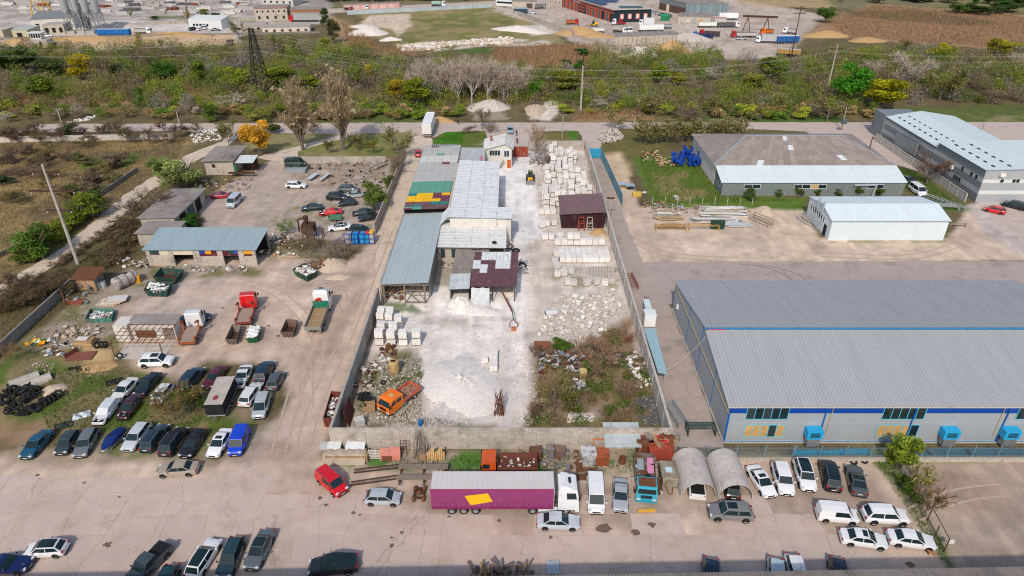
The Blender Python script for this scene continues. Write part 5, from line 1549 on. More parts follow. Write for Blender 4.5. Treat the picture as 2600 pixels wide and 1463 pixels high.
wheels(o,(3.3,-1.4,-2.7),1.0,.5)
MB().bar((2.3,.1,1.2),(2.25,.1,2.9),.3,.35,'tint').bar((2.25,.1,2.9),(2.2,.9,2.5),.2,.25,'tint').bar((2.2,.9,2.5),(2.35,-.7,2.2),.2,.2,'tint').build('loading_crane',o,col=(.50,.03,.02))
p=at(1,1712,1390,0)
o=thing('box_lorry','tall white box lorry driving up to the road','truck',(p.x+.2,p.y+6.6,0),RAD(90),'lorries')
cab(o,'big',(.74,.76,.78),6.6,(.5,.5,.5))
frame(o,-5.5,5.9)
b_=MB().bx(-6.6,4.2,-1.27,1.27,1.15,3.95,'tint_clean')
b_.build('cargo_box',o,col=(.78,.79,.80))
for s in(-1,1):
 MB().bx(-6.64,-6.602,s*.62-.56,s*.62+.56,1.3,3.85,'tint').build('rear_door',o,col=(.66,.65,.63))
 MB().bx(-6.68,-6.62,s*1.0-.2,s*1.0+.2,.9,1.05,'red_lamp').build('tail_light',o)
MB().bx(-6.7,-6.3,-1.25,1.25,.55,.85,'steel').build('rear_bumper',o)
wheels(o,(5.2,-3.4,-4.7),1.0,.5)
c, rz=heading(20,2300,945,2150,1270,z=1.2)
o=thing('tarpaulin_trailer','box trailer with black tarpaulin sides and grey stained top','trailer',(c.x,c.y,0),rz)
MB().bx(-2.9,2.9,-1.15,1.15,.55,.75,'tint').build('chassis',o,col=(.3,.29,.28))
m_=MB()
for x0, x1, y0, y1 in((-2.9,2.9,-1.16,-1.13),(-2.9,2.9,1.13,1.16),(2.87,2.9,-1.13,1.13),(-2.9,-2.87,-1.13,1.13)):
 m_.bx(x0,x1,y0,y1,.75,2.45,'tint_cloth')
m_.build('tarpaulin_sides',o,col=(.016,.016,.017))
tp=MB()
for i in range(8):
 for j in range(4):
  zz=lambda i_, j_:2.47+.03*math.sin(i_*1.7+j_)-.06*math.exp(-((i_-5)**2+(j_-2)**2)/3)
  tp.poly([(-2.92+.73*i,-1.18+.59*j,zz(i,j)),(-2.92+.73*(i+1),-1.18+.59*j,zz(i+1,j)),(-2.92+.73*(i+1),-1.18+.59*(j+1),zz(i+1,j+1)),(-2.92+.73*i,-1.18+.59*(j+1),zz(i,j+1))],'tint_cloth')
tp.build('tarpaulin_top',o,smooth=60,col=(.46,.41,.36))
MB().lathe((1.5,-.1,2.475),[(.001,.02),(.3,.025),(.48,.012)],'tint',9).build('red_stain',o,col=(.28,.04,.04),scale=(1,.7,1))
wheels(o,(-.4,.6),1.05,.36)
MB().bar((2.9,0,.6),(4.0,0,.55),.12,.12,'steel').build('drawbar',o)
c, rz=heading(30,1200,0,1060,150,z=.8)
o=thing('covered_jet_ski','jet ski under a dark blue cover on a trailer','boat',(c.x,c.y,0),rz)
hull, cov=[], []
for x, k, zt in((-1.9,.62,1.1),(-1.4,.72,1.25),(-.6,.78,1.45),(.1,.78,1.6),(.8,.70,1.25),(1.5,.48,1.05),(1.95,.12,.95)):
 hull.append([(x,-.86*k,.85),(x,-.5*k,.5),(x,.5*k,.5),(x,.86*k,.85)])
 cov.append([(x,-.95*k,.82),(x,-.9*k,.82+(zt-.82)*.6),(x,-.35*k,zt),(x,.35*k,zt),(x,.9*k,.82+(zt-.82)*.6),(x,.95*k,.82)])
for nm, rg, mt, cl in(('hull',hull,'tint_clean',(.72,.72,.72)),('cover',cov,'tint_cloth',(.004,.022,.14))):
 m_=MB()
 n=len(rg[0])
 m_.mesh([p for q in rg for p in q],[(i*n+j,(i+1)*n+j,(i+1)*n+j+1,i*n+j+1)for i in range(len(rg)-1)for j in range(n-1)]+[tuple(range(n)),tuple((len(rg)-1)*n+k for k in range(n-1,-1,-1))],mt)
 m_.build(nm,o,smooth=50,col=cl)
MB().bar((-2,-.5,.4),(2.2,-.5,.4),.08,.1,'galv').bar((-2,.5,.4),(2.2,.5,.4),.08,.1,'galv').bar((-.5,-.8,.3),(-.5,.8,.3),.1,.1,'galv').build('trailer_frame',o)
wheels(o,(-.5,),.82,.28)
MB().lathe((.1,0,1.62),[(.12,-.06),(.2,-.06),(.2,.06),(.12,.06)],'rubber',12,'z',True).build('spare_tyre',o)
p=at(32,1585,600)
o=thing('box_trailer','weathered grey green box on wheels beside the arched shelter','trailer',(p.x,p.y+1.4,0),RAD(-92))
MB().bx(-1.6,1.2,-.85,.85,.55,1.75,'tint_rust').build('box',o,col=(.27,.27,.20))
MB().hexa([(-1.65,-.9,1.75),(1.25,-.9,1.75),(1.25,.9,1.75),(-1.65,.9,1.75),(-1.55,-.7,1.9),(1.15,-.7,1.9),(1.15,.7,1.9),(-1.55,.7,1.9)],'tint_rust').build('lid',o,col=(.30,.28,.21))
MB().bx(-.5,.3,-.4,.35,1.905,1.93,'tint_clean').build('roof_patch',o,col=(.5,.66,.72))
wheels(o,(-.9,.6),.8,.36)
MB().bar((1.2,-.4,.5),(2.3,-.1,.4),.08,.08,'rust').bar((1.2,.4,.5),(2.3,.1,.4),.08,.08,'rust').build('drawbar',o)
def loader(label,pos,rz,s=1.0,col=(.75,.42,.02)):
 o=thing('wheel_loader',label,'loader',pos,rz,scale=s)
 MB().hexa([(-2.6,-.75,.9),(-.4,-.75,.9),(-.4,.75,.9),(-2.6,.75,.9),(-2.5,-.65,1.95),(-.4,-.65,2.05),(-.4,.65,2.05),(-2.5,.65,1.95)],'tint').build('engine_hood',o,col=col)
 MB().bx(-.4,1.2,-.55,.55,.75,1.4,'tint').build('front_frame',o,col=col)
 MB().hexa([(-.6,-.7,1.4),(.55,-.7,1.4),(.55,.7,1.4),(-.6,.7,1.4),(-.5,-.62,3.0),(.35,-.62,3.0),(.35,.62,3.0),(-.5,.62,3.0)],'glass').build('cab_glass',o)
 MB().bx(-.62,.5,-.72,.72,3.0,3.12,'tint').build('cab_roof',o,col=(.25,.28,.12))
 for s_ in(-1,1):
  MB().bar((.9,s_*.5,1.35),(2.6,s_*.5,.75),.18,.32,'tint').build('lift_arm',o,col=col)
 MB().bx(2.55,2.7,-1.2,1.2,.25,1.0,'steel').build('carriage',o)
 for k in range(4):
  MB().bx(2.7,3.7,-.95+.6*k-.06,-.95+.6*k+.06,.22,.32,'steel').build('fork',o)
 wheels(o,(1.0,-1.6),1.0,.72)
 return o
p=at(12,187,425)
loader('yellow wheel loader on the white yard lane beside the block stacks',(p.x,p.y+3.2,0),RAD(-92),.85)
# -- far vehicles: small in the picture
def far_truck(label,t,x,y,rz,cabcol,bodycol,kind='tipper',s=1.0,ln=7.5):
 p=at(t,x,y,.8)
 o=thing('lorry',label,'truck',(p.x,p.y,0),rz,'lorries in the far yards',s)
 MB().hexa([(ln/2-2,-1.2,.7),(ln/2,-1.2,.7),(ln/2,1.2,.7),(ln/2-2,1.2,.7),(ln/2-1.9,-1.15,2.9),(ln/2-.25,-1.15,2.8),(ln/2-.25,1.15,2.8),(ln/2-1.9,1.15,2.9)],'tint').build('cab',o,col=cabcol)
 MB().poly([(ln/2-.02,-1.1,1.75),(ln/2-.02,1.1,1.75),(ln/2-.23,1.05,2.6),(ln/2-.23,-1.05,2.6)],'glass').build('windscreen',o)
 for q in(-1,1):
  MB().bx(ln/2-1.2,ln/2-.35,q*1.185-.02,q*1.185+.02,1.75,2.5,'glass').build('side_window',o)
 MB().bx(-ln/2,ln/2-2.2,-.5,.5,.6,.95,'black').build('frame',o)
 xb0, xb1=-ln/2, ln/2-2.3
 if kind=='tipper':
  m_=MB()
  m_.hexa([(xb0+.3,-.9,.95),(xb1,-.9,.95),(xb1,.9,.95),(xb0+.3,.9,.95),(xb0,-1.22,2.35),(xb1,-1.22,2.35),(xb1,1.22,2.35),(xb0,1.22,2.35)],'tint')
  m_.build('tipper_body',o,col=bodycol)
  MB().bx(xb0+.15,xb1-.12,-1.08,1.08,2.352,2.36,'rust_dark').build('body_floor',o)
 elif kind=='box':
  MB().bx(xb0,xb1,-1.25,1.25,1.0,3.8,'tint').build('cargo_box',o,col=bodycol)
 elif kind=='crane':
  m_=MB().bar((0,0,1),(-.4,0,3.3),.5,.5,'tint').bar((-.4,0,3.3),(-1.8,0,1.5),.35,.35,'tint')
  m_.build('crane_arm',o,col=bodycol)
  MB().bx(xb0,xb1,-1.2,1.2,.95,1.15,'tint').build('deck',o,col=bodycol)
 elif kind=='tank':
  MB().lathe((0,0,1.9),[(.3,xb0),(.95,xb0+.25),(.95,xb1-.25),(.3,xb1)],'tint',12,'x').build('tank',o,col=bodycol)
 wheels(o,(ln/2-1.2,xb0+.8,xb0+2.0),1.0,.5)
 return o
def far_trailer(label,t,x,y,rz,col,topcol,ln=10,h=2.6):
 p=at(t,x,y,.8)
 o=thing('parked_trailer',label,'trailer',(p.x,p.y,0),rz,'trailers in the far yards')
 MB().bx(-ln/2,ln/2,-1.25,1.25,1.05,1.05+h,'tint').build('trailer_body',o,col=col)
 MB().bx(-ln/2+.1,ln/2-.1,-1.15,1.15,1.05+h,1.11+h,'tint').build('trailer_top',o,col=topcol)
 MB().bx(-ln/2,ln/2,-.5,.5,.75,1.05,'black').build('frame',o)
 wheels(o,(-ln/2+1,-ln/2+2.2,-ln/2+3.4),1.0,.48)
 MB().bx(ln/2-2,ln/2-1.8,-.9,-.7,0,1,'steel').build('landing_leg',o)
 return o
FT=[('orange red tipper lorry on the far sandy yard',2,605,232,0,(.45,.01,.02),(.5,.12,.03),'tipper',.95,7),('white cab lorry with red crane before the dark hall',2,1075,235,3.1,(.7,.71,.72),(.45,.01,.02),'crane',1,7),('white lorry with tall frame before the dark hall',2,1350,240,3.1,(.75,.76,.77),(.62,.64,.65),'box',.95,8),('white mixer lorry left of a pair in the far yard',2,1085,315,-.5,(.7,.72,.73),(.35,.34,.32),'tank',.95,7.5),('white lorry with turquoise top right of a pair',2,1160,310,-1.2,(.72,.74,.74),(.08,.48,.46),'tipper',.95,6),('grey tipper semi with white cab by the rusty gantry',2,2170,262,.05,(.78,.79,.80),(.12,.12,.125),'tipper',1.0,11),('red tipper lorry behind the blue one',2,1985,350,2.75,(.5,.01,.02),(.07,.06,.06),'tipper',1.0,9.5),('blue tipper lorry with navy body',2,1915,372,2.75,(.01,.12,.38),(.008,.03,.12),'tipper',1.0,9.5),('red semi with pale grey tipper by a silver car',2,2325,360,3.14,(.45,.01,.02),(.55,.53,.50),'tipper',1.0,11.5),('orange lorry cab under the rusty gantry',2,2560,330,3.14,(.75,.15,.01),(.55,.14,.02),'tipper',1.0,6),('white lorry with grey box at the yard edge',2,2573,415,3.0,(.72,.75,.77),(.42,.42,.43),'box',1.0,11),('white lorry cab behind the blue trailer',3,218,325,2.5,(.8,.8,.8),(.5,.5,.5),'tipper',1.0,6),('grey dump lorry by the stone shed',2,285,75,.6,(.30,.32,.32),(.25,.27,.26),'tipper',1.0,7),('red cab lorry with long grey box by the brick house',1,510,205,3.14,(.6,.01,.02),(.33,.33,.32),'box',1.1,16.5),('green and white mixer lorry on the far street',1,1835,55,.05,(.72,.73,.72),(.28,.42,.36),'tank',1.1,7.5),('dark red lorry at the end of the sand strip',0,2315,440,-1.4,(.12,.02,.03),(.12,.03,.03),'tipper',.9,6),('white lorry on the loading road of the works',0,1440,325,0,(.75,.77,.78),(.55,.55,.54),'tipper',1,8),]
for ft in FT:
 far_truck(*ft)
far_trailer('white tipper trailer nearest the small stone shed',2,1960,262,0,(.66,.68,.66),(.5,.5,.48),9,1.6)
far_trailer('long white trailer with faded print in the far yard',2,1395,300,.1,(.72,.72,.71),(.66,.66,.65),12,2.2)
far_trailer('white tipper trailer beside the sand heap',2,865,315,.2,(.66,.66,.65),(.5,.5,.5),5.5,1.2)
far_trailer('grey low trailer at the end of the white trailer',2,1550,275,3.0,(.3,.33,.34),(.2,.2,.2),5.5,1.0)
far_trailer('white curtain trailer behind the grey tipper semi',2,2170,185,0,(.75,.77,.78),(.7,.7,.7),10,2.4)
far_trailer('blue and white curtain trailer beside the yard pole',3,190,420,.05,(.01,.10,.32),(.72,.73,.74),10,2.3)
far_trailer('dark blue and tan trailer in the scrub',3,205,545,-.3,(.36,.22,.07),(.5,.48,.46),9,1.8)
far_trailer('long blue trailer beside the concrete works',0,1150,350,.03,(.008,.12,.38),(.4,.5,.62),15,2.3)
FC=[('hatch',(.5,.6,.66),2,210,128,0,'pale blue car by the container in the far yard'),('sedan',(.42,.44,.45),2,2308,385,0,'silver car before the red semi'),('sedan',(.35,.36,.37),2,1430,122,2.4,'first car of the row beside the grey hangar'),('hatch',(.5,.51,.52),2,1470,136,2.4,'second car of the row beside the grey hangar'),('suv',(.25,.28,.30),2,1512,148,2.4,'third car of the row beside the grey hangar'),('suv',(.02,.03,.05),2,1560,160,2.4,'last and darkest car of the row beside the hangar'),('pickup',W_,0,470,358,.05,'white pickup below the silos'),('suv',(.03,.035,.04),0,1940,290,1.2,'dark car by the white shed of the works'),('hatch',W_,0,2010,290,1.2,'white car between dark car and van'),('van',W_,0,2072,278,1.3,'white van by the white shed of the works'),('sedan',(.2,.22,.24),0,2165,295,.3,'grey car right of the white van'),('van',W_,1,1115,75,1.8,'white van on the far street'),('hatch',(.3,.02,.03),1,955,84,1.4,'red car by the pink wall'),('hatch',(.16,.04,.04),1,905,88,1.4,'maroon car by the pink wall'),('sedan',W_,0,1345,486,0,'white car under the budding tree on the sand strip'),]
for kind, col, t, x, y, rz, lab in FC:
 p=at(t,x,y,.7)
 car(kind,col,0,0,0,lab,pos=(p.x,p.y,0),rz=rz,group='cars in the far yards')
p=at(2,815,270)
loader('yellow wheel loader on the far sandy yard',(p.x,p.y,0),3.14,1.0)
p=at(0,565,490)
loader('dark green loader beside the guard hut',(p.x,p.y,0),1.2,.9,(.05,.10,.03))
# -- stone blocks on pallets
def pack_meshes():
 out=[]
 for v in range(4):
  rr=random.Random(40+v)
  mb=MB()
  nx, nz=6, 5
  for k in range(nz):
   for i in range(nx):
    w_=1.14/nx
    dx, dy=rr.uniform(-.012,.012), rr.uniform(-.02,.02)
    mb.bx(-.57+i*w_+.008+dx,-.57+(i+1)*w_-.008+dx,-.5+dy,.0-.01+dy,.14+k*.2,.14+k*.2+.19,'tint_stone')
    mb.bx(-.57+i*w_+.008-dx,-.57+(i+1)*w_-.008-dx,.01+dy,.5+dy,.14+k*.2,.14+k*.2+.19,'tint_stone')
  out.append(mb.data('blocks'))
 pal=MB()
 for y in(-.48,0,.48):
  pal.bx(-.6,.6,y-.05,y+.05,0,.09,'wood_grey')
 for i in range(5):
  pal.bx(-.6+i*.27,-.6+i*.27+.12,-.53,.53,.092,.118,'wood_grey')
 return out, pal.data('pallet')
PACKS, PALLET=pack_meshes()
LIME=(.83,.79,.745)
def pack(p,rz,label,group,n=1,s=1.0,rr=R,dirty=1.0):
 o=thing('block_pallet',label,'stone blocks',p,rz,group,s)
 z=0.0
 for k in range(n):
  dz=rr.uniform(-.04,.04)
  put('pallet',PALLET,o,(rr.uniform(-.04,.04),rr.uniform(-.04,.04),z),(0,0,dz))
  q=rr.uniform(.9,1.06)*dirty
  b=put('blocks',rr.choice(PACKS),o,(0,0,z),(0,0,dz),col=tuple(c*q for c in LIME))
  b['kind']='stuff'
  z+=1.15
 return o
rr=random.Random(5)
GA='pallets of white blocks stacked behind the brown shed'
ORD='first second third fourth fifth sixth seventh eighth ninth tenth eleventh twelfth thirteenth fourteenth fifteenth sixteenth seventeenth eighteenth nineteenth twentieth'.split()
for j in range(18):
 i_=0
 y=135.0+j*2.05
 x0=7.2 if j<6 else(8.2 if j<11 else 9.8)
 x1=17.6 if j<9 else 15.6
 x=x0+rr.uniform(-.5,.4)
 while x<x1:
  if rr.random()<.9:
   pack((x,y+rr.uniform(-.35,.35),0),rr.uniform(-.12,.12),f'white block pallet {ORD[i_]} from left in {ORD[j]} row behind the brown shed',GA,rr.choice((1,2,2,2,3)),1.0,rr,rr.uniform(.88,1.0))
   i_+=1
  x+=1.30+rr.uniform(0,.22)
GB='pallets of white blocks in the row before the brown shed'
for i in range(8):
 p=at(12,460+i*63,1020)
 pack((p.x,p.y+.5,0),rr.uniform(-.05,.05),f'white block pallet {ORD[i]} from left in the straight row below the brown shed',GB,2 if 2<=i<=3 else 1,1.0,rr)
for i, (x,y)in enumerate(((300,715),(358,715),(415,715))):
 p=at(12,x,y)
 pack((p.x,p.y+.5,0),0,f'{ORD[i]} from left of three white block pallets left of the brown shed','three pallets left of the brown shed',1,1.0,rr)
for x, y, rz in((330,965,.1),(400,965,-.2),(480,960,.4),(300,845,.5),(345,830,.4),(420,820,.35),(350,560,.7),(400,600,.1),(340,610,0),(330,455,0),(400,530,.05)):
 p=at(12,x,y)
 pack((p.x,p.y+.4,0),rz,'loose pallet of white blocks along the lane edge','loose pallets along the lane',1,1.0,rr,.94)
GC='packs of the long block rows'
for j in range(4):
 for i in range(9):
  pack((9.3+i*1.02+rr.uniform(-.03,.03),111.0+j*1.06,0),rr.uniform(-.02,.02),f'white block pack {ORD[i]} from left in {ORD[j]} of the long rows',GC,1,(.86,1,1),rr,.98)
for x, y in((450,1130),(440,1200),(450,1260),(520,1100),(560,1420),(620,1430),(460,1340),(520,1330),(590,1310),(750,1430),(850,1420),(940,1430),(1000,1410)):
 p=at(12,x,y)
 pack((p.x,p.y+.4,0),rr.uniform(-.4,.4),'dusty weathered pack of blocks below the long rows','weathered packs below the long rows',1,.95,rr,rr.uniform(.66,.92))
GD='pallets of white blocks by the left wall of the stone yard'
for row in(((1255,385),(1340,395),(1435,415),(1265,335),(1350,340)),((1240,580),(1360,585),(1480,585),(1615,580),(1265,500),(1385,505))):
 for x, y in row:
  p=at(21,x,y)
  pack((p.x,p.y+.55,0),rr.uniform(-.06,.06),'tall pallet of white blocks against the left yard wall',GD,2,1.08 if y>450 else 1.0,rr)
for x, y, n in((2390,845,1),(2390,800,1),(2390,750,1),(2395,705,1)):
 p=at(21,x,y)
 pack((p.x,p.y+.5,0),0,'pack in the single block stack standing on the white dust','single stack on the white dust',1,.92,rr)
p=at(21,2295,760)
pack((p.x,p.y+.4,0),.2,'low dusty pack left of the single block stack',None,1,.8,rr,.95)
o=thing('slab_stack','broad stack of cut beige slabs by the right wall','stone slabs')
for i in range(9):
 for j in range(3):
  p=at(12,770+i*29,1350-j*35)
  put('slab_pack',MB().box((0,0,.35),(.66,1.0,.7),'limestone_dirty').data('slab_pack')if(i,j)==(0,0)else bpy.data.meshes['slab_pack'],o,(p.x,p.y,0),(0,0,rr.uniform(-.05,.05)))
# -- boulders, rubble, heaps
ROCKS=[]
for k in range(8):
 ROCKS.append(MB().rock((0,0,.32),.5,'tint_stone',(1,1,.75),random.Random(60+k)).data('boulder'))
def boulders(pts,label,group,smin,smax,seed,col=LIME):
 q=random.Random(seed)
 for x, y in pts:
  s=q.uniform(smin,smax)
  k=q.uniform(.68,1.08)
  put('limestone_boulder',q.choice(ROCKS),None,(x,y,-.03),(q.uniform(-.2,.2),q.uniform(-.2,.2),q.uniform(0,6.3)),col=tuple(c*k for c in col),scale=(s,s*q.uniform(.7,1.1),s*q.uniform(.6,1)),label=label,cat='boulder',group=group)
def scatter_px(t,poly,n,seed):
 q=random.Random(seed)
 w=[at(t,x,y)for x,y in poly]
 px=np.array([(v.x,v.y)for v in w])
 out=[]
 while len(out)<n:
  x, y=q.uniform(px[:,0].min(),px[:,0].max()), q.uniform(px[:,1].min(),px[:,1].max())
  if pin(np.array([x]),np.array([y]),[tuple(v)for v in px])[0]>0:
   out.append((x,y))
 return out
RUB=[(480,80),(760,70),(1000,20),(1150,120),(1150,290),(960,330),(950,450),(640,580),(420,540),(240,470),(340,250)]
boulders(scatter_px(22,RUB,95,71),'rough white limestone boulder in the rubble by the right wall','boulders in the rubble by the right wall',.45,1.35,72,(.70,.655,.61))
def pebbles(name,label,pts,smin,smax,mats,seed,zmax=.0,cat='rubble'):
 q=random.Random(seed)
 mb=MB()
 for x, y in pts:
  s=q.uniform(smin,smax)
  mb.rock((x,y,s*.3+q.uniform(0,zmax)),s,q.choice(mats),(1,1,.7),q)
 mb.build(name,kind='stuff',label=label,cat=cat)
pebbles('stone_rubble','white stone rubble among the boulders',scatter_px(22,RUB,1700,73),.05,.24,['limestone','limestone_dirty','limestone_dirty','concrete'],74)
pebbles('stone_debris','stone debris strewn over the lower stone yard',scatter_px(21,[(1050,1000),(1500,700),(1750,850),(2560,1300),(1700,1420),(950,1420)],420,75)+scatter_px(22,[(0,900),(180,700),(260,1000),(420,1340),(0,1400)],220,76)+scatter_px(22,[(560,1260),(820,1250),(830,1340),(560,1350)],160,77),.05,.2,['limestone','limestone_dirty'],78)
pebbles('stone_chips','small white chips over the trodden stone yard',scatter_px(21,[(1500,300),(2400,250),(2560,600),(2560,1300),(1900,1350),(1650,800)],700,175)+scatter_px(12,[(150,1000),(400,1000),(400,1440),(150,1440)],160,176)+scatter_px(22,[(0,200),(330,150),(230,500),(100,900),(0,900)],250,177),.04,.13,['limestone','limestone_dirty','limestone_dirty','concrete'],178)
pebbles('coal_gravel','dark slag gravel in the corner of the overgrown plot',scatter_px(22,[(1310,1080),(1430,1110),(1500,1380),(1330,1380)],420,79),.06,.2,['gravel_dark','gravel_dark','concrete_dark'],80)
pebbles('yard_litter','litter and rubble spread over the left yard edge',scatter_px(20,[(300,500),(640,230),(1000,300),(1100,500),(900,560),(500,600)],260,81)+scatter_px(20,[(230,830),(400,720),(560,760),(500,850),(260,870)],130,82)+scatter_px(11,[(290,200),(1300,200),(1300,420),(750,400),(320,290)],420,83),.04,.16,['limestone_dirty','concrete','concrete_dark','rust','wood_grey','wood'],84)
pebbles('roadside_rubble','heap of pale rubble at the roadside junction',scatter_px(2,[(860,1400),(960,1320),(1060,1310),(1130,1390),(1050,1440),(880,1449)],300,85),.15,.5,['limestone_dirty','limestone_dirty','concrete'],86,.5)
pebbles('field_rubble','band of white spoil along the far field',scatter_px(1,[(1400,470),(1700,440),(1900,440),(2573,380),(2573,450),(2000,460),(1650,530),(1480,520)],420,87),.4,1.5,['limestone','sand_pale'],88,.2)
pebbles('dump_litter','scattered white litter by the dirt track junction',scatter_px(0,[(1900,1320),(2200,1300),(2240,1400),(1950,1449)],180,89)+scatter_px(0,[(650,1230),(980,1160),(900,1210),(700,1240)],90,90),.12,.45,['plate','limestone','concrete_light'],91)
def mound(name,label,c,rx,ry,h,mat,seed=1,n=18,rz=0.0,cat='heap',rough=.12):
 rs_=np.random.RandomState(seed)
 a=np.linspace(0,2*np.pi,28,endpoint=False)
 ir=1+.18*np.sin(a*2+rs_.rand()*6)+.1*np.sin(a*3+rs_.rand()*6)+.05*rs_.randn(28)
 mb=MB()
 vs, fs=[], []
 m_=8
 for k in range(m_+1):
  t_=k/m_
  for i in range(28):
   r_=t_*ir[i]
   z=h*max(0,(1-t_**1.5))*(1+rough*math.sin(i*1.9+k*1.3+seed))if k<m_ else-.05
   x, y=rx*r_*math.cos(a[i]), ry*r_*math.sin(a[i])
   vs.append((x*math.cos(rz)-y*math.sin(rz),x*math.sin(rz)+y*math.cos(rz),z+(rs_.randn()*rough*h*.15 if 0<k<m_ else 0)))
 for k in range(m_):
  for i in range(28):
   i2=(i+1)%28
   fs.append((k*28+i,(k+1)*28+i,(k+1)*28+i2,k*28+i2))
 mb.mesh(vs,fs,mat)
 return mb.build(name,None,loc=(c[0],c[1],0),smooth=70,label=label,cat=cat)
def pm(t,x,y):
 v=at(t,x,y)
 return(v.x,v.y)
mound('dust_heap','broad heap of white crushed stone in the stone yard',pm(21,2080,960),5.2,7.2,1.05,'white_dust',1,rough=.14)
mound('dust_heap','white dust heap under the grey sheet shelter',pm(21,2060,180),2.2,2.6,1.7,'white_dust',2)
mound('dust_heap','low white dust spill in front of the maroon shed',pm(21,2180,215),5,2,.5,'white_dust',3)
mound('sand_heap','orange sand heap beside the brown shed',pm(12,870,890),1.8,1.6,.8,'sand',4)
mound('sand_heap','brown spoil heap below the orange sand',pm(12,915,935),1.4,1.3,.6,'sand_pale',5)
mound('rubble_heap','pale rubble heap behind the green skip',pm(11,760,1220),3.0,2.6,1.3,'sand_pale',6)
mound('rubble_heap','small pale heap right of the green skip',pm(11,830,1340),2.2,1.2,.5,'sand_pale',7)
mound('sand_heap','low sandy heap near the tyre heap',pm(20,540,1020),1.9,1.2,.6,'sand_pale',8)
mound('sand_heap','patch of yellow sand beside the grass',pm(20,1000,790),2.6,1.5,.25,'sand',9)
mound('sand_heap','sandy heap at the end of the plank stacks',pm(12,2540,680),2.4,2.0,1.2,'sand_pale',10)
mound('gravel_heap','pale mound with a path up it beyond the road',pm(2,235,1110),3.0,8,1.6,'sand_pale',11)
mound('gravel_heap','grassy pale mound left of the path mound',pm(1,2350,1090),6.5,5,2.6,'limestone_dirty',12)
mound('gravel_heap','long pale ridge right of the path mound',pm(2,400,1060),5,2.5,1.4,'limestone_dirty',13)
mound('sand_heap','sandy heap beside the box lorry',pm(1,1850,1215),4.5,2.2,1.2,'sand',14)
mound('gravel_heap','white gravel heap before the ruined stone wall',pm(2,1290,560),10,6,3.4,'limestone',15)
mound('sand_heap','big orange sand heap before the ruined stone wall',pm(2,1600,520),7.5,6,4.2,'sand',16)
mound('sand_heap','orange sand heap by the concrete barrier',pm(2,680,340),10,8,3.0,'sand',17)
mound('sand_heap','low orange sand heap by the yellow loader',pm(2,860,370),9,4,1.5,'sand',18)
mound('gravel_heap','white spoil heap on the far field',pm(1,1140,345),9,6,3,'limestone',19)
mound('gravel_heap','flat white spoil on the sandy field corner',pm(1,1080,275),9,4,1.2,'limestone',20)
mound('gravel_heap','small white heap on the far field',pm(1,1350,405),5,3,1.4,'limestone',21)
mound('gravel_heap','long white embankment beside the concrete barrier',pm(2,90,310),13,6,2.2,'limestone',22,rz=-.5)
mound('gravel_heap','grey rubble heap right of the ruined stone wall',pm(2,1780,390),11,7,2.4,'limestone_dirty',23)
mound('sand_heap','orange spoil heap in the reeds at upper right',pm(3,590,360),12,6,2.2,'sand',24)
mound('sand_heap','orange spoil ridge right of the first one',pm(3,1000,410),10,5,1.4,'sand',25)
mound('sand_heap','sand heap at the end of the sand strip by the works',pm(0,180,435),8,4,1.8,'sand',26)
mound('sand_heap','long bank of orange sand along the works kerb',pm(0,900,405),32,5,1.6,'sand',27)
mound('sand_heap','orange sand bank right of the budding tree',pm(0,1750,355),22,4,1.4,'sand',28)
mound('gravel_heap','grey gravel bank behind the blue trailer',pm(0,1180,270),14,6,2.2,'limestone_dirty',29)
# -- tyres
q=random.Random(9)
for k in range(62):
 a, r_=q.uniform(0,6.28), q.random()**.5
 c=at(20,200+230*r_*math.cos(a),1140+170*r_*math.sin(a))
 big=q.random()<.2
 tyre((c.x,c.y,.25+(1-r_)*1.2*q.random()),'black tyre in the big heap at the left edge','tyres in the heap at the left edge',q.uniform(1.5,1.9)if big else q.uniform(.8,1.15),(q.uniform(-1.2,1.2),q.uniform(-1.2,1.2),0))
for k in range(5):
 c=at(20,440-k*5+k*45,1190-k*25)
 tyre((c.x,c.y,.55),'big tyre standing in the row beside the tyre heap','standing tyres beside the heap',1.35,(1.35,0,.5))
for x, y in((975,600),(1020,595),(1060,595)):
 c=at(20,x,y)
 tyre((c.x,c.y,.5),'big tyre standing beside the stacked boards','tyres beside the stacked boards',1.2,(1.4,0,1.4))
for x, y in((715,815),(780,805),(800,830),(885,820)):
 c=at(20,x,y)
 tyre((c.x,c.y,.02),'worn tyre lying on the grass near the yellow sand','tyres near the yellow sand',.85)
c=at(20,1215,705)
tyre((c.x,c.y,.5),'tyre leaning at the foot of the steel frame',None,1.1,(1.3,0,.3))
q=random.Random(19)
for k in range(16):
 c=at(21,1100+q.uniform(-55,55),1140+q.uniform(-45,30))
 tyre((c.x,c.y,q.uniform(.05,1.0)),'black tyre in the pile behind the orange lorry','tyres behind the orange lorry',q.uniform(.8,1.0),(q.uniform(-.5,.5),q.uniform(-.5,.5),0))
for x, y, l_ in((1280,955,'tyre with pale rim below the yellow tank'),(2373,1145,None)):
 if l_:
  c=at(21,x,y)
  tyre((c.x,c.y,.02),l_,None,1.0)
c=at(12,105,1240)
tyre((c.x,c.y,.35),'big tyre leaning on white pipe right of the maroon roof',None,1.6,(.5,.2,0))
c=at(12,40,1080)
tyre((c.x,c.y,.05),'big dark tyre on rubble beside the white hall',None,1.7)
for x, y, l_ in((860,310,'dark tyre lying below the picket fence'),(965,300,'white painted tyre below the picket fence')):
 c=at(33,x,y)
 tyre((c.x,c.y,.02),l_,None,.95)
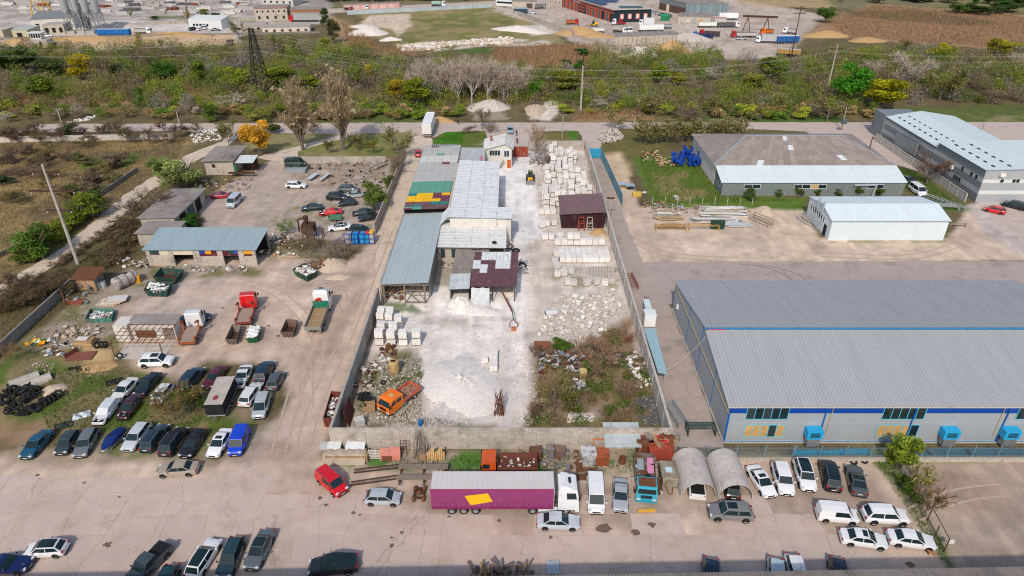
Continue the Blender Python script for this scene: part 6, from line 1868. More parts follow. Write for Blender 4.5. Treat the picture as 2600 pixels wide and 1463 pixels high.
# -- skips and bins
def skip(label,t,pts,h,col,fill=None,z0=.05,flare=.12,seed=3,name='waste_skip'):
 """an open bin over four ground pixels"""
 w=[at(t,x,y)for x,y in pts]
 c=sum(w,Vector())/4
 o=thing(name,label,'skip',c)
 g=[p-c for p in w]
 up=[p*(1+flare)+Vector((0,0,h))for p in g]
 dn=[p*(1-flare)+Vector((0,0,z0))for p in g]
 ui=[p*.93 for p in up]
 ui=[Vector((p.x,p.y,h))for p in ui]
 di=[Vector((p.x*.93,p.y*.93,z0+.12))for p in dn]
 for e in range(4):
  f=(e+1)%4
  MB().poly([dn[e],dn[f],up[f],up[e]],'tint_rust').poly([up[e],up[f],ui[f],ui[e]],'tint_rust').poly([ui[e],ui[f],di[f],di[e]],'tint_rust').build('side_plate',o,col=tuple(q_*(1-.08*e)for q_ in col))
  for k in range(1,4):
   p, r_=dn[e].lerp(dn[f],k/4), up[e].lerp(up[f],k/4)
   off=(p.normalized()*.04)
   MB().bar(p+off,r_+off,.07,.07,'tint_rust').build('rib',o,col=col)
 MB().poly(di,'rust_dark').poly([Vector((p.x,p.y,z0))for p in dn[::-1]],'rust_dark').build('floor',o)
 if fill:
  q_=random.Random(seed)
  mb=MB()
  for k in range(70):
   a, b=q_.random(), q_.random()
   p=(ui[0]*(1-a)+ui[1]*a)*(1-b)+(ui[3]*(1-a)+ui[2]*a)*b
   mb.rock((p.x*.9,p.y*.9,h*fill[1]+q_.uniform(0,.35)*(1-1.6*max(abs(a-.5),abs(b-.5)))),q_.uniform(.15,.45),q_.choice(fill[0]),(1,1,.6),q_)
  f_=mb.build('load',o)
  f_['kind']='stuff'
 return o
GSK=(.008,.075,.06)
skip('open dark green skip, nearly empty, by the rusty tank',10,[(1570,1400),(1770,1420),(1850,1330),(1640,1310)],1.3,GSK)
skip('dark green skip filled with plastic, front one of two',20,[(1480,90),(1690,95),(1740,10),(1520,5)],1.4,GSK,(['plate','limestone','galv'],.8))
skip('green skip heaped with rubble and white bags',11,[(390,1330),(520,1395),(620,1340),(500,1270)],1.4,(.008,.085,.06),(['limestone','plate','limestone_dirty'],.9),seed=8)
skip('grey empty skip with pointed end in the dirt yard',20,[(2285,575),(2385,575),(2430,440),(2350,435)],1.2,(.22,.19,.165))
skip('green skip full of white sacks in the dirt yard',20,[(2490,560),(2595,555),(2625,440),(2530,430)],1.1,(.01,.13,.06),(['plate'],.9),seed=11)
skip('brown empty skip beside the dropside lorry',21,[(265,500),(380,505),(425,390),(320,380)],1.2,(.17,.12,.10))
skip('turquoise dropside body dumped on the ground',20,[(865,350),(1130,345),(1160,250),(920,240)],.75,(.05,.24,.19),(['wood_grey','galv','limestone_dirty','plate'],.4),flare=.02,seed=12)
skip('rust red container with tyres and scrap outside the wall',21,[(690,1400),(800,1400),(870,1135),(770,1125)],1.5,(.17,.03,.03),(['rubber','plate','steel','rust'],.5),flare=.02,seed=13)
# -- strip of junk behind the purple trailer
def stackbox(name,label,cat,t,x,y,size,col,mat='tint_rust',rz=0.0,tilt=(0,0),panels=2,z=0.0):
 p=at(t,x,y)
 o=thing(name,label,cat,(p.x,p.y+size[1]/2,z),rz)
 o.rotation_euler=(tilt[0],tilt[1],rz)
 a, b, c=size[0]/2, size[1]/2, size[2]
 MB().bx(-a,a,-b,b,.06,c,mat).build('shell',o,col=col)
 for i in range(panels):
  w_=2*a/panels
  MB().bx(-a+i*w_+.05,-a+(i+1)*w_-.05,-b-.03,-b-.004,.15,c-.12,mat).build('door_panel',o,col=tuple(v*.8 for v in col))
 MB().bx(-a-.04,a+.04,-b-.04,b+.04,c,c+.05,mat).build('lid',o,col=tuple(v*1.1 for v in col))
 for sx in(-1,1):
  for sy in(-1,1):
   MB().bx(sx*(a-.06)-.05,sx*(a-.06)+.05,sy*(b-.06)-.05,sy*(b-.06)+.05,0,.062,'rust_dark').build('foot',o)
 return o
RST=(.24,.07,.035)
stackbox('rusty_cabinet','open-topped rusty cabinet behind the purple trailer','cabinet',32,235,310,(1.3,1.1,1.6),(.13,.06,.04),rz=.15)
stackbox('metal_cabinet','grey metal cabinet right of the open rusty one','cabinet',32,385,280,(.9,.8,1.7),(.22,.21,.21))
stackbox('metal_cabinet','brown cabinet with a mint green door tag','cabinet',32,480,270,(1.1,.9,1.3),(.20,.13,.11))
stackbox('white_locker','rust-streaked white locker beside the red rusty panel','cabinet',32,770,345,(1.7,1.6,1.7),(.50,.52,.53),panels=3)
stackbox('rusty_locker','orange rusty locker left of the grey sheet lean-to','cabinet',32,890,345,(1.9,1.3,1.5),(.36,.09,.035))
stackbox('rusty_container','rusty brown container below the scaffold planks','container',32,1330,245,(1.8,2.4,2.2),(.20,.06,.035),panels=4)
stackbox('rusty_container','brightest rust red container at the wall corner','container',32,1490,315,(2.9,2.6,2.2),(.36,.05,.03),panels=6)
p=at(32,1110,280)
o=thing('sheet_lean_to','grey corrugated lean-to roof among the rusty lockers','shed',(p.x,p.y,0))
roof(o,(-2.2,.1,1.9),(2.2,.1,1.9),(-2.2,3.4,2.9),4,1,'tint',(.40,.45,.46),4,.04,jit=.06,gap=.01,kind='wave')
for sx in(-2,2):
 MB().bx(sx-.06,sx+.06,.2,.32,0,1.9,'wood_grey').build('post',o)
 MB().bx(sx-.06,sx+.06,3.1,3.22,0,2.7,'wood_grey').build('post',o)
MB().bx(-1.9,1.9,2.9,3.0,0,2.5,'inside_shade').build('back_wall',o)
for k in range(5):
 MB().lathe((-.1,-.5,.12+k*.17),[(.3,-.08),(.42,-.08),(.42,.08),(.3,.08)],'rust',12,'z',True).build('ring',thing('rusty_rings','stack of rusty rings before the grey lean-to','rings',(p.x,p.y,0))if k==0 else bpy.data.objects['rusty_rings'])
o=thing('orange_frame','orange steel door frame leaning on the locker','frame')
p=at(32,870,240)
for a, b in(((-.7,0,0),(-.7,.5,2.2)),((.7,0,0),(.7,.5,2.2)),((-.7,.5,2.2),(.7,.5,2.2)),((-.7,.25,1.1),(.7,.25,1.1)),((-.7,0,.05),(.7,0,.05))):
 MB().bar(Vector(a)+p,Vector(b)+p,.12,.1,'tint').build('bar',o,col=(.5,.14,.05))
junk(None,'scaffold_planks',at(32,1260,110).x,at(32,1600,110).x,60.6,61.9,2.3,2.6,22,['wood_grey','wood','rust'],31,(.5,1.5),label='grey planks and rods piled on the rusty containers',cat='planks')
o=put('red_tray',MB().bx(-.4,.4,-.35,.35,0,.12,'tint').bx(-.4,.4,-.35,-.28,.12,.3,'tint').bx(-.4,.4,.28,.35,.12,.3,'tint').bx(-.4,-.33,-.28,.28,.12,.3,'tint').bx(.33,.4,-.28,.28,.12,.3,'tint').data('red_tray'),None,(at(32,1560,120,2.4).x,61.2,2.35),col=(.6,.02,.03),label='bright red tray on top of the containers',cat='tray')
junk(None,'scrap_scatter',at(32,300,300).x,at(32,700,300).x,58.9,61.6,.1,.5,45,['concrete_dark','rust','wood_grey','steel','limestone_dirty'],32,(.3,1.1),label='low scrap scattered between the cabinets',cat='scrap')
junk(None,'scrap_scatter',at(32,-150,300).x,at(32,180,300).x,58.9,61.4,.1,.4,26,['wood_new','wood','wood_grey','concrete'],33,(.4,1.2),label='planks and slabs left of the open rusty cabinet',cat='scrap')
p=at(32,760,430)
o=thing('rusty_plate','flat rusty plate with a board across it','plate',(p.x,p.y,0))
MB().bx(-1.3,1.3,-.9,.9,0,.25,'rust').build('plate',o)
MB().bar((-1.9,-.3,.35),(1.9,.5,.35),.2,.1,'wood_grey').build('board',o)
p=at(32,1485,625)
o=thing('rusty_barrel','rusty barrel lying between turquoise lorry and box trailer','barrel',(p.x,p.y+.9,.34),RAD(90))
MB().lathe((0,0,0),[(.001,-.95),(.33,-.95),(.35,-.3),(.33,0),(.35,.3),(.33,.95),(.001,.95)],'rust',14,'x').build('drum',o,smooth=40)
MB().lathe((0,0,0),[(.001,-.975),(.30,-.97),(.30,-.952)],'concrete_light',14,'x').build('end_cap',o)
p=at(32,1350,800)
o=thing('yellow_beam','yellow dented beam lying before the turquoise lorry','beam',(p.x,p.y,0),.06)
MB().bx(-.95,.95,-.16,.16,.05,.3,'tint').build('beam',o,col=(.62,.36,.06))
for x in(-.8,.8):
 MB().bx(x-.06,x+.06,-.2,.2,0,.05,'rust_dark').build('foot',o)
p=at(32,410,1370)
o=thing('metal_tray','pale blue metal cover lying in the bottom shadow','cover',(p.x,p.y,0))
MB().bx(-.65,.65,-.8,.8,.1,.2,'tint').build('plate',o,col=(.40,.48,.52))
MB().bx(-.7,.7,-.85,.85,0,.1,'concrete').build('frame',o)
p=at(31,900,330)
o=thing('tarp_pile','timber pile under a beige tarpaulin with grey sheets on top','pile',(p.x,p.y,0))
for k in range(10):
 MB().bx(-2.4,2.6,.3+.22*(k%5),.5+.22*(k%5),.1+.45*(k//5),.5+.45*(k//5),'wood').build('timber',o)
tp=MB()
for i in range(12):
 for j in range(5):
  f=lambda i_, j_:(-2.7+i_*.42,-.2+j_*.42+.05*math.sin(i_*1.7),(.12,.7,1.1,1.15,1.1,.8)[j_]+.07*math.sin(i_*2.3+j_))
  tp.poly([f(i,j),f(i+1,j),f(i+1,j+1),f(i,j+1)],'tint_cloth')
tp.build('tarpaulin',o,smooth=60,col=(.40,.33,.25))
for x, w_, c in((-1.7,1.7,(.62,.63,.62)),(.9,2.3,(.66,.68,.69)),(-3.0,.8,(.45,.44,.42))):
 MB().box((x,2.0,1.15),(w_,1.2,.06),'tint',(.18,.03,0)).build('sheet_metal',o,col=c)
o=thing('leaning_pallets','two pale pallets leaning against the front wall','pallet')
p=at(31,1200,295)
for k in range(2):
 g=put('pallet',None,o,(p.x+k*.7-.35,p.y+.1,0),(0,0,.1-.1*k))
 for i in range(6):
  MB().box((0,.25,.15+i*.2),(.9,.04,.13),'tint',(-.3,0,0)).build('slat',g,loc=(0,.06*i,0),col=(.50,.47,.42))
 for x in(-.4,.4):
  MB().bar((x,.22,.05),(x,.62,1.3),.08,.06,'tint').build('stringer',g,col=(.42,.38,.33))
p=at(31,1350,290)
o=thing('pink_sheet_stack','salmon pink sheet panels leaning on the front wall','panels',(p.x,p.y,0))
for x0, x1, h_ in((-1.2,-.1,1.5),(-.08,1.2,1.6)):
 MB().hexa([(x0,0,0),(x1,0,0),(x1,.06,0),(x0,.06,0),(x0,.6,h_),(x1,.6,h_),(x1,.66,h_),(x0,.66,h_)],'tint').build('panel',o,col=(.56,.20,.155))
MB().hexa([(-1,-.12,0),(.2,-.12,0),(.2,-.06,0),(-1,-.06,0),(-1,.05,.65),(.2,.05,.65),(.2,.1,.65),(-1,.1,.65)],'rust').build('low_panel',o)
p=at(31,1485,265)
o=thing('metal_rack','narrow rusty grid rack at the front wall','rack',(p.x,p.y+.6,0))
for x in(-.35,.35):
 MB().bx(x-.04,x+.04,-.04,.04,0,2.3,'rust_dark').build('upright',o)
for k in range(5):
 MB().bx(-.31,.31,-.03,.03,.4+k*.45,.46+k*.45,'rust_dark').build('rung',o)
def poles(label,name,t,x,y,n,h,spread,mat,seed,lean=.25,cat='poles'):
 q_=random.Random(seed)
 p_=at(t,x,y)
 o_=thing(name,label,cat,p_)
 for k in range(n):
  a, b=q_.uniform(-spread,spread), q_.uniform(0,spread)
  MB().tube((a,b,0),(a*.5+q_.uniform(-lean,lean),b+.6+q_.uniform(-lean,lean),h*q_.uniform(.7,1.1)),.05,.03,mat,5).build('pole',o_)
poles('bundle of grey branches leaning on the front wall','leaning_branches',31,1640,275,16,3.6,.7,'wood_grey',3,.4,'branches')
poles('grey planks upright beside the branches','leaning_planks',31,1700,290,5,2.5,.3,'wood_grey',4,.1,'planks')
poles('bundle of long rusty rods standing in the stone yard','rusty_rods',21,2440,1290,26,3.4,.7,'rust',5,.5,'rods')
p=at(31,1800,295)
o=thing('yellow_boards','fresh yellow boards and crate leaning at the wall','boards',(p.x,p.y,0))
for k in range(9):
 MB().box((-.9+k*.24,.25+.05*(k%3),.55+.12*(k%4)),(.2,.06,1.1+.24*(k%4)),'wood_new',(-.25,0,.05)).build('board',o)
MB().bx(-1.9,-1.1,0,.6,0,.75,'wood').build('crate',o)
o=thing('vehicle_ramp','long rusty vehicle ramp with ladder tracks and raised beams','ramp')
for(x0,y0,x1,y1,x2,y2)in((950,520,1410,455,1960,455),(985,395,1430,345,1930,345)):
 a, b, c=at(31,x0,y0,.1), at(31,x1,y1,1.1), at(31,x2,y2,1.1)
 for s_ in(-.26,.26):
  MB().bar(a+Vector((0,s_,0)),b+Vector((0,s_,0)),.1,.16,'rust_dark').build('track_rail',o)
 for k in range(22):
  m_=a.lerp(b,(k+.5)/22)
  MB().bar(m_+Vector((0,-.21,0)),m_+Vector((0,.21,0)),.07,.06,'wood_grey').build('rung',o)
 MB().bar(b+Vector((.06,0,0)),c,.62,.25,'wood_grey').build('deck_beam',o)
 for k in(.05,.5,.95):
  m_=b.lerp(c,k)
  for s_ in(-.22,.22):
   MB().bar((m_.x,m_.y+s_,0),(m_.x,m_.y+s_,.97),.14,.14,'rust').build('leg',o)
  MB().bx(m_.x-.35,m_.x+.35,m_.y-.35,m_.y+.35,0,.08,'concrete').build('foot_slab',o)
p=at(31,1635,690)
o=thing('axle','rusty axle assembly with hubs lying by the trailer','axle',(p.x,p.y+.7,0))
for y in(-.7,.1,.7):
 MB().bar((-.6,y,.4),(.6,y,.4),.18,.18,'rust_dark').build('crossbeam',o)
for x in(-.55,.55):
 MB().bar((x,-.9,.38),(x,.9,.42),.16,.2,'rust_dark').build('side_beam',o)
 for y in(-.75,.75):
  MB().lathe((x,y,.34),[(.001,-.16),(.3,-.16),(.34,0),(.3,.16),(.001,.16)],'rust',10,'x').build('hub',o)
MB().lathe((0,.1,.42),[(.05,-.35),(.3,-.2),(.3,.2),(.05,.35)],'rust',8,'x').build('differential',o)
o=thing('log_pile','pile of cut logs at the bottom edge','logs')
q=random.Random(77)
a0, a1=at(31,2180,1400), at(32,190,1420)
for k in range(70):
 t_=q.random()
 c=a0 .lerp(a1,t_)+Vector((q.uniform(-.2,.2),q.uniform(-1.6,.3),q.uniform(.15,1.0)))
 ang=q.uniform(-.9,.9)+(1.57 if q.random()<.6 else 0)
 ln=q.uniform(.35,.9)
 d=Vector((math.cos(ang),math.sin(ang),q.uniform(-.4,.4)))*ln
 MB().tube(c-d,c+d,q.uniform(.10,.2),q.uniform(.09,.17),q.choice(['wood','wood_grey','bark']),8).build('log',o)
# -- left yard clutter
o=thing('rusty_tank','big white and rusty tank lying beside the red-roofed hut','tank')
a, b=at(10,1180,1400,1.1), at(10,1330,1330,1.1)
d=(b-a).normalized()
mt=Matrix.Rotation(math.atan2(d.y,d.x),4,'Z')
t_=MB().lathe((0,0,0),[(.001,-2.1),(.8,-2.05),(1.1,-1.8),(1.12,0),(1.1,1.8),(.8,2.05),(.001,2.1)],'tint_rust',18,'x').build('shell',o,smooth=40,loc=(a+b)/2,rot=(0,0,math.atan2(d.y,d.x)),col=(.42,.42,.42))
for x in(-1.2,0,1.2):
 MB().lathe((x,0,0),[(1.1,-.06),(1.16,-.06),(1.16,.06),(1.1,.06)],'rust',18,'x',True).build('hoop',t_)
MB().lathe((.4,0,1.1),[(.3,0),(.3,.12),(.001,.13)],'rust_dark',12).build('manhole',t_)
stackbox('yellow_machine','small yellow machine beside the rusty tank','machine',10,1375,1400,(1.0,.9,1.3),(.75,.33,.01),'tint',rz=.3)
for x, y, lab in((990,1449,'grey drum leftmost by the hut'),(1050,1440,'grey drum right of the first by the hut')):
 p=at(10,x,y)
 o=thing('steel_drum',lab,'drum',(p.x,p.y,0))
 MB().lathe((0,0,0),[(.001,0),(.42,0),(.45,.5),(.42,1.2),(.001,1.2)],'galv',14).build('drum',o,smooth=40)
 MB().lathe((0,0,.55),[(.45,0),(.48,.04),(.45,.08)],'steel',14).build('hoop',o)
for t, x0, x1, y0, y1, n, mats, lab, sd, hz in((10,1250,1480,1150,1250,40,['limestone','concrete','wood_grey','sand_pale'],'heap of broken slabs left of the blue grey garage',41,.6),(10,2000,2480,360,470,80,['steel','wood','wood_grey','galv','rust','wood_new'],'planks and scrap in front of the stone house',42,.6),(11,320,1280,180,260,110,['rust','concrete','black','wood_grey','concrete_dark','galv','wood'],'belt of scrap along the back wall of the upper yard',43,.6),(11,760,1290,270,420,60,['wood_grey','concrete','black','rust','wood'],'scrap strewn over the upper yard',44,.35),(20,680,900,-20,170,60,['rust','steel','galv','concrete_dark','black'],'scrap metal heap behind the rusty steel beams',45,1.2),(20,520,720,520,700,50,['steel','black','limestone','rust','plate','galv'],'engines and scrap beside the red plates',46,.6),(20,580,960,380,500,50,['wood','wood_grey','sand_pale','limestone_dirty'],'loose boards and rubble above the tyre row',47,.3),(11,180,420,930,1140,60,['limestone','concrete','rust','wood','plate'],'slabs and scrap right of the blue grey garage',48,.9),(11,500,680,1190,1290,60,['rust','wood','wood_grey'],'broken planks and rods heaped behind the green skip',49,1.1),(10,1640,2480,1230,1290,60,['limestone','limestone_dirty','concrete','wood_grey','galv'],'litter along the front of the blue grey garage',50,.3),(11,1840,2000,1120,1280,60,['limestone','concrete','wood_grey'],'rubble in the gap beside the timber shed',51,.3),(11,2510,2573,960,1130,45,['limestone','rust','plate','steel','black'],'scrap along the right side of the white hall',52,.8),(12,60,150,1190,1310,30,['limestone','concrete','galv'],'white slabs and pipes beside the maroon roof',53,.6),(12,170,380,160,220,40,['wood_grey','steel','limestone_dirty','black'],'scrap timber by the red gate',54,.8),(12,1320,1460,90,180,40,['concrete','plate','sand','rust'],'blocks and machine parts beside the grass plot',55,.9),(12,1470,1680,150,230,70,['wood_new','wood','sand_pale'],'heap of splintered wood beside the blue barrels',56,.7),(12,1330,1700,590,700,60,['wood_grey','galv','rust','concrete','wood'],'scrap and planks at the corner of the plank stacks',57,.6),(22,250,720,680,870,150,['rust','rust','rust_dark','steel','limestone','galv'],'rusty scrap metal heap in the overgrown plot',58,1.2),(22,620,760,940,1050,40,['limestone','black','concrete','galv'],'white and black rubbish heap in the overgrown plot',59,.6),(22,1050,1290,620,800,40,['galv','concrete','plate','rust'],'grey scrap strewn under the bare bushes',60,.4),(22,1230,1370,800,1010,40,['plate','limestone','wood_grey'],'pale scrap along the right wall',61,.35),(21,1160,1330,700,900,22,['limestone','limestone','concrete_light'],'leaning pale slabs beside the yellow tank',62,1.4),(21,1270,1400,590,680,26,['rust','rust_dark','wood'],'rusty grids piled below the block pallets',63,.6),(21,1080,1140,760,1020,40,['rust','limestone_dirty','wood_grey'],'rusty and stony debris along the left wall',64,.8),(21,1300,1500,20,120,50,['wood_grey','wood','rust','rust'],'planks stacked in the open timber shed front',65,1.6)):
 a, b=at(t,x0,y1), at(t,x1,y0)
 junk(None,'scrap_heap',min(a.x,at(t,x0,y0).x),max(b.x,at(t,x1,y1).x),a.y,b.y,.1,hz,n,mats,sd,(.3,1.0),label=lab,cat='scrap',kind='stuff')
p=at(11,545,940)
o=thing('rusty_machine','rusty brown hopper with cyclone pipe by the upper yard edge','machine',(p.x,p.y,0))
MB().hexa([(-1.2,-1,1.6),(1.2,-1,1.6),(1.2,1,1.6),(-1.2,1,1.6),(-1.2,-1,3.0),(1.2,-1,3.0),(1.2,1,3.0),(-1.2,1,3.0)],'rust_dark').build('hopper',o)
MB().hexa([(-.4,-.4,.6),(.4,-.4,.6),(.4,.4,.6),(-.4,.4,.6),(-1.2,-1,1.6),(1.2,-1,1.6),(1.2,1,1.6),(-1.2,1,1.6)],'rust_dark').build('hopper_cone',o)
MB().lathe((-.3,0,3.0),[(.2,0),(.5,.9),(.5,1.6),(.001,1.65)],'rust_dark',12).build('cyclone',o)
MB().tube((-.5,0,4.3),(-1.9,0,3.8),.18,.18,'rust_dark',8).tube((-1.9,0,3.85),(-1.9,0,1.2),.18,.18,'rust_dark',8).build('pipe',o)
for x, y in((-1.1,-.9),(1.1,-.9),(1.1,.9),(-1.1,.9),(2.6,-.5),(2.6,.6)):
 MB().bx(x-.08,x+.08,y-.08,y+.08,0,1.7,'rust_dark').build('leg',o)
MB().bx(1.2,2.7,-.6,-.5,1.6,1.75,'rust_dark').bx(1.2,2.7,.5,.6,1.6,1.75,'rust_dark').build('side_frame',o)
p=at(11,1030,1010)
o=thing('blue_steel_frame','bright blue lattice frame with blue and grey cages','frame',(p.x,p.y,0))
for k in range(7):
 x=-2.6+k*.95
 MB().bx(x-.05,x+.05,-.05,.05,.1,2.3,'tint').build('upright',o,col=(.004,.04,.35))
for z in(.15,1.2,2.25):
 MB().bx(-2.65,3.15,-.04,.04,z-.05,z+.05,'tint').build('rail',o,col=(.004,.04,.35))
for x, c in((-1.9,(.35,.38,.40)),(-.6,(.02,.25,.55)),(.8,(.02,.28,.60)),(1.7,(.02,.25,.50)),(2.6,(.35,.36,.36))):
 MB().bx(x-.5,x+.5,.15,1.7,.2,2.0,'tint').build('cage',o,col=c)
MB().bx(2.2,3.0,.15,1.6,2.0,2.5,'tint').build('yellow_crate',o,col=(.75,.42,.05))
MB().bx(1.5,2.1,.3,1.2,2.0,2.4,'tint').build('red_crate',o,col=(.6,.03,.05))
for a, b in(((-2.65,0,2.2),(-5.2,0,.2)),((-2.65,.5,1.4),(-5.2,0,.2)),((-3.6,0,1.4),(-3.6,.4,.4)),((-5.2,0,.15),(-2.65,0,.15))):
 MB().bar(a,b,.08,.08,'tint').build('brace',o,col=(.01,.05,.30))
for x, y, w_, l_, lab in((575,350,1.2,3.8,'pale blue sheet bench left one in the upper yard'),(695,355,.8,4.2,'pale blue sheet bench right one in the upper yard')):
 p=at(11,x,y)
 o=thing('sheet_bench',lab,'bench',(p.x,p.y,0),-.25)
 MB().bx(-w_/2,w_/2,-l_/2,l_/2,.7,.78,'tint').build('top_sheet',o,col=(.50,.58,.60))
 for y_ in(-l_/2+.3,l_/2-.3):
  for x_ in(-w_/2+.1,w_/2-.1):
   MB().bx(x_-.05,x_+.05,y_-.05,y_+.05,0,.7,'rust_dark').build('leg',o)
p=at(11,405,285)
o=thing('profile_stack','stack of grey profiled sheets under the green van shell','sheets',(p.x,p.y,0))
for k in range(6):
 MB().bx(-2.4,2.4,-.9,2.2,.05+k*.15,.15+k*.15,'galv').build('sheet',o)
p=at(11,800,770)
o=thing('green_trailer','small green mesh trailer by the white saloon','trailer',(p.x,p.y,0),.1)
MB().bx(-1.3,1.3,-.75,.75,.5,.6,'tint').build('floor',o,col=(.2,.18,.15))
for a, b, c, d in((-1.3,1.3,-.78,-.74),(-1.3,1.3,.74,.78),(-1.34,-1.3,-.75,.75),(1.3,1.34,-.75,.75)):
 MB().bx(a,b,c,d,.6,1.1,'tint').build('side',o,col=(.05,.20,.12))
wheels(o,(0,),.85,.3)
p=at(20,1120,150)
o=thing('board_stack','stack of pale insulation boards above the turquoise body','boards',(p.x,p.y,0))
for k in range(6):
 MB().box((-.6+.3*k,.1*k,.1+.1*k),(3.0,2.0,.09),'tint',(0,.03,.1*(k%3))).build('board',o,col=((.55,.52,.48),(.5,.32,.18),(.6,.58,.55))[k%3])
p=at(20,745,165)
o=thing('steel_beams','rusty red steel beams lying by the dark wall','beams',(p.x,p.y,0))
for k in range(5):
 MB().box((0,.25*k,.15+.1*(k%3)),(2.6,.2,.25),'tint_rust',(0,.05,.06*k)).build('beam',o,col=(.26,.08,.05))
MB().bx(-1.4,-1.2,-.1,.1,0,2.6,'rust').build('upright',o)
p=at(20,800,710)
o=thing('red_plates','two rust red steel trays on the ground below the boards','trays',(p.x,p.y,0))
MB().box((0,.5,.15),(3.6,2.0,.1),'tint_rust',(.05,0,.1)).build('tray_floor',o,col=(.22,.08,.06))
MB().box((-1.5,.8,.5),(.08,2.2,.7),'tint_rust',(0,0,-.4)).build('tray_side',o,col=(.20,.05,.045))
p=at(20,865,565)
o=thing('board_pile','pile of light boards with white things on top','boards',(p.x,p.y,0))
for k in range(7):
 MB().box((0,0,.1+.13*k),(2.6,1.5,.11),'wood_new'if k%2 else 'wood',(0,0,.05*(k%3))).build('board',o)
MB().box((-.2,0,1.08),(1.6,.9,.12),'limestone').build('white_sheet',o)
p=at(20,330,600)
o=thing('inflatable_slide','crumpled green, yellow and white plastic sheet by the wall','sheet',(p.x,p.y,0))
for k, (c,dx)in enumerate((((.75,.36,.01),-.9),((.02,.22,.06),.0),((.7,.7,.66),-.1),((.75,.36,.01),.7))):
 m_=MB()
 for i in range(5):
  for j in range(4):
   f=lambda i_, j_:(dx-.45+.22*i_+.1*j_,j_*.45,.15+.55*abs(math.sin(i_*1.1+k))*(1-j_/6)+.2*math.sin(j_*2+k))
   m_.poly([f(i,j),f(i+1,j),f(i+1,j+1),f(i,j+1)],'tint_cloth')
 m_.build('fold',o,col=c)
for x, y, cl, lab in((250,930,(.40,.37,.33),'upper grey weathered boat hull beside the tyre heap'),(370,950,(.46,.41,.36),'lower grey weathered boat hull beside the tyre heap')):
 p=at(20,x,y)
 o=thing('concrete_shell',lab,'shell',(p.x,p.y,0),.75)
 m_=MB()
 for i in range(8):
  a0, a1=math.pi*i/8, math.pi*(i+1)/8
  m_.poly([(-1.8,.8*math.cos(a0),.75*math.sin(a0)),(1.8,.8*math.cos(a0),.75*math.sin(a0)),(1.8,.8*math.cos(a1),.75*math.sin(a1)),(-1.8,.8*math.cos(a1),.75*math.sin(a1))],'tint')
 m_.build('half_shell',o,smooth=40,col=cl)
 for x_ in(-1.8,1.78):
  MB().prism([(x_+.0,-.8),(x_+.02,-.8),(x_+.02,.8),(x_,.8)],0,.4,'tint').build('end_plate',o,col=cl)
for x, y, lab, cl in((820,1290,'crumpled pale blue plastic sheet on the grass',(.62,.68,.72)),(1150,950,'black plastic tub beside the white old saloon',(.015,.016,.018)),(300,1230,'grey blue plate lying beside the tyre heap',(.16,.20,.24)),(640,1390,'dark crumpled sheet behind the charcoal hatchback',(.03,.035,.04))):
 p=at(20,x,y)
 m_=MB()
 for i in range(6):
  for j in range(4):
   f=lambda i_, j_:(-1+i_*.34,-.6+j_*.35,.12+.22*math.sin(i_*1.9+j_*1.3+x)*(1 if 0<i_<6 and 0<j_<4 else 0))
   m_.poly([f(i,j),f(i+1,j),f(i+1,j+1),f(i,j+1)],'tint_cloth')
 m_.build('plastic_sheet',None,loc=(p.x,p.y,0),rot=(0,0,.5),col=cl,label=lab,cat='sheet')
p=at(21,1385,880)
o=thing('yellow_tank','yellow ochre standing tank beside the leaning slabs','tank',(p.x,p.y+.7,0))
MB().lathe((0,0,0),[(.001,.1),(.72,.12),(.78,.5),(.78,1.9),(.6,2.1),(.001,2.15)],'tint_rust',16).build('shell',o,smooth=40,col=(.50,.36,.16))
MB().bar((.3,.3,2.1),(.3,.9,3.1),.18,.18,'rust').bar((.3,.9,3.1),(.2,.2,3.0),.14,.14,'rust').build('rusty_pipe',o)
MB().bx(-.35,.3,-.3,.1,2.14,2.18,'inside_shade').build('hatch',o)
p=at(21,1140,1250)
o=thing('wooden_box','open pale wooden box behind the orange lorry cab','box',(p.x,p.y+.5,0),.1)
for a, b, c, d in((-.75,.75,-.6,-.52),(-.75,.75,.52,.6),(-.75,-.67,-.52,.52),(.67,.75,-.52,.52)):
 MB().bx(a,b,c,d,0,1.05,'wood').build('side_board',o)
MB().bx(-.66,.66,-.51,.51,.3,.4,'sand').build('sand_fill',o)
p=at(21,940,1400)
o=thing('rusty_sheet','tall dark red sheet leaning inside the left wall corner','sheet',(p.x,p.y,0))
for k in range(3):
 MB().hexa([(.0,k*1.1,0),(.05,k*1.1,0),(.05,k*1.1+1.08,0),(0,k*1.1+1.08,0),(-.55,k*1.1,2.4),(-.5,k*1.1,2.4),(-.5,k*1.1+1.08,2.4),(-.55,k*1.1+1.08,2.4)],'tint_rust').build('panel',o,col=(.11,.022,.022))
p=at(21,1040,1400)
pack((p.x,p.y+.4,0),.5,'dirty pack of blocks in the front left corner',None,1,1.0,R,.8)
p=at(21,1650,1395)
o=thing('blue_barrel','bright blue barrel by the front wall','barrel',(p.x,p.y+.3,0))
MB().lathe((0,0,0),[(.001,0),(.27,.02),(.3,.4),(.27,.85),(.001,.88)],'tint',12).build('drum',o,smooth=40,col=(.02,.18,.45))
MB().lathe((0,0,.4),[(.3,-.03),(.32,0),(.3,.03)],'black',12).build('hoop',o)
o=thing('front_lean_to','low grey lean-to roof along the inside of the front wall','shed')
me_=sheet_mesh(.93,1.3,5,.04,'asbestos',False,'wave')
for k in range(12):
 put('roof_sheet',me_,o,(-10.2+k*.95,62.65,1.9),(RAD(-22),0,0))
for k in range(5):
 MB().bx(-10+k*2.7,-9.88+k*2.7,63.7,63.82,0,1.4,'wood_grey').build('post',o)
o=thing('blue_canopy','pale blue sheet canopy sloping along the outside of the right wall','canopy')
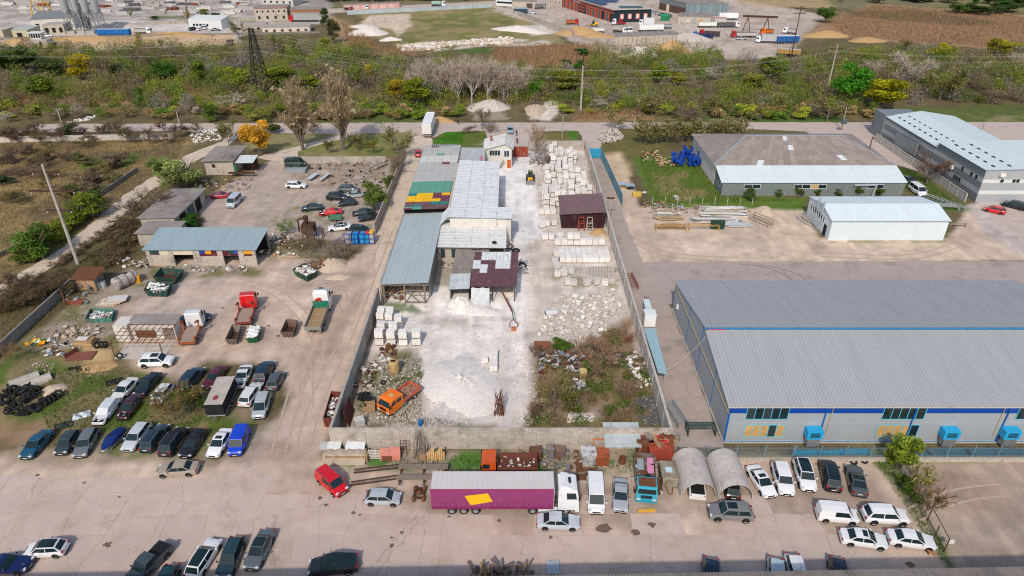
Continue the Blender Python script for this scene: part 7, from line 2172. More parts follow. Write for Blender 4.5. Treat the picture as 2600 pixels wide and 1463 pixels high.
a0, a1, b0, b1=at(22,1325,405,2.6), at(22,1440,405,2.6), at(22,1470,850,2.4), at(22,1560,865,2.4)
n=9
for k in range(n):
 q0, q1=a0 .lerp(b0,k/n), a1 .lerp(b1,k/n)
 r0, r1=a0 .lerp(b0,(k+.97)/n), a1 .lerp(b1,(k+.97)/n)
 MB().hexa([r0-Vector((0,0,.05)),r1-Vector((0,0,.05)),q1-Vector((0,0,.05)),q0-Vector((0,0,.05)),r0,r1,q1,q0],'tint_clean').build('canopy_sheet',o,col=(.30,.46,.52))
for k in(.1,.5,.9):
 q1=a1 .lerp(b1,k)
 MB().bx(q1 .x-.15,q1 .x-.05,q1 .y-.05,q1 .y+.05,0,2.3,'galv').build('post',o)
p=at(22,1380,400)
o=thing('white_machine','white machine with chute standing by the right wall','machine',(p.x,p.y,0))
MB().bx(-.9,.9,0,1.6,.2,2.5,'tint_clean').build('housing',o,col=(.70,.74,.74))
MB().bx(-.75,.75,-.03,-.004,.4,2.2,'tint_clean').build('front_panel',o,col=(.78,.80,.80))
MB().hexa([(-.5,1.6,1.6),(.5,1.6,1.6),(.5,1.6,2.4),(-.5,1.6,2.4),(-.45,4.6,1.9),(.45,4.6,1.9),(.45,4.6,2.6),(-.45,4.6,2.6)],'tint_clean').build('chute',o,col=(.55,.66,.68))
for x in(-.3,0,.3):
 MB().tube((x,4.5,2.6),(x,4.5,3.0),.08,.08,'rust',6).build('nozzle',o)
def rack(label,t,x,y,L_,W_2,H_,col,n,rz=0.0,mat='tint',name='steel_rack',cat='rack'):
 p_=at(t,x,y)
 o_=thing(name,label,cat,(p_.x,p_.y,0),rz)
 for sx in(-1,1):
  for sy in(-1,1):
   MB().bx(sx*W_2/2-.07,sx*W_2/2+.07,sy*L_/2-.07,sy*L_/2+.07,0,H_,mat).build('post',o_,col=col)
  for z in(.15,H_-.05):
   MB().bx(sx*W_2/2-.06,sx*W_2/2+.06,-L_/2,L_/2,z,z+.1,mat).build('rail',o_,col=col)
 for k in range(n):
  y_=-L_/2+L_*(k+.5)/n
  MB().bx(-W_2/2,W_2/2,y_-.06,y_+.06,H_-.12,H_-.04,mat).build('crossbar',o_,col=col)
 return o_
rack('grey steel rack lying along the lane by the wall',22,1640,1290,4.6,1.3,.8,(.22,.25,.27),9,.22)
rack('dark wire cage rack left of the picket fence',22,1890,1449,1.4,3.4,1.2,(.03,.06,.05),5)
rack('rusty steel grid rack leaning beside the right wall',12,1190,1400,4.5,1.5,.9,(.22,.08,.05),8,.1)
rack('tan steel rack with rods at the end of the plank stacks',12,2500,790,4.6,1.3,1.4,(.32,.24,.14),6,.6)
rack('tan rack of planks left of the green box',12,1590,860,1.6,6.0,1.0,(.42,.26,.11),3)
rack('yellow tan rack in front of the plank stacks',12,1920,860,1.4,5.8,1.1,(.50,.32,.12),3)
rack('empty tan rail rack right of the white store',13,1900,835,.4,3.2,.8,(.36,.28,.2),4)
rack('long grey lattice rack beside the white store door',13,440,820,6.5,1.3,1.6,(.30,.32,.34),8,.42)
rack('grey lattice mast lying by the panel wall',13,1780,600,9,1.0,.7,(.33,.36,.38),9,.55)
rack('folded grey lattice sections right of the white store',13,1800,650,2.2,3.6,.9,(.34,.37,.38),5,-.1)
def plank_stack(label,t,x,y,L_,W_2,H_,seed,mats,rz=0.0):
 q_=random.Random(seed)
 p_=at(t,x,y)
 o_=thing('plank_stack',label,'planks',(p_.x,p_.y,0),rz)
 for k in range(20):
  l_=L_*q_.uniform(.5,1)
  MB().box((q_.uniform(-.2,.2)*L_*.4,q_.uniform(-W_2/2,W_2/2),.1+H_*q_.random()),(l_,q_.uniform(.2,.75),.1),'tint',(q_.uniform(-.05,.05),q_.uniform(-.03,.03),q_.uniform(-.06,.06))).build('plank',o_,col=q_.choice(mats))
pal_=[(.62,.62,.60),(.45,.48,.50),(.55,.50,.42),(.40,.30,.18),(.68,.68,.67),(.25,.22,.2)]
plank_stack('long stack of white and grey profiles, back row',12,2100,665,11,1.2,.6,1,pal_)
plank_stack('long stack of white sheets and profiles, second row',12,2110,715,10.5,1.4,.8,2,pal_)
plank_stack('stack of white and blue profiles, front row',12,2050,785,10,1.6,.8,3,pal_+[(.2,.32,.5)])
plank_stack('bluish profiles right of the green box',12,2270,825,6,1.0,.6,4,[(.30,.36,.44),(.4,.45,.5),(.5,.52,.54)])
plank_stack('timber stack with brown ends, left of the racks',12,1570,760,6,1.0,.6,5,[(.36,.24,.13),(.45,.33,.2),(.28,.2,.13)])
plank_stack('grey profiles above the timber stack',12,1560,715,5,1.3,.7,6,pal_)
plank_stack('timber battens inside the tan rack',12,1590,845,5.6,1.2,.7,7,[(.40,.26,.12),(.33,.22,.12)])
plank_stack('long boards lying along the grass plot edge',12,1330,490,1,.3,.1,8,[(.6,.58,.55)],1.2)
plank_stack('grey girders in the upper yard corner',11,1230,230,5,1.6,.4,9,[(.30,.26,.2),(.25,.22,.18)],1.0)
plank_stack('boards in front of the garage corner',11,330,1140,4,.5,.3,10,[(.40,.22,.12),(.5,.42,.32)])
stackbox('green_box','dark green box among the plank stacks','box',12,2065,860,(2.7,.9,1.7),(.02,.055,.03),'tint')
stackbox('yellow_box','yellow ochre crate beside the beige yard edge','box',12,1255,535,(1.9,1.1,.9),(.62,.42,.08),'tint')
for i, (x,y)in enumerate(((1095,440),(1185,455))):
 p=at(12,x,y)
 o=thing('wrapped_pallet',('pallet with pale blue cover sheet, left one','pallet with black and blue cover sheet, right one')[i],'pallet',(p.x,p.y+.6,0),.05)
 for k in range(4):
  MB().box((0,0,.12+k*.16),(1.9,1.2,.12),'wood',(0,0,.05*k)).build('board_layer',o)
 MB().box((0,0,.82),(2.1,1.5,.08),'tint',(.06,.03,0)).build('cover_sheet',o,col=((.36,.47,.52),(.30,.42,.48))[i])
 if i:
  MB().box((0,-.75,.5),(1.5,.06,.8),'black',(-.2,0,0)).build('black_foil',o)
q=random.Random(33)
BAR=MB().lathe((0,0,0),[(.001,0),(.27,.02),(.30,.25),(.28,.45),(.30,.65),(.27,.88),(.001,.9)],'tint',10).data('drum',40)
for k in range(80):
 b_=k%3
 c=at(12,(1660,1740,1830)[b_]+q.uniform(-55,55),(205,150,205)[b_]+q.uniform(-35,35))
 k_=q.uniform(.8,1.2)
 put('blue_barrel',BAR,None,(c.x,c.y,q.choice((0,.6,.9,1.6,2.2))*(.5+.5*q.random())),(q.choice((0,0,1.57)),q.uniform(-.3,.3),q.uniform(0,6)),col=(.004*k_,.05*k_,.33*k_),scale=1.25,label='bright blue barrel in the heap beside the hipped hall',cat='barrel',group='blue barrels beside the hipped hall')
o=thing('concrete_pipe','short pale concrete pipe lying on the grass plot','pipe',at(12,1650,555)+Vector((0,0,.45)),.3)
MB().lathe((0,0,0),[(.28,-.5),(.45,-.5),(.45,.5),(.28,.5)],'concrete_light',14,'y',True).build('ring',o)
MB().lathe((0,0,0),[(.46,-.45),(.5,-.4),(.46,-.35)],'concrete',14,'y').build('collar',o)
o=thing('white_tank','white and rusty tank lying by the boulders','tank',at(22,395,270)+Vector((0,0,.5)),.15)
MB().lathe((0,0,0),[(.4,-1.0),(.5,-.95),(.5,.95),(.4,1.0)],'tint',14,'x').build('shell',o,smooth=40,col=(.55,.55,.55))
MB().lathe((0,0,0),[(.40,-1.02),(.001,-1.01)],'inside_shade',14,'x').build('open_end',o)
stackbox('yellow_door','pale yellow framed box standing in the overgrown plot','box',22,715,905,(.9,.5,1.3),(.60,.46,.20),'tint',panels=1)
stackbox('rusty_case','rusty brown case at the edge of the overgrown plot','box',22,305,620,(2.4,.9,.9),(.25,.10,.05))
for k in range(10):
 p=at(12,1410+k*125,600+k*2)
 if k==0:
  WFP=MB().bx(-.05,.05,-.05,.05,0,1.7,'concrete_light').bx(-.02,.02,-.02,.02,1.7,1.78,'steel').data('wire_fence_post')
 if k<9:
  put('wire_fence_post',WFP,None,p,label='thin concrete post of the wire fence at the grass plot',cat='post',group='wire fence posts')
o=thing('leaning_gate','leaning rusty gate frame at the lower right verge','gate')
P_=[at(33,1590,915),at(33,1770,1215)]
for a, b in(((33,1600,890),(33,1640,800)),((33,1665,1075),(33,1735,955)),((33,1765,1205),(33,1830,1080))):
 g_=at(*a)
 MB().tube(g_,(g_.x,g_.y,2.0),.06,.06,'rust_dark',6).build('post',o)
g0, g1=at(33,1600,890), at(33,1765,1205)
for z in(.35,1.95):
 MB().tube((g0 .x,g0 .y,z),(g1 .x,g1 .y,z),.05,.05,'rust_dark',6).build('rail',o)
MB().bx(g1 .x+.2,g1 .x+.75,g1 .y+.1,g1 .y+.2,1.1,1.6,'plate').build('sign_plate',o)
# -- poles, pylon and wires
def pole(label,base,h,r,arms=(),name='utility_pole',mat='concrete',lean=(0,0),group=None):
 o_=thing(name,label,'pole',base,0,group)
 top=Vector((lean[0],lean[1],h))
 MB().tube((0,0,0),top,r,r*.6,mat,10).build('shaft',o_,smooth=50)
 for z, w_, kind in arms:
  c=top*(z/h)
  MB().bar((c.x-w_,c.y,z),(c.x+w_,c.y,z),.28,.3,'rust_dark').build('crossarm',o_)
  if kind:
   for s_ in(-1,1):
    MB().bar((c.x+s_*w_*.75,c.y,z),(c.x,c.y,z+.9),.13,.13,'rust_dark').build('strut',o_)
  for s_ in(-.95,.95):
   MB().tube((c.x+s_*w_,c.y,z-.5),(c.x+s_*w_,c.y,z),.09,.06,'lamp_glass',6).build('insulator',o_)
 return o_
P1, P2, P3, P4=(-79.4,110.2,0), (21.4,211.5,0), (102.6,224.4,0), (112.9,285.5,0)
pole('tall concrete pylon pole with three crossarms at left',P1,19.0,.34,((17.6,2.3,0),(14.2,3.9,1),(10.6,2.2,0)),lean=(-.2,.3))
pole('tall concrete pole with lattice top above the lane',P2,13.5,.36,((12.6,2.6,0),(10.4,3.4,0)))
o=thing('pole_head','dark lattice head of the tall pole above the lane','pole head',(P2[0],P2[1],13.3))
for a, b in(((-.3,0,0),(0,0,3.2)),((.3,0,0),(0,0,3.2)),((-.3,0,.2),(.2,0,1.2)),((.3,0,.2),(-.2,0,1.2)),((-.15,0,1.4),(.1,0,2.2))):
 MB().bar(a,b,.12,.12,'rust_dark').build('strut',o)
pole('leaning concrete pole among the right-hand trees',P3,17,.30,((15.8,2.4,0),(12.5,3.0,0)),lean=(.3,.6))
pole('dark lattice mast beside the blue trailer',P4,20,.25,((19.2,2.2,1),(17.6,2.2,0)),mat='rust_dark')
for t, x, y, ty, lab in((0,625,1250,1070,'leaning grey pole in the left thicket'),(0,1805,1255,1090,'leaning grey pole right of the plum bushes'),(1,888,530,375,'pole with stay in the reeds left of the field'),(2,1135,1030,895,'grey pole in the middle of the thicket'),(2,1228,1280,1135,'leaning pole at the road junction'),(2,505,1390,1130,'pole with insulators above the red gate'),(1,1172,1330,1270,'short brown post beside the road bend'),(3,1055,1260,1070,'right transformer pole before the striped hall'),(3,735,1310,1060,'left transformer pole at the road edge'),(12,975,760,530,'lamp pole with insulators beside the lane'),(1,1175,80,0,'pole on the far street'),(1,720,260,150,'lamp pole beside the brick house'),(0,1570,160,20,'pale post of the far loading frame'),(3,2150,1310,1220,'thin pole on the right apron')):
 b_=at(t,x,y)
 hgt_=max(2.0,hy(t,x,ty,b_.y))
 pole(lab,b_,hgt_,.16,((hgt_-.3,.8,0),)if hgt_>4 else())
for t, x, y in((3,1080,1235),(3,765,1225)):
 c=at(t,x,y,3.0)
 o=thing('transformer','left grey transformer box on its pole'if x<900 else 'right grey transformer box on its pole','transformer',c)
 MB().bx(-.7,.7,-.4,.4,-.6,.7,'tint').build('tank',o,col=(.10,.14,.17))
 for k in range(5):
  MB().bx(-.6+k*.27,-.5+k*.27,-.55,-.42,-.5,.5,'tint').build('fin',o,col=(.10,.14,.17))
o=thing('lattice_pylon','dark steel lattice pylon rising from the thicket','pylon',(-83.6,230.5,0))
hh_, wb_, wt_=21.0, 2.6, .55
seg=11
for s1 in(-1,1):
 for s2 in(-1,1):
  MB().bar((s1*wb_,s2*wb_,0),(s1*wt_,s2*wt_,hh_),.2,.2,'black').build('leg',o)
for k in range(seg):
 z0_, z1_=hh_*k/seg, hh_*(k+1)/seg
 w0, w1=wb_+(wt_-wb_)*k/seg, wb_+(wt_-wb_)*(k+1)/seg
 for ax in(0,1):
  for s1 in(-1,1):
   pts_=[((-w0,s1*w0,z0_),(w1,s1*w1,z1_)),((w0,s1*w0,z0_),(-w1,s1*w1,z1_)),((-w1,s1*w1,z1_),(w1,s1*w1,z1_))]
   for a, b in pts_:
    if ax:
     a, b=(a[1],a[0],a[2]), (b[1],b[0],b[2])
    MB().bar(a,b,.11,.11,'black').build('lattice_bar',o)
for z in(20.6,17.6,14.6):
 MB().bar((-3.6,0,z),(3.6,0,z),.2,.2,'rust_dark').build('crossarm',o)
M('wire',(.42,.40,.36),rough=.6,var=.1)
def wire(a,b,sag,lab,r=.017):
 a, b=Vector(a), Vector(b)
 mb=MB()
 prev=a
 for k in range(1,13):
  t_=k/12
  p_=a.lerp(b,t_)-Vector((0,0,sag*4*t_*(1-t_)))
  mb.tube(prev,p_,r,r,'wire',4,False)
  prev=p_
 mb.build('power_line',None,label=lab,cat='wire',group='overhead wires')
for i, (z2,zp,dx)in enumerate(((12.2,20.2,-2.5),(12.2,20.2,2.5),(10.0,17.2,-3.2),(10.0,17.2,3.2),(12.2,14.2,0),(8.2,14.2,1))):
 wire((-83.6+dx,230.5,zp),(P2[0]+dx*.8,P2[1],z2),2.5,'overhead wire between lattice pylon and the tall lane pole')
 wire((P2[0]+dx*.8,P2[1],z2),(P3[0]+dx*.6,P3[1],z2+3),2.2,'overhead wire between the tall lane pole and right pole')
 wire((P3[0]+dx*.6,P3[1],z2+3),(215,236+i*2,z2+2),2.5,'overhead wire running right from the leaning pole')
 wire((-83.6+dx,230.5,zp),(-230,236+i*3,zp-2),3,'overhead wire running left from the lattice pylon')
for i, (z1_,dx)in enumerate(((17.2,-2.2),(13.7,-3.7),(10.2,-2.1))):
 wire((P1[0]+dx,P1[1],z1_),(-140,60-i,z1_-2),1.6,'overhead wire running left from the concrete pylon pole',.013)
wire(at(22,1955,480,8.2),at(22,1480,850,2.7),.9,'black cable from the warehouse ridge to the pale canopy',.03)
# -- people and the dog
def skinned(name,edges,verts,radii,label,cat,loc,rz,cols):
 me=bpy.data.meshes.new(name)
 me.from_pydata(verts,edges,[])
 o_=put(name,me,None,loc,(0,0,rz),label=label,cat=cat)
 md=o_.modifiers.new('skin','SKIN')
 for i, r_ in enumerate(radii):
  me.skin_vertices[0].data[i].radius=(r_,r_)if not hasattr(r_,'__len__')else r_
 me.skin_vertices[0].data[0].use_root=True
 o_.modifiers.new('sub','SUBSURF').levels=1
 o_.modifiers['sub'].render_levels=1
 me.materials.append(MATS['tint'])
 o_.color=(*cols,1)
 return o_
def person(label,loc,rz,top,legs,stride=.22):
 V_=[(0,0,.95),(0,0,1.15),(0,0,1.40),(0,0,1.50),(0,.10,.90),(stride,.10,.50),(stride*.9,.10,.08),(stride*.9+.16,.10,.05),(0,-.10,.90),(-stride*.4,-.10,.50),(-stride*1.2,-.10,.10),(-stride*1.2+.15,-.10,.05),(0,.20,1.38),(-.06,.25,1.10),(.08,.24,.88),(0,-.20,1.38),(.05,-.25,1.10),(.16,-.24,.90)]
 E_=[(0,1),(1,2),(2,3),(0,4),(4,5),(5,6),(6,7),(0,8),(8,9),(9,10),(10,11),(2,12),(12,13),(13,14),(2,15),(15,16),(16,17)]
 Rr=[(.15,.12),(.15,.12),(.17,.12),.06,.10,.075,.05,.045,.10,.075,.05,.045,.07,.055,.04,.07,.055,.04]
 o_=skinned('person',E_,V_,Rr,label,'person',loc,rz,top)
 h_=MB()
 h_.lathe((.01,0,1.53),[(.001,0),(.06,.01),(.085,.06),(.095,.12),(.09,.18),(.05,.225),(.001,.235)],'tint',10)
 h_.box((.105,0,1.63),(.03,.03,.045),'tint')
 hd=h_.build('head',o_,smooth=50,col=(.42,.26,.18))
 MB().lathe((-.005,0,1.645),[(.101,0),(.1,.06),(.06,.12),(.001,.13)],'black',10).build('hair',hd,smooth=50)
 return o_
p=at(1,2030,1252)
person('person in dark clothes walking along the road',p,-1.6,(.012,.012,.014),None)
p=at(2,45,1365)
person('person in black standing outside the red gate, upper one',p,-1.5,(.014,.014,.016),None,.12)
p=at(2,52,1445)
person('person in dark red top nearest the red gate',p,-1.4,(.06,.015,.02),None,.16)
p=at(33,1640,1240)
DV=[(-.25,0,.42),(0,0,.43),(.26,0,.46),(.40,0,.58),(.50,0,.62),(.62,0,.58),(-.42,.03,.48),(-.55,.08,.56),(.26,.09,.36),(.30,.09,.2),(.28,.09,.03),(.26,-.09,.36),(.22,-.09,.2),(.24,-.09,.03),(-.25,.09,.36),(-.20,.09,.24),(-.30,.09,.15),(-.28,.09,.03),(-.25,-.09,.36),(-.28,-.09,.24),(-.36,-.09,.15),(-.34,-.09,.03)]
DE=[(0,1),(1,2),(2,3),(3,4),(4,5),(0,6),(6,7),(2,8),(8,9),(9,10),(2,11),(11,12),(12,13),(0,14),(14,15),(15,16),(16,17),(0,18),(18,19),(19,20),(20,21)]
DR=[.11,.11,.14,.08,.085,.045,.035,.02,.07,.04,.035,.07,.04,.035,.085,.05,.035,.03,.085,.05,.035,.03]
dg=skinned('dog',DE,DV,DR,'tan brown dog standing near the steel gate frame','dog',p,2.9,(.36,.17,.06))
for s_ in(-1,1):
 MB().hexa([(.46,s_*.04,.68),(.50,s_*.04,.68),(.50,s_*.08,.66),(.46,s_*.08,.66),(.46,s_*.055,.76),(.48,s_*.055,.76),(.48,s_*.065,.75),(.46,s_*.065,.75)],'tint').build('ear',dg,col=(.2,.09,.03))
# -- far buildings
def block(name,label,pts,h,mat='plaster',col=None,roofmat='asphalt_roof',roofcol=None,parapet=.0,slope=0.0,cat='building'):
 """a building over a four-cornered footprint: front-left, front-right, back-right, back-left"""
 o_=thing(name,label,cat)
 p_=[Vector((x,y,0))for x,y in pts]
 c=sum(p_,Vector())/4
 MB().prism([(v.x,v.y)for v in p_],0,h,mat).build('walls',o_,col=col)
 q_=[c+(v-c)*1.03 for v in p_]
 MB().hexa([(v.x,v.y,h+.004)for v in q_]+[(v.x,v.y,h+.25+(slope if i>1 else 0))for i,v in enumerate(q_)],roofmat).build('roof',o_,col=roofcol)
 return o_, p_
def quad4(p,dx,dy):
 return[(p[0],p[1]),(p[0]+dx[0],p[1]+dx[1]),(p[0]+dx[0]+dy[0],p[1]+dx[1]+dy[1]),(p[0]+dy[0],p[1]+dy[1])]
def facade_windows(o_,a,b,zs,n,w_,h_,framecol=(.6,.58,.55),panes='glass_dusty',skip=(),d0=.0,d1=1.0,fr=.18):
 a, b=Vector((*a,0)), Vector((*b,0))
 d=(b-a)
 u=d.normalized()
 nn=Vector((u.y,-u.x,0))
 rz=math.atan2(u.y,u.x)
 for z in zs:
  for i in range(n):
   if(i,z)in skip:
    continue
   c=a+d*(d0+(d1-d0)*(i+.5)/n)+nn*.03
   f=put('window',None,o_,(c.x,c.y,z),(0,0,rz))
   MB().bx(-w_/2-fr,w_/2+fr,-.02,.02,-fr,0,'tint').bx(-w_/2-fr,w_/2+fr,-.02,.02,h_,h_+fr,'tint').bx(-w_/2-fr,-w_/2,-.02,.02,0,h_,'tint').bx(w_/2,w_/2+fr,-.02,.02,0,h_,'tint').build('frame',f,col=framecol)
   MB().bx(-w_/2,w_/2,-.01,.01,0,h_,panes).build('pane',f)
A, B, C=Vector((52.3,374.8)), Vector((29.6,431.1)), Vector((72.5,378.5))
o, _=block('solar_hall','dark hall with orange portals and solar panels on top',[tuple(A),tuple(C),tuple(C+(B-A)),tuple(B)],6.2,'tint_clean',(.012,.03,.042),'concrete_light')
u=(A-B).normalized()
nn=Vector((u.y,-u.x))
ori=(.72,.09,.012)
Lf=(A-B).length
def on_f(s_,off):
 p_=B+u*s_+nn*off
 return p_
rzf=math.atan2(u.y,u.x)
MB().bx(0,Lf,-.10,-.02,5.75,6.35,'tint_clean').build('orange_fascia',o,loc=(B.x,B.y,0),rot=(0,0,rzf),col=ori)
MB().bx(0,Lf,-.13,-.105,4.7,5.7,'tint_clean').build('dark_band',o,loc=(B.x,B.y,0),rot=(0,0,rzf),col=(.05,.055,.07))
MB().bx(0,Lf,-.10,-.02,4.3,4.65,'tint_clean').build('orange_rail',o,loc=(B.x,B.y,0),rot=(0,0,rzf),col=ori)
for s_ in(1,6,11,16,31,37,43,52):
 g=put('gate_bay',None,o,(B.x,B.y,0),(0,0,rzf))
 for q_ in(s_,s_+3.9):
  MB().bx(q_,q_+.55,-.22,-.02,0,4.3,'tint_clean').build('portal_post',g,col=ori)
 MB().bx(s_+.56,s_+3.88,-.07,-.02,0,4.2,'tint_clean').build('roller_door',g,col=(.09,.10,.12))
for s_ in(22,25.5):
 g=put('window',None,o,(B.x,B.y,0),(0,0,rzf))
 MB().bx(s_-.2,s_+2.6,-.12,-.02,1.0,3.4,'tint_clean').build('frame',g,col=ori)
 MB().bx(s_+.1,s_+2.3,-.15,-.125,1.3,3.1,'glass').build('pane',g)
facade_windows(o,tuple(A),tuple(C),(1.9,),4,1.5,2.0,ori,'lamp_glass',d0=.12,d1=.95,fr=.3)
MB().bx(0,(C-A).length,-.10,-.02,5.95,6.35,'tint_clean').build('dark_fascia',o,loc=(A.x,A.y,0),rot=(0,0,math.atan2((C-A).y,(C-A).x)),col=(.03,.09,.11))
M('solar',(.012,.03,.075),rough=.15,var=.2,spec=.6)
un=u
vv=Vector((-nn.x,-nn.y))
for i in range(13):
 for j in range(3):
  c=B+u*(2+i*3.6)+vv*(2.5+j*5.4)
  if i>10 and j>0:
   continue
  MB().box((0,0,0),(3.0,4.9,.08),'solar',(.28,0,0)).build('solar_panel',o,loc=(c.x,c.y,7.1),rot=(0,0,rzf))
MB().bx(-6,6,-3,3,6.5,6.75,'tint_clean').build('roof_deck',o,loc=tuple(((A+C)/2+vv*4).to_3d()if False else(62,382,0)),col=(.05,.09,.10))
for k in range(9):
 c=B+u*(14.5+k*1.05)+nn*.16
 MB().bx(-.32,.32,-.01,.01,0,.62,'tint_clean').build('sign_letter',o,loc=(c.x,c.y,4.9),rot=(0,0,rzf),col=(.35,.38,.60))
A, B, C=Vector((95.1,399.4)), Vector((117.6,396.5)), Vector((84.7,421.3))
o, _=block('sheet_hangar','blue grey corrugated hangar with dark brown roof',[tuple(A),tuple(B),tuple(B+(C-A)),tuple(C)],6.2,'tint',(.10,.05,.04),'asphalt_roof',None,0,.8)
for k in range(24):
 a_, b_=A+(B-A)*(k/24), A+(B-A)*((k+1)/24)
 kk=R.uniform(.8,1.15)
 d_=(b_-a_)
 MB().bx(.02,d_.length-.02,-.12-.05*(k%2),-.03,.1,6.6,'tint').build('wall_sheet',o,loc=(a_.x,a_.y,0),rot=(0,0,math.atan2(d_.y,d_.x)),col=(.19*kk,.25*kk,.28*kk))
d_=(A-C)
MB().bx(7,9.5,-.10,-.02,0,3.6,'plaster').build('door_frame',o,loc=(C.x,C.y,0),rot=(0,0,math.atan2(d_.y,d_.x)))
MB().bx(0,d_.length,-.06,-.02,3.6,6.4,'tint').build('upper_sheet',o,loc=(C.x,C.y,0),rot=(0,0,math.atan2(d_.y,d_.x)),col=(.16,.19,.20))
o, _=block('ruined_shed','ruined long stone shed with sagging grey roof',[(45,312),(73.9,318.8),(73,326.5),(46.4,321)],4.0,'stone_wall',None,'asphalt_roof')
for k in range(9):
 MB().box((47+k*3.1,317.6+k*.65,4.35),(.4,9,.12),'concrete',(0,0,-.05)).build('roof_beam',o)
for k in range(14):
 MB().box((45.5+k*2.05,311.85+k*.48,1.9),(1.8,.3,3.0+.7*math.sin(k*2.1)),'stone_wall',(0,0,.23)).build('wall_section',o)
o, _=block('small_stone_shed','small flat stone shed between hangar and yard',[(85.8,374.8),(102,371),(105.5,382),(89,386)],3.2,'stone_wall')
for k in range(5):
 MB().bx(-.9,.9,-.25,-.02,.2,2.0,'tint').build('stored_crate',o,loc=(88+k*2.9,374.2-k*.68,0),rot=(0,0,-.23),col=((.4,.42,.42),(.5,.5,.48),(.3,.33,.36),(.55,.28,.05),(.45,.46,.46))[k])
o, _=block('red_grey_container','grey container with red front beside the small shed',[(104,372.4),(110,371.6),(110.4,374.2),(104.4,375)],2.6,'tint',(.42,.44,.45),'tint',(.5,.2,.18),cat='container')
MB().bx(0,6,-.06,-.02,.3,2.4,'tint').build('front_panel',o,loc=(104,372.4,0),rot=(0,0,-.13),col=(.45,.42,.42))
o, _=block('green_container','bright green container beside the hangar cars',[(78,381),(82.5,380),(83.5,384),(79,385)],2.6,'tint',(.01,.22,.10),'tint',(.02,.27,.13),cat='container')
MB().bx(0,4.5,-.06,-.02,.2,2.4,'tint').build('door_panel',o,loc=(78,381,0),rot=(0,0,-.22),col=(.008,.17,.08))
o, _=block('stone_garage','stone building with dark door at the top of the yard',[(0,427),(13.9,425.2),(14.5,437),(0,440)],3.6,'stone_wall')
MB().bx(8.5,12,-.06,-.02,0,2.6,'tint').build('garage_door',o,loc=(0,427,0),rot=(0,0,-.13),col=(.08,.05,.05))
o, _=block('teal_cabin','dark teal cabin with pale roof in the far yard corner',[(1,405),(8.5,404.5),(8.7,408),(1.2,408.5)],2.6,'tint',(.02,.055,.075),'tint',(.28,.40,.46),cat='cabin')
MB().bx(2,4,-.06,-.02,.9,1.9,'glass').build('window',o,loc=(1,405,0))
o, _=block('stone_house_far','cream stone house left of the orange portals',[(22,441),(29.5,432),(34,440),(26,450)],3.8,'stone_wall')
facade_windows(o,(22,441),(29.5,432),(1.4,),3,.8,1.0)
wall_run('pale blue panel fence along the far street',(-90.7,401.1),(-11.9,429.1),2.0,4.0,.12,'tint','panel_fence',True,False,col=(.40,.47,.51),cat='fence')
wall_run('low white wall beside the far field corner',(-11.5,429),(3,402),1.6,4.0,.2,'concrete_light')
wall_run('long concrete barrier beside the far yard',(3.5,398),(29,338),2.2,6,.6,'concrete')
wall_run('low grey wall behind the thicket of the far yard',(28,336),(46,305),1.2,5,.3,'concrete')
sheet('street',[(-130,403),(-90,410),(-12,437),(40,470),(90,520),(80,525),(30,482),(-14,455),(-92,428),(-130,418)],.012,'road',5,.6,12)
o, _=block('coach','white coach with blue windows parked at the top',[(-9.5,436),(2.5,431),(3.4,433.4),(-8.6,438.5)],3.1,'tint_clean',(.7,.71,.72),'tint_clean',(.75,.76,.76),cat='bus')
MB().bx(.5,12.4,-.05,-.02,1.5,2.5,'glass').build('window_band',o,loc=(-9.5,436,0),rot=(0,0,-.395))
o, _=block('two_storey_house','two-storey stone house with small black windows',[(-134.2,379.5),(-117.9,382),(-118.5,392),(-135,390)],6.5,'stone_wall')
facade_windows(o,(-134.2,379.5),(-117.9,382),(4.2,),6,.9,1.0,(.55,.48,.40),'inside_shade',fr=.08)
facade_windows(o,(-134.2,379.5),(-117.9,382),(1.0,),4,1.1,1.5,(.45,.4,.35),'inside_shade',fr=.08)
MB().bx(0,16.5,-.25,-.02,6.25,6.6,'tint').build('brick_cornice',o,loc=(-134.2,379.5,0),rot=(0,0,.152),col=(.34,.15,.09))
o, _=block('brick_garages','brick garages with rust red gates behind the grey trailer',[(-116.5,383),(-100.5,384.5),(-101,394),(-117,392)],5.2,'tint',(.36,.24,.16))
for x in(2,7):
 MB().bx(x,x+3.2,-.08,-.02,0,3.6,'tint').build('steel_gate',o,loc=(-116.5,383,0),rot=(0,0,.094),col=(.25,.045,.02))
MB().bx(0,16,-.25,-.02,4.5,4.9,'tint').build('brick_cornice',o,loc=(-116.5,383,0),rot=(0,0,.094),col=(.30,.10,.05))
o, _=block('white_ruin','roofless white ruin below the red cab lorry',[(-118.7,342.1),(-97.2,346.1),(-99,356),(-121,352)],2.8,'plaster',None,'concrete')
facade_windows(o,(-118.7,342.1),(-97.2,346.1),(.9,),6,1.4,1.1,(.6,.58,.55),'rust',fr=.05)
o, _=block('flat_ruin','flat concrete slab roof left of the white ruin',[(-135,350),(-121.5,352),(-122,362),(-136,360)],2.2,'concrete',None,'concrete')
facade_windows(o,(-135,350),(-121.5,352),(.6,),3,1.2,1.0,(.4,.38,.35),'inside_shade',fr=.05)
o, _=block('grey_office','pale office block at the top edge of the works',[(-149,437),(-129,432),(-127,446),(-147,452)],7.5,'tint',(.50,.48,.46))
facade_windows(o,(-149,437),(-129,432),(4.6,),5,1.6,1.4,(.6,.6,.6),'glass',d0=.3,d1=.8,fr=.1)
facade_windows(o,(-149,437),(-129,432),(1.6,),5,1.4,1.2,(.6,.6,.6),'inside_shade',fr=.1)
o, _=block('pink_wall_garages','low pink garages on the far street',[(-97,421),(-66,429),(-67,433),(-98,425)],2.3,'tint',(.55,.30,.27))
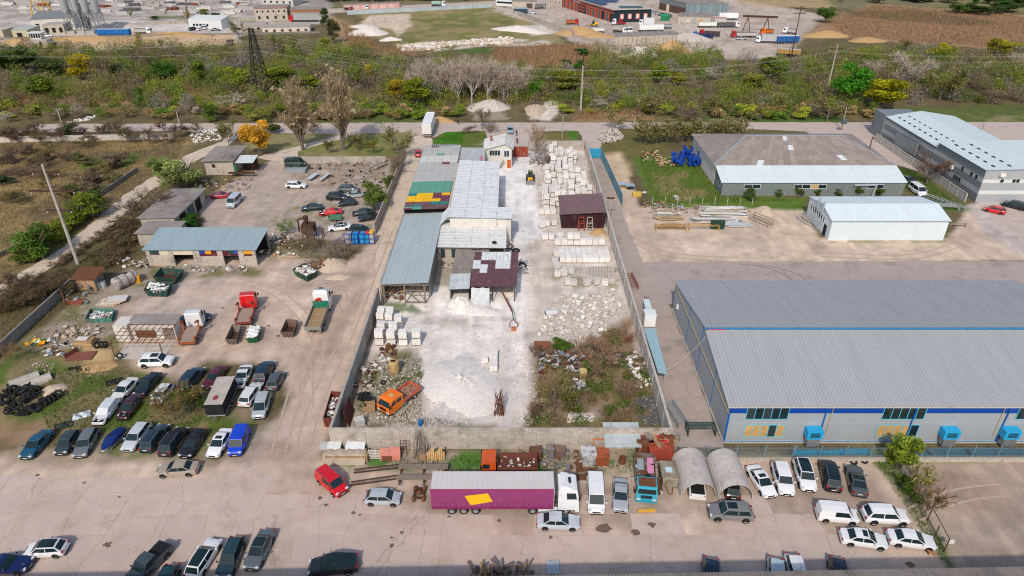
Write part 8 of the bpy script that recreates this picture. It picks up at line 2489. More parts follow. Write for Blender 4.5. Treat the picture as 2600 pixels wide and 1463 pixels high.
for k in range(6):
 MB().bx(k*5+.6,k*5+4,-.06,-.02,0,2.0,'tint').build('garage_door',o,loc=(-97,421,0),rot=(0,0,.253),col=(.6,.42,.38))
for i, (x,y,dx)in enumerate(((-211,345,0),(-206.8,346.5,0),(-201.5,345,0),(-197.5,346.5,0))):
 o=thing('cement_silo',('first','second','third','rightmost')[i]+' grey cement silo from the left on tall legs','silo',(x,y,0),group='cement silos')
 MB().lathe((0,0,0),[(.35,7.0),(1.7,10.2),(1.7,24),(.3,25)],'galv',16).build('tank',o,smooth=40)
 for z in(12,15,18,21):
  MB().lathe((0,0,z),[(1.7,-.08),(1.76,0),(1.7,.08)],'steel',16).build('hoop',o)
 for s1 in(-1,1):
  for s2 in(-1,1):
   MB().bar((s1*1.7,s2*1.7,0),(s1*1.25,s2*1.25,10.6),.28,.28,'steel').build('leg',o)
  for z in(3.0,6.0,9.0):
   MB().bar((-1.5,s1*1.5,z-1.4),(1.5,s1*1.5,z+1.4),.14,.14,'steel').build('brace',o)
   MB().bar((s1*1.5,-1.5,z+1.4),(s1*1.5,1.5,z-1.4),.14,.14,'steel').build('brace',o)
 MB().bx(-2,2,-2,2,0,1.2,'concrete').build('plinth',o)
o=thing('lift_tower','dark lift tower between the cement silos','tower',(-204.2,347,0))
MB().bx(-1.2,1.2,-1.2,1.2,2,13,'tint').build('shaft',o,col=(.06,.065,.07))
for s1 in(-1,1):
 MB().bx(s1*1.1-.12,s1*1.1+.12,-1.3,-1.1,0,13.3,'steel').build('mast',o)
o, _=block('works_hall','long grey roof hall behind the silos',[(-233.9,352),(-217,358),(-221,372),(-238,366)],5.0,'plaster',None,'tint',(.20,.215,.23),0,1.6)
facade_windows(o,(-233.9,352),(-217,358),(1.8,),4,1.6,1.2,(.5,.5,.48),'inside_shade',fr=.08)
o, _=block('cream_shed','cream shed with pale green roof at the works',[(-231,331.9),(-223.7,331.9),(-222,339),(-229,339)],3.4,'tint',(.50,.44,.30),'tint',(.38,.43,.39),0,.9)
MB().bx(2,4.4,-.06,-.02,0,2.4,'inside_shade').build('doorway',o,loc=(-231,331.9,0))
o, _=block('cream_shed_left','cream shed cut by the left edge at the works',[(-246,330),(-234.5,330.7),(-234,338),(-246,338)],3.6,'tint',(.50,.44,.30),'concrete_light')
MB().bx(7,9.4,-.06,-.02,0,2.2,'inside_shade').build('doorway',o,loc=(-246,330,0))
o, _=block('works_annexe','low cream annexe left of the silos',[(-222,341),(-213,342.5),(-213.5,350),(-222.5,349)],4.2,'tint',(.46,.41,.33),'concrete')
facade_windows(o,(-222,341),(-213,342.5),(.8,),3,1.5,2.2,(.4,.37,.33),'inside_shade',fr=.08)
o, _=block('white_shed_far','white gabled shed on the works road',[(-159.6,357.1),(-143,355.7),(-142,364),(-158.6,366)],4.2,'tint_clean',(.62,.64,.65),'tint_clean',(.66,.68,.69),0,.8)
facade_windows(o,(-159.6,357.1),(-143,355.7),(1.4,),5,1.2,1.0,(.6,.6,.6),'glass',d0=.1,d1=.6,fr=.1)
o=thing('guard_tower','small white watch cabin on a concrete base by the sand strip','tower',(-209,316,0))
MB().bx(-3,5,-3,2,0,2.6,'concrete').build('base',o)
MB().bx(-2.4,2.0,-1.4,1.4,2.6,5.2,'plaster').build('cabin',o)
MB().bx(-3.2,2.8,-2.0,2.0,5.2,5.45,'tint_clean').build('roof',o,col=(.7,.72,.74))
for k in range(4):
 MB().bx(-2.2+k*1.05,-1.4+k*1.05,-1.44,-1.41,3.2,4.8,'glass').build('pane',o)
MB().bx(1.5,2.6,-3.05,-3.01,0,2.0,'inside_shade').build('doorway',o)
wall_run('kerb wall of the works road',(-250,327),(-92,345),.9,8,.3,'concrete_dark')
wall_run('grey wall behind the works road',(-190,366),(-98,392),1.6,6,.25,'concrete')
o=thing('rusty_gantry','rusty gantry beam on splayed legs in the far yard','gantry',(118,348,0),-.25)
MB().bx(-7,9,-.4,.4,6.6,7.5,'rust_dark').build('beam',o)
for x in(-4.5,4.5):
 for s1 in(-1,1):
  MB().bar((x+s1*1.8,0,0),(x,0,6.6),.35,.35,'rust_dark').build('leg',o)
o=thing('tower_crane_mast','yellow gantry crane lattice at the left edge of the works','crane',(-240,372,0),-.5)
for s1 in(-1,1):
 for x in(-5,5):
  MB().bar((x+s1*2.2,s1*2.2,0),(x,0,15),.4,.4,'tint').build('leg',o,col=(.62,.36,.04))
MB().bx(-14,14,-.5,.5,15,16.2,'tint').build('girder',o,col=(.62,.36,.04))
q=random.Random(101)
mats_=[((.42,.40,.37),'stack of grey concrete parts in the works yard','concrete_parts','concrete parts'),((.20,.06,.04),'rusty steel pile in the works yard','steel_pile','steel'),((.55,.53,.50),'pale slab stack in the works yard','slab_stack','slabs'),((.10,.10,.11),'dark machine hulk in the works yard','machine_hulk','machine')]
for k in range(95):
 x=q.uniform(0,2480)
 y=q.uniform(-30,175)if x<550 else q.uniform(-30,150)
 if 560<x<1000 and y>60:
  continue
 p_=at(0,x,y)
 col_, lab_, nm_, cat_=q.choice(mats_[:1]*4+mats_[1:2]+mats_[2:3]*3+mats_[3:])
 o=thing(nm_,lab_,cat_,(p_.x,p_.y,0),q.uniform(-.3,.3),nm_.replace('_',' ')+'s of the works yard')
 n_=q.randint(2,4)
 L_=q.uniform(3,11)
 for i in range(n_):
  kk=q.uniform(.75,1.15)
  MB().box((q.uniform(-1,1),i*1.1-1,.5+.3*(i%2)),(L_*q.uniform(.6,1),.9,q.uniform(.5,1.5)),'tint',(0,0,q.uniform(-.08,.08))).build('element',o,col=tuple(c_*kk for c_ in col_))
M('distant_roof',(.3,.3,.3),var=.2)
# -- vegetation
RS=np.random.RandomState(5)
def quads(c,d,w,cols):
 """slivers: from c-d to c+d, half width vector w; returns vertices, faces, colours"""
 n=len(c)
 v=np.stack([c-d-w,c-d+w,c+d+w*.8,c+d-w*.8],1).reshape(-1,3)
 return v, np.arange(4*n).reshape(n,4), np.repeat(cols,4,0)
def unit(n,rs):
 v=rs.randn(n,3)
 return v/np.linalg.norm(v,axis=1)[:,None]
def merge(parts):
 V, Fc, C, k=[], [], [], 0
 for v, f, c in parts:
  V.append(v)
  Fc.append(f+k)
  C.append(c)
  k+=len(v)
 return np.concatenate(V), np.concatenate(Fc), np.concatenate(C)
def leaves(lumps,n,size,rs,hue=.12):
 """leaf-sized faces spread through lumpy crown volumes; grey Col, tinted by the object's colour"""
 L_=np.array(lumps)
 p=L_[:,3]**2
 idx=rs.choice(len(L_),n,p=p/p.sum())
 u=unit(n,rs)
 r=rs.rand(n)**.38
 c=L_[idx,:3]+u*(L_[idx,3]*r)[:,None]*np.array([1,1,.85])
 a=unit(n,rs)*.8+u*.2
 b=np.cross(a,unit(n,rs))
 b/=np.linalg.norm(b,axis=1)[:,None]+1e-6
 s=rs.uniform(size[0],size[1],n)
 lum=rs.uniform(.70,1.25,len(L_))[idx]*rs.uniform(.75,1.25,n)
 col=np.stack([lum*rs.uniform(1-hue,1+hue,n),lum,lum*rs.uniform(.8,1.1,n)],1)
 return quads(c,a*s[:,None],b*(s*.62)[:,None],col)
def branches(rs,h,spread,n1,n2,n3,up=.5,base=.15,r0=.12,tw=.03,tl=.9,col=(.3,.25,.2),jit=.2):
 """limbs, branches and twigs; returns limb segments for tubes, and sliver twigs"""
 segs, tw_c, tw_d=[], [], []
 segs.append(((0,0,0),(0,0,h*.55),r0,r0*.6))
 for i in range(n1):
  z0=h*rs.uniform(base,.5)
  a=rs.uniform(0,6.28)
  tip=np.array([math.cos(a)*spread*rs.uniform(.35,.8),math.sin(a)*spread*rs.uniform(.35,.8),min(h*.97,z0+h*rs.uniform(.25,.6)*(up+.5))])
  if up>1.3:
   f_=rs.uniform(.4,1)
   ra=spread*(.18+.62*math.sin(math.pi*min(.97,f_*.85+.08)))*rs.uniform(.3,1)
   tip=np.array([math.cos(a)*ra,math.sin(a)*ra,h*f_])
   z0=min(z0,h*f_*.5)
  p0=np.array([0,0,z0])
  segs.append((tuple(p0),tuple(tip),r0*.5,r0*.18))
  for j in range(n2):
   t_=rs.uniform(.3,1)
   q0=p0+(tip-p0)*t_
   d=(tip-p0)/np.linalg.norm(tip-p0)+unit(1,rs)[0]*.8+np.array([0,0,up])
   d/=np.linalg.norm(d)
   q1=q0+d*spread*rs.uniform(.25,.5)
   tw_c.append((q0+q1)/2);tw_d.append((q1-q0)/2)
   for k in range(n3):
    s0=q0+(q1-q0)*rs.uniform(.2,1)
    e=d+unit(1,rs)[0]*.9+np.array([0,0,up*.6])
    e/=np.linalg.norm(e)
    ln=tl*rs.uniform(.5,1)
    tw_c.append(s0+e*ln/2);tw_d.append(e*ln/2)
 c, d=np.array(tw_c), np.array(tw_d)
 w=np.cross(d,unit(len(d),rs))
 w=w/(np.linalg.norm(w,axis=1)[:,None]+1e-6)*(tw*rs.uniform(.6,1.2,len(d)))[:,None]
 cc=np.array(col)[None,:]*rs.uniform(1-jit,1+jit,(len(d),1))
 return segs, quads(c,d,w,cc), c+d
def npdata(name,v,f,c,mat='leaf'):
 me=bpy.data.meshes.new(name)
 np_mesh(me,v,f,c,mat)
 return me
def trunk_data(segs,mat='bark'):
 mb=MB()
 for a, b, r0, r1 in segs:
  mb.tube(a,b,r0,r1,mat,5,False)
 return mb.data('trunk',60)
PROTO={}
def proto(kind,variants):
 for v in range(variants):
  rs=np.random.RandomState(hash_(kind)+v)
  h, r=8.0, 3.0
  if kind in('leafy','bush','column'):
   n={'leafy':3400,'bush':2000,'column':2200}[kind]
   lump=[]
   for k in range(16 if kind!='bush'else 11):
    a, q_=rs.uniform(0,6.28), rs.rand()**.5
    z=rs.uniform(.32,.86)*h if kind=='leafy'else(rs.uniform(.15,.75)*h if kind=='bush'else rs.uniform(.15,.92)*h)
    taper=(1-abs(z/h-.5)*.9)if kind!='column'else(1-z/h*.6)
    lump.append((math.cos(a)*r*.68*q_*taper,math.sin(a)*r*.68*q_*taper,z,rs.uniform(.7,1.35)*(1 if kind!='column'else.8)))
   q=leaves(lump,n,(.10,.24),rs)
   segs, tq, _=branches(rs,h*.9,r*.9,6,4,3,.4,.12,.17,.03,.8,(.5,.42,.34))
   V_, F_, C_=merge([q,tq])
   PROTO.setdefault(kind,[]).append((trunk_data(segs),npdata('crown',V_,F_,C_),np.percentile(V_[:,2],99),np.percentile(np.hypot(q[0][:,0],q[0][:,1]),95)))
  else:
   cfg={'bare':(9,9,9,.35,.10,.12,.030,.95),'barebush':(12,8,9,.25,.03,.07,.028,.9),'bud':(9,8,7,.4,.10,.12,.028,.9),'poplar':(34,8,6,1.6,.03,.14,.017,1.1),'pale':(15,10,7,.38,.10,.15,.03,1.1),'budbush':(13,7,7,.6,.03,.06,.028,.9)}[kind]
   n1, n2, n3, up, base, r0, tw, tl=cfg
   rr_=r*(.55 if kind=='poplar'else 1)
   segs, tq, tips=branches(rs,h,rr_,n1,n2,n3,up,base,r0,tw,tl,(1,.9,.8)if kind in('bare','barebush','poplar','pale')else(.55,.46,.38))
   parts_=[tq]
   if kind in('bud','budbush','poplar'):
    n=len(tips)
    k=rs.choice(n,int(n*(.95 if kind!='poplar'else.12)))
    c=tips[k]+rs.randn(len(k),3)*.12
    a=unit(len(k),rs)
    b=np.cross(a,unit(len(k),rs))
    s=rs.uniform(.06,.15,len(k))
    lum=rs.uniform(.75,1.3,(len(k),1))
    parts_.append(quads(c,a*s[:,None],b*s[:,None],np.repeat(lum,3,1)*np.array([[1,1,.9]])))
   V_, F_, C_=merge(parts_)
   zmax=np.percentile(V_[:,2],99)
   rad=np.percentile(np.hypot(V_[:,0],V_[:,1]),92)
   PROTO.setdefault(kind,[]).append((trunk_data(segs,'bark_pale'if kind=='pale'else 'bark'),npdata('crown',V_,F_,C_),zmax,rad))
def hash_(s_):
 return sum(ord(c)*(i+3)for i,c in enumerate(s_))%9999
for k_, n_ in(('leafy',4),('bush',3),('column',2),('bare',3),('barebush',3),('bud',3),('poplar',2),('pale',3),('budbush',3)):
 proto(k_,n_)
NT=[0]
def plant(kind,p,h,r,col,label,group,name=None):
 tr, cr, h0, r0=PROTO[kind][NT[0]%len(PROTO[kind])]
 NT[0]+=1
 nm=name or('shrub'if 'bush'in kind else{'poplar':'poplar_tree','pale':'bare_tree','bare':'bare_tree'}.get(kind,'tree'))
 o_=thing(nm,label,'shrub'if nm=='shrub'else 'tree',(p[0],p[1],0),R.uniform(0,6.28),group,(r/r0,r/r0,h/h0))
 put('trunk',tr,o_)
 g_=1.4 if kind in('leafy','bush','column','bud','budbush')else 1.15
 put('crown',cr,o_,col=tuple(min(.75,c_*g_)for c_ in col))
 return o_
YG, GN_, VG, OL, YE, OR, DK=(.20,.235,.022), (.085,.135,.028), (.06,.185,.018), (.155,.145,.05), (.33,.27,.015), (.46,.28,.03), (.055,.085,.025)
PB, GB_, TB, RBR, PLM, WHT_=(.24,.25,.10), (.20,.165,.135), (.42,.345,.235), (.17,.10,.075), (.10,.035,.04), (.50,.48,.42)
PALE=(.50,.465,.42)
VEG=[('budbush',0,2300,1445,1210,110,(.17,.175,.05),'olive shrub left of the golden tree'),('barebush',1,580,1340,1230,90,(.22,.18,.14),'grey bare bush between the poplar feet'),('bush',1,160,1340,1180,90,(.12,.14,.04),'dark olive bush behind the golden tree'),('budbush',11,1040,60,-110,90,(.24,.23,.09),'pale olive shrub right of the poplars'),('barebush',1,980,1440,1340,80,(.25,.21,.14),'tan bush on the verge above the upper yard'),('leafy',0,230,730,480,200,GN_,'rounded green tree below the guard cabin'),('leafy',0,60,720,540,110,(.06,.10,.035),'dark green tree at the left picture edge'),('leafy',0,520,760,590,150,(.07,.095,.03),'dark green tree left of the yellow tree'),('leafy',0,830,800,555,115,YE,'bright yellow tree in the left thicket'),('leafy',0,430,1010,770,130,(.12,.165,.02),'yellow green tree below the bright yellow tree'),('leafy',0,2380,890,690,140,YG,'yellow green tree left of the lattice pylon'),('column',0,2030,870,610,75,(.13,.19,.02),'slim light green tree left of the pylon'),('column',0,1420,1065,890,60,GN_,'slim green bush in the reeds'),('bush',0,2100,1235,1040,105,(.13,.19,.035),'light green bush above the dirt road'),('budbush',0,80,1235,1125,65,WHT_,'white blossoming shrub at the left edge'),('budbush',0,2340,1090,960,140,WHT_,'wide white blossoming shrub below the pylon'),('barebush',0,850,1380,1270,45,PLM,'dark plum bush, left one along the dirt road'),('barebush',0,1650,1330,1220,65,PLM,'dark plum bush, middle one along the dirt road'),('barebush',0,1810,1380,1225,85,PLM,'dark plum bush, right one along the dirt road'),('bush',0,700,1380,1265,75,(.05,.11,.02),'dense green bush beside the dirt road'),('bush',0,345,1395,1310,60,OL,'olive bush by the white rubbish'),('barebush',0,60,1400,1270,80,PLM,'dark purplish bush at the left edge below the road'),('leafy',0,1640,790,640,130,(.05,.12,.02),'dark green tree under the wires'),('leafy',0,1250,800,650,100,DK,'dark olive tree left of the dark green one'),('bare',0,1080,800,560,130,GB_,'large grey bare tree in the left thicket'),('bare',0,1430,700,500,150,GB_,'grey bare thicket tree above the reeds'),('leafy',11,40,120,-230,150,(.50,.30,.035),'golden orange tree by the stone house'),('poplar',11,470,60,-620,130,TB,'left one of two tall bare poplars'),('poplar',11,880,60,-720,150,TB,'right one of two tall bare poplars'),('bud',11,1190,95,-60,85,(.22,.20,.03),'yellow olive bush behind the upper yard wall'),('bud',11,1430,140,-180,160,PB,'pale olive tree beside the gravel lane'),('budbush',11,740,100,-60,70,OL,'olive bush between the poplars'),('leafy',1,250,850,680,150,YG,'yellow green tree right of the pylon'),('leafy',1,530,900,770,125,(.23,.25,.02),'wider yellow green tree behind the poplars'),('bud',1,1030,900,630,95,(.16,.22,.03),'light green birch with pale stem'),('column',1,1145,830,660,45,(.34,.30,.02),'slim yellow tree beside the birch'),('leafy',1,1430,1000,800,110,(.27,.21,.02),'ochre yellow tree left of the white trees'),('leafy',1,1620,1080,790,125,YG,'yellow green tree at the foot of the white trees'),('bud',1,230,570,330,100,(.20,.235,.07),'pale green birch left of a pair by the white ruin'),('bud',1,390,580,340,85,(.20,.235,.07),'pale green birch right of a pair by the white ruin'),('leafy',1,710,520,385,65,(.23,.25,.04),'pale yellow green tree in the brown scrub'),('column',1,790,440,190,60,(.10,.10,.04),'dark columnar tree beside the brick garages'),('column',1,700,280,90,45,DK,'dark ivy-like column by the grey trailer'),('pale',1,1700,1000,590,120,PALE,'white-limbed bare tree, first of the row from the left'),('pale',1,1850,1000,600,115,PALE,'white-limbed bare tree, second of the row from the left'),('pale',1,2030,1040,555,135,PALE,'white-limbed bare tree, third of the row from the left'),('pale',1,2170,1040,560,125,PALE,'white-limbed bare tree, fourth of the row from the left'),('pale',1,2330,1010,590,130,PALE,'white-limbed bare tree, fifth of the row from the left'),('pale',1,2490,1000,610,110,PALE,'white-limbed bare tree, sixth of the row from the left'),('pale',2,50,990,650,140,PALE,'white-limbed bare tree, last of the row on the right'),('pale',1,1560,930,680,55,PALE,'thin white sapling left of the white tree row'),('bush',2,240,1000,800,75,(.09,.195,.02),'vivid green bush right of the white trees'),('leafy',2,520,900,720,160,(.18,.19,.025),'olive yellow tree left of the tall lane pole'),('bush',2,670,690,600,55,VG,'small vivid green bush by the pole head'),('bush',2,545,670,600,55,(.08,.13,.02),'small green bush left of the vivid one'),('bush',2,720,560,490,75,(.04,.12,.02),'dark green bush in the reeds'),('leafy',2,1000,970,860,55,YG,'small yellow green tree right of the pole'),('leafy',2,1500,850,665,95,(.17,.24,.02),'bright spring green tree in the thicket'),('leafy',2,1240,830,715,65,YG,'yellow green tree left of the spring green one'),('leafy',2,1660,860,735,95,(.21,.20,.025),'ochre green tree right of the spring green one'),('leafy',2,2420,880,740,120,(.19,.20,.03),'olive yellow tree at the right of the thicket'),('leafy',2,2540,800,580,80,(.15,.18,.025),'tall olive green tree below the white lorry'),('budbush',2,540,730,635,55,WHT_,'white blossom bush near the pole head'),('budbush',2,890,1085,1005,75,WHT_,'white blossom bush beside the tall pole'),('budbush',2,2000,800,690,85,WHT_,'white blossom bush high in the thicket'),('bud',2,2530,1090,950,75,(.25,.30,.20),'bluish green blossoming shrub'),('bud',2,1400,1160,930,170,(.26,.24,.12),'wide tan budding tree above the road'),('barebush',2,1740,1210,1055,160,GB_,'grey brown dome-shaped bush above the road'),('bud',2,2030,1175,1005,140,(.17,.16,.045),'olive bush above the grass'),('bud',2,1030,1310,1110,115,(.30,.29,.13),'pale yellow tree on the junction island'),('leafy',3,800,1040,665,175,(.055,.19,.015),'vivid green round tree right of the leaning pole'),('leafy',3,1150,1105,795,205,(.27,.27,.012),'golden green round tree beside the vivid one'),('bud',3,540,960,815,90,(.38,.27,.03),'orange yellow tree at the foot of the leaning pole'),('leafy',3,960,610,505,145,(.27,.26,.02),'yellow tree row behind the vivid tree'),('leafy',3,1710,610,445,125,(.27,.25,.02),'yellow tree beside the reeds'),('leafy',3,2300,570,395,115,(.28,.25,.02),'tall yellow tree at upper right'),('leafy',3,2480,560,430,90,(.26,.25,.02),'yellow tree at the far right edge'),('pale',3,1400,900,525,190,PALE,'large white-limbed bare tree at right'),('pale',3,1050,780,605,120,PALE,'white-limbed bare tree behind the vivid tree'),('pale',3,2490,720,530,100,PALE,'white-limbed bare tree at the right edge'),('pale',3,2170,700,620,70,PALE,'small white-limbed tree near the right edge'),('bud',3,590,1225,975,160,(.24,.20,.11),'tan bush behind the transformer pole'),('budbush',3,80,1140,915,115,(.26,.28,.10),'yellow white blossoming bush above the road'),('leafy',3,50,810,590,105,(.12,.165,.03),'green tree right of the trailers'),('barebush',3,2150,1030,820,220,(.13,.10,.075),'broad dark brown bush at right'),('bud',3,1720,1010,680,170,(.14,.14,.04),'olive tree right of the white-limbed tree'),('leafy',3,570,230,70,90,(.08,.15,.03),'round green bush in the reeds'),('bud',3,1380,500,400,90,(.16,.12,.05),'brownish tree beside the reed field'),('bush',10,1600,345,130,120,(.22,.28,.085),'light green shrub above the dirt track'),('bush',10,1870,430,150,190,(.26,.31,.11),'big pale green shrub beside the stone house'),('budbush',10,1770,470,250,120,(.20,.22,.09),'olive shrub before the big pale one'),('barebush',10,1330,740,480,180,GB_,'left part of the big grey bare bush by the flat shed'),('barebush',10,1560,700,450,190,(.22,.18,.14),'big grey bare bush in front of the flat shed'),('barebush',10,1290,860,720,150,(.20,.165,.11),'bare bush by the track bend'),('bush',10,440,1160,850,180,(.10,.175,.028),'large fresh green bush left of the track'),('bush',10,830,770,520,170,(.15,.19,.025),'yellow green bush left of the track'),('bush',10,990,740,560,110,(.13,.17,.025),'green bush next to the yellow green one'),('bush',10,1950,835,720,105,(.05,.14,.02),'dense green bush beside the flat shed'),('bush',10,60,400,310,90,(.05,.085,.03),'dark green bush in the meadow'),('bush',11,1190,660,400,130,(.13,.18,.035),'green bush beside the wrecks in the upper yard'),('bush',11,1350,450,330,70,(.11,.15,.03),'green shrub at the panel fence'),('budbush',11,300,900,780,95,(.20,.27,.12),'white green shrub behind the garage'),('barebush',11,500,1110,880,130,(.21,.17,.12),'bare bush under the rusty hopper'),('barebush',11,830,1160,965,170,(.30,.25,.22),'grey bare bush below the blue frame'),('barebush',11,1400,330,120,70,(.25,.21,.16),'bare bush along the far panel fence'),('barebush',11,1460,230,60,80,(.25,.21,.16),'bare bush at the end of the panel fence'),('barebush',11,2010,1160,980,60,(.26,.22,.17),'dry climber by the grey lean-to'),('barebush',11,1800,1200,1000,45,(.2,.16,.13),'dry climber along the timber shed wall'),('barebush',22,880,930,480,190,(0.334,0.239,0.174),'tall brown bare bush in the overgrown plot'),('barebush',22,700,720,560,130,(0.348,0.261,0.189),'lower brown bush beside the scrap'),('barebush',22,420,1290,850,190,(0.304,0.268,0.138),'olive brown bush at the front of the plot'),('budbush',22,560,1280,1000,110,(.15,.16,.04),'greenish bush at the front of the plot'),('barebush',22,1160,560,400,95,(0.348,0.189,0.131),'reddish brown bush at the right wall'),('barebush',22,230,690,590,95,(.24,.17,.13),'low bush at the edge of the white dust'),('bush',22,480,620,530,100,(.10,.16,.025),'green patch of shrub below the boulders'),('barebush',22,1150,1110,930,130,(0.319,0.232,0.174),'tangled bush by the right wall'),('barebush',22,1000,1360,1200,150,(0.319,0.246,0.160),'tangled bush in the front of the plot'),('bush',22,770,880,740,60,(.09,.16,.025),'fresh green shrub in the plot'),('barebush',22,230,1330,1150,70,(.24,.17,.13),'dry bush at the white dust edge'),('barebush',20,1760,1330,1010,170,(.24,.185,.08),'dry tan bush between the wrecks'),('budbush',20,1930,1230,960,130,(.20,.165,.06),'olive dry bush beside the tarpaulin trailer'),('bush',20,2030,1190,1080,70,(.09,.14,.03),'green bush at the tarpaulin trailer wheels'),('barebush',20,150,760,560,120,(.24,.18,.10),'dry grass bush inside the dark wall'),('leafy',33,1330,370,60,150,(.20,.265,.035),'yellow green tree at the end of the picket fence'),('bush',33,1240,320,200,90,(.20,.24,.03),'yellow green shrub in front of that tree'),('budbush',33,1480,640,330,120,(.28,.28,.09),'thin budding tree on the verge'),('bare',33,1560,860,540,170,(.22,.17,.08),'bare sapling with long twigs by the gate frame'),('bush',33,1410,640,500,80,(.10,.17,.025),'green hedge lump on the verge'),('bush',33,1500,720,620,60,(.12,.17,.03),'lower green hedge lump on the verge'),('bush',33,1330,520,430,60,(.12,.18,.03),'upper green hedge lump on the verge'),('budbush',32,880,110,-60,90,(.36,.32,.13),'yellow sprig bush over the front wall'),('bare',13,1590,400,100,160,(.20,.125,.09),'red brown bare tree beside the striped hall'),('bare',12,240,170,-240,100,(.42,.36,.29),'pale bare tree behind the red gate wall'),('barebush',12,330,190,70,110,(.30,.26,.24),'grey bare tangle beside the gate wall'),('bare',1,2270,1300,1080,100,(.25,.20,.16),'bare tree above the grey annexe'),('barebush',1,2140,1340,1250,80,(.22,.17,.11),'bare bush at the road, left one'),('barebush',1,2370,1330,1250,85,(.24,.2,.16),'bare bush at the road, right one'),('bud',0,1390,490,330,65,(.34,.30,.08),'budding yellow tree on the sand strip, left one'),('bud',0,1640,520,380,55,(.32,.26,.12),'budding tan tree on the sand strip, right one'),('bud',0,1890,250,50,45,(.28,.22,.09),'thin tan tree by the white shed'),('leafy',0,2060,170,90,40,(.2,.2,.03),'yellow tree by the loading road'),('leafy',0,2160,180,130,50,GN_,'green bush by the loading road'),('bud',0,2410,400,180,80,(.24,.26,.12),'pale tree at the end of the works road'),('leafy',0,1560,200,160,40,GN_,'small green bush by the works fence'),('bud',0,1320,180,80,35,(.2,.22,.06),'thin green tree at the works frames'),('barebush',13,1440,100,20,50,GB_,'small bare bush at the hipped hall corner'),('bush',12,2390,560,450,60,(.07,.13,.03),'green shrub before the lean-to window'),]
for kind, t, x, yb, yt, hw, col, lab in VEG:
 p=at(t,x,yb)
 h=max(1.0,hy(t,x,yt,p.y+.12*hw*KK*p.y*1.2/F))
 depth=p.y*_c+H*_s
 plant(kind,p,h,max(.5,hw*KK*depth/F),col,lab,'trees and shrubs'if 'bush'not in kind else 'bushes and shrubs')
for k in range(12):
 p=at(1,1650+k*88,R.uniform(930,1010))
 plant('pale',p,R.uniform(9,12.5),R.uniform(3.0,4.2),PALE,'white-limbed bare tree in the back of the pale grove','pale grove')
for k in range(20):
 p=at(2,1290+k*53,1446-2*k+14*(k%2))
 plant('budbush',p,R.uniform(4.8,7),R.uniform(2.0,3.0),(.30,.28,.14)if k%3 else(.20,.20,.07),f'{ORD[k]} sapling from left in the hedge behind the hipped hall','hedge behind the hipped hall')
for k in range(6):
 p=at(13,100+k*200,520)
 plant('bush',p,R.uniform(1.2,2.2),R.uniform(.8,1.3),(.09,.14,.03),'small green shrub along the lean-to wall','shrubs along the lean-to wall')
for k in range(9):
 p=at(10,250+k*95,1190-k*72)
 plant('bush',p,R.uniform(1.8,3.4),R.uniform(1.8,2.8),R.choice([(.13,.19,.03),(.10,.165,.03),(.19,.22,.03)]),f'green shrub {ORD[k]} from below along the left of the dirt track','green shrubs along the dirt track')
for k in range(20):
 p=at(10,570+k*36+R.uniform(-20,20),1240-k*24)
 plant('barebush',p,R.uniform(1.0,1.8),R.uniform(.9,1.4),(.20,.155,.10),'thin bare bush along the right side of the dirt track','bare bushes along the dirt track')
for x, y in scatter_px(10,[(900,1240),(1040,1030),(1300,840),(1440,800),(1400,880),(1280,1080),(1150,1230),(900,1290)],34,17):
 plant(R.choice(['barebush','barebush','budbush']),(x,y),R.uniform(.8,1.7),R.uniform(1.2,2.0),R.choice([(.17,.125,.085),(.21,.165,.10),(.14,.12,.06)]),'dense bare scrub behind the blue grey garage','scrub behind the garage')
for k in range(26):
 x=R.uniform(-30,700)
 p=at(10,x,1449-x*.22+R.uniform(20,260))
 plant('barebush',p,R.uniform(1.5,3.2),R.uniform(1.4,2.4),R.choice([(.16,.115,.085),(.20,.15,.09),(.13,.12,.06)]),'dark bare scrub bush between track and left wall','scrub between track and left wall')
for k in range(44):
 p=at(10,R.uniform(-60,1400),R.uniform(10,620))
 if p.x>-92:
  continue
 plant(R.choice(['barebush','barebush','budbush','bush']),p,R.uniform(1.2,3),R.uniform(1.2,2.8),R.choice([(.22,.16,.11),(.18,.13,.10),(.20,.17,.08),(.13,.14,.05)]),'low scrub bush scattered over the dry meadow','scrub on the dry meadow')
for k in range(30):
 p=at(0,R.uniform(0,2000),R.uniform(1320,1449))
 plant(R.choice(['barebush','bare','budbush']),p,R.uniform(2,4.5),R.uniform(1.5,2.8),R.choice([(.16,.105,.085),(.19,.145,.10),(.16,.15,.06)]),'bare bush between dirt road and meadow wall','bushes between dirt road and meadow wall')
for k in range(34):
 p=at(1,700+k*52,38-k*.9)
 plant(R.choice(['leafy','leafy','bud']),(p.x+R.uniform(-3,3),p.y+R.uniform(4,14)),R.uniform(7,12),R.uniform(4,6.5),R.choice([DK,(.06,.09,.03),(.10,.11,.04),(.09,.13,.03)]),'dark green tree in the belt along the far street','tree belt along the far street')
for k in range(30):
 p=at(3,R.uniform(600,2573),R.uniform(-10,40))
 plant(R.choice(['leafy','bush','bud']),p,R.uniform(3,7),R.uniform(3,6),R.choice([GN_,DK,(.06,.14,.03),(.17,.13,.06)]),'bush on the far upper right horizon','bushes on the upper right horizon')
for k in range(12):
 p=at(3,R.uniform(1900,2600),R.uniform(60,170))
 plant('leafy',p,R.uniform(3,6),R.uniform(3,6),R.choice([GN_,VG,DK]),'green bush in the upper right corner','bushes in the upper right corner')
PAL=[(.29,.23,.16),(.26,.215,.12),(.26,.27,.06),(.30,.345,.05),(.19,.27,.04),(.37,.28,.14),(.21,.195,.09),(.15,.24,.035),(.335,.365,.045),(.34,.295,.25)]
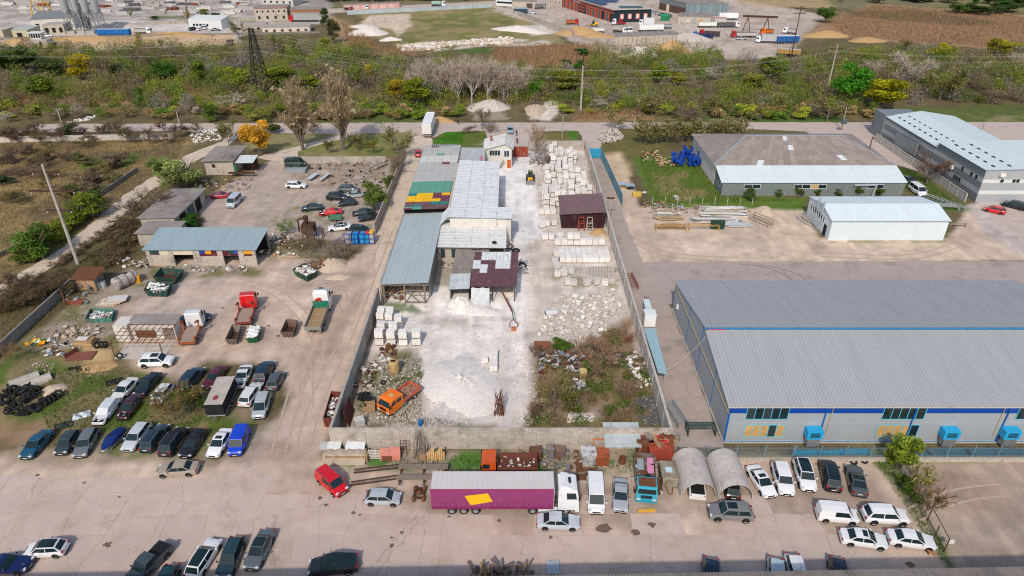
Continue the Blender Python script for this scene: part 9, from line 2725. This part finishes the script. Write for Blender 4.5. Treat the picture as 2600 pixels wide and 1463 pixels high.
def pal_at(x,y,q_):
 v=float(vnoise(np.array([x*1.0]),np.array([y*1.6]),16,41,2)[0])
 return PAL[int(min(.999,max(0,(v-.22)/.56+q_.uniform(-.12,.12)))*len(PAL))]
def band_point(q_):
 while True:
  x, y=q_.uniform(-230,235), q_.uniform(200.5,305)
  if x<-60 and y>304 or-60<x<-25 and y>285 or-25<x<30 and y>262 or 30<x<85 and y>296 or 85<x<122 and y>276 or x>122 and y>298:
   continue
  if abs(x-21.4)<2 and y<214 or-13<x<16 and y<214 or x>112 and y<218:
   continue
  if-25<x<60 and y<204:
   continue
  return x, y
WHERE=lambda x:'left of the lattice pylon'if x<-86 else 'between lattice pylon and pale grove'if x<-30 else 'behind the gate house'if x<20 else 'right of the tall lane pole'if x<60 else 'behind the hipped hall'if x<100 else 'at the right edge'
q=random.Random(55)
pts_=sorted((band_point(q)for k in range(2700)),key=lambda p_:p_[1])
for i, (x,y)in enumerate(pts_[:170]):
 kind=q.choice(['barebush','bush','bud','budbush','barebush','bud','bush'])
 plant(kind,(x,y),q.uniform(1.8,3.8),q.uniform(1.6,3.0),tuple(c_*1.15 for c_ in pal_at(x,y,q)),f'{ {"barebush": "twiggy bare", "bush": "leafy", "bud": "thin budding", "budbush": "budding"}[kind]} bush in the thicket {WHERE(x)}','bushes of the thicket beyond the road')
def baked(points,nq,hr,rr_,cols,rs,leafw=(.13,.30)):
 parts_=[]
 q_=random.Random(8)
 for(x,y)in points:
  k_=rs.rand()**1.7
  h, r=hr[0]+(hr[1]-hr[0])*k_, rr_[0]+(rr_[1]-rr_[0])*(.6*k_+.4*rs.rand())
  n=nq
  u=unit(n,rs)
  u[:,2]=np.abs(u[:,2])
  rad=rs.rand(n)**.3
  c=np.array([x,y,h*.12])+u*rad[:,None]*np.array([r,r,h*.88])
  a=unit(n,rs)+np.array([0,0,.5])
  tw=rs.rand(n)<.5
  s=np.where(tw,rs.uniform(.35,.75,n),rs.uniform(*leafw,n))
  w=np.cross(a,unit(n,rs))
  w/=np.linalg.norm(w,axis=1)[:,None]+1e-6
  ww=np.where(tw,.035,s*.7)
  base=np.array(cols[rs.randint(len(cols))]if cols else pal_at(x,y,q_))
  col=base[None,:]*rs.uniform(.75,1.2,(n,1))
  parts_.append(quads(c,a*s[:,None]*.7,w*ww[:,None],col))
 return merge(parts_)
me=bpy.data.meshes.new('scrub_thicket')
np_mesh(me,*baked(pts_[170:],210,(1.8,7.6),(1.4,4.3),None,np.random.RandomState(3)),'thicket')
put('scrub_thicket',me,kind='stuff',label='dense brown and olive scrub filling the belt beyond the road',cat='scrub')
me=bpy.data.meshes.new('plot_scrub')
wp=scatter_px(22,[(340,600),(700,580),(1150,420),(1380,900),(1480,1300),(1300,1400),(200,1380),(220,1000)],110,5)
np_mesh(me,*baked(wp,110,(.3,1.1),(.6,1.4),[(.34,.25,.17),(.27,.22,.10),(.15,.20,.04),(.38,.28,.19),(.13,.21,.03)],np.random.RandomState(4),(.06,.14)),'thicket')
put('plot_scrub',me,kind='stuff',label='low weeds and twigs covering the overgrown plot',cat='weeds')
TRACK=[(-140,65),(-90,99),(-86.3,117),(-87.3,144),(-84.4,170),(-79,181),(-75,181),(-79,168),(-81.8,145),(-81.2,119),(-85,100),(-100,84),(-140,54)]
def blades(name,label,pts,hgt,w,cols,seed,cat):
 rs=np.random.RandomState(seed)
 P_=np.array(pts)
 P_=P_[pin(P_[:,0],P_[:,1],TRACK)<.1]
 n=len(P_)
 h=rs.uniform(hgt[0],hgt[1],n)
 d=np.stack([rs.randn(n)*.18*h,rs.randn(n)*.18*h,h],1)/2
 c=np.stack([P_[:,0],P_[:,1],np.zeros(n)],1)+d
 a=rs.uniform(0,6.28,n)
 ww=np.stack([np.cos(a),np.sin(a),np.zeros(n)],1)*(w*rs.uniform(.6,1.3,n))[:,None]
 cc=np.array(cols)[rs.randint(len(cols),size=n)]*rs.uniform(.88,1.1,(n,1))
 me_=bpy.data.meshes.new(name)
 np_mesh(me_,*quads(c,d,ww,cc),'thicket')
 put(name,me_,kind='stuff',label=label,cat=cat)
def zone_pts(polys,n,seed):
 rs=np.random.RandomState(seed)
 out=[]
 ar=[]
 ps=[dpoly(p_)for p_ in polys]
 for p_ in ps:
  a=np.array(p_)
  ar.append((a[:,0].max()-a[:,0].min())*(a[:,1].max()-a[:,1].min()))
 for p_, w_ in zip(ps,ar):
  a=np.array(p_)
  m_=int(n*w_/sum(ar))+50
  X=rs.uniform(a[:,0].min(),a[:,0].max(),m_)
  Y=rs.uniform(a[:,1].min(),a[:,1].max(),m_)
  k=pin(X,Y,p_)>0
  out+=list(zip(X[k],Y[k]))
 return out
RD=[(.40,.25,.135),(.34,.20,.11),(.44,.29,.17),(.26,.17,.09)]
blades('reed_bed','reddish brown reeds in the belts behind the road',zone_pts([[(0,222),(560,216),(620,240),(300,262),(0,262)],[(1240,120),(1500,112),(1560,150),(1340,178),(1240,150)],[(860,60),(900,80),(960,118),(1080,130),(1010,150),(880,130)],[(1440,288),(1600,276),(1630,302),(1440,306)]],26000,3),(.7,1.8),.06,RD,4,'reeds')
blades('reed_field','wide reed field at the upper right',zone_pts([[(2080,55),(2200,14),(2600,44),(2700,130),(2330,110),(2130,92)]],30000,5),(.5,1.1),.10,[(.36,.235,.135),(.33,.21,.12),(.38,.25,.15)],6,'reeds')
GRC=[(.07,.17,.02),(.10,.18,.03),(.13,.17,.04),(.19,.17,.06)]
blades('grass_tufts','tufts of fresh grass in the yards and along the walls',zone_pts([[(880,1150),(1690,1140),(1690,1180),(1100,1190)],[(60,930),(300,925),(520,1030),(500,1075),(120,1080)],[(1605,400),(1755,400),(1820,490),(2020,505),(1645,516)],[(2200,1142),(2560,1138),(2560,1152),(2205,1162)],[(2195,1155),(2235,1155),(2400,1430),(2385,1440)],[(890,1070),(920,930),(1060,900),(1060,1050),(1200,1070)],[(1100,350),(1170,328),(1160,360)],[(2220,415),(2300,430),(2430,530),(2350,528)]],30000,7),(.12,.45),.035,GRC,8,'grass')
blades('dry_grass','dry grass of the meadow and the yard margins',zone_pts([[(0,360),(470,350),(410,465),(220,590),(0,700)],[(0,780),(180,680),(330,570),(500,440),(520,500),(350,640),(190,760),(0,880)]],34000,9),(.15,.5),.05,[(.29,.205,.10),(.26,.185,.09),(.23,.17,.08),(.17,.155,.05)],10,'grass')
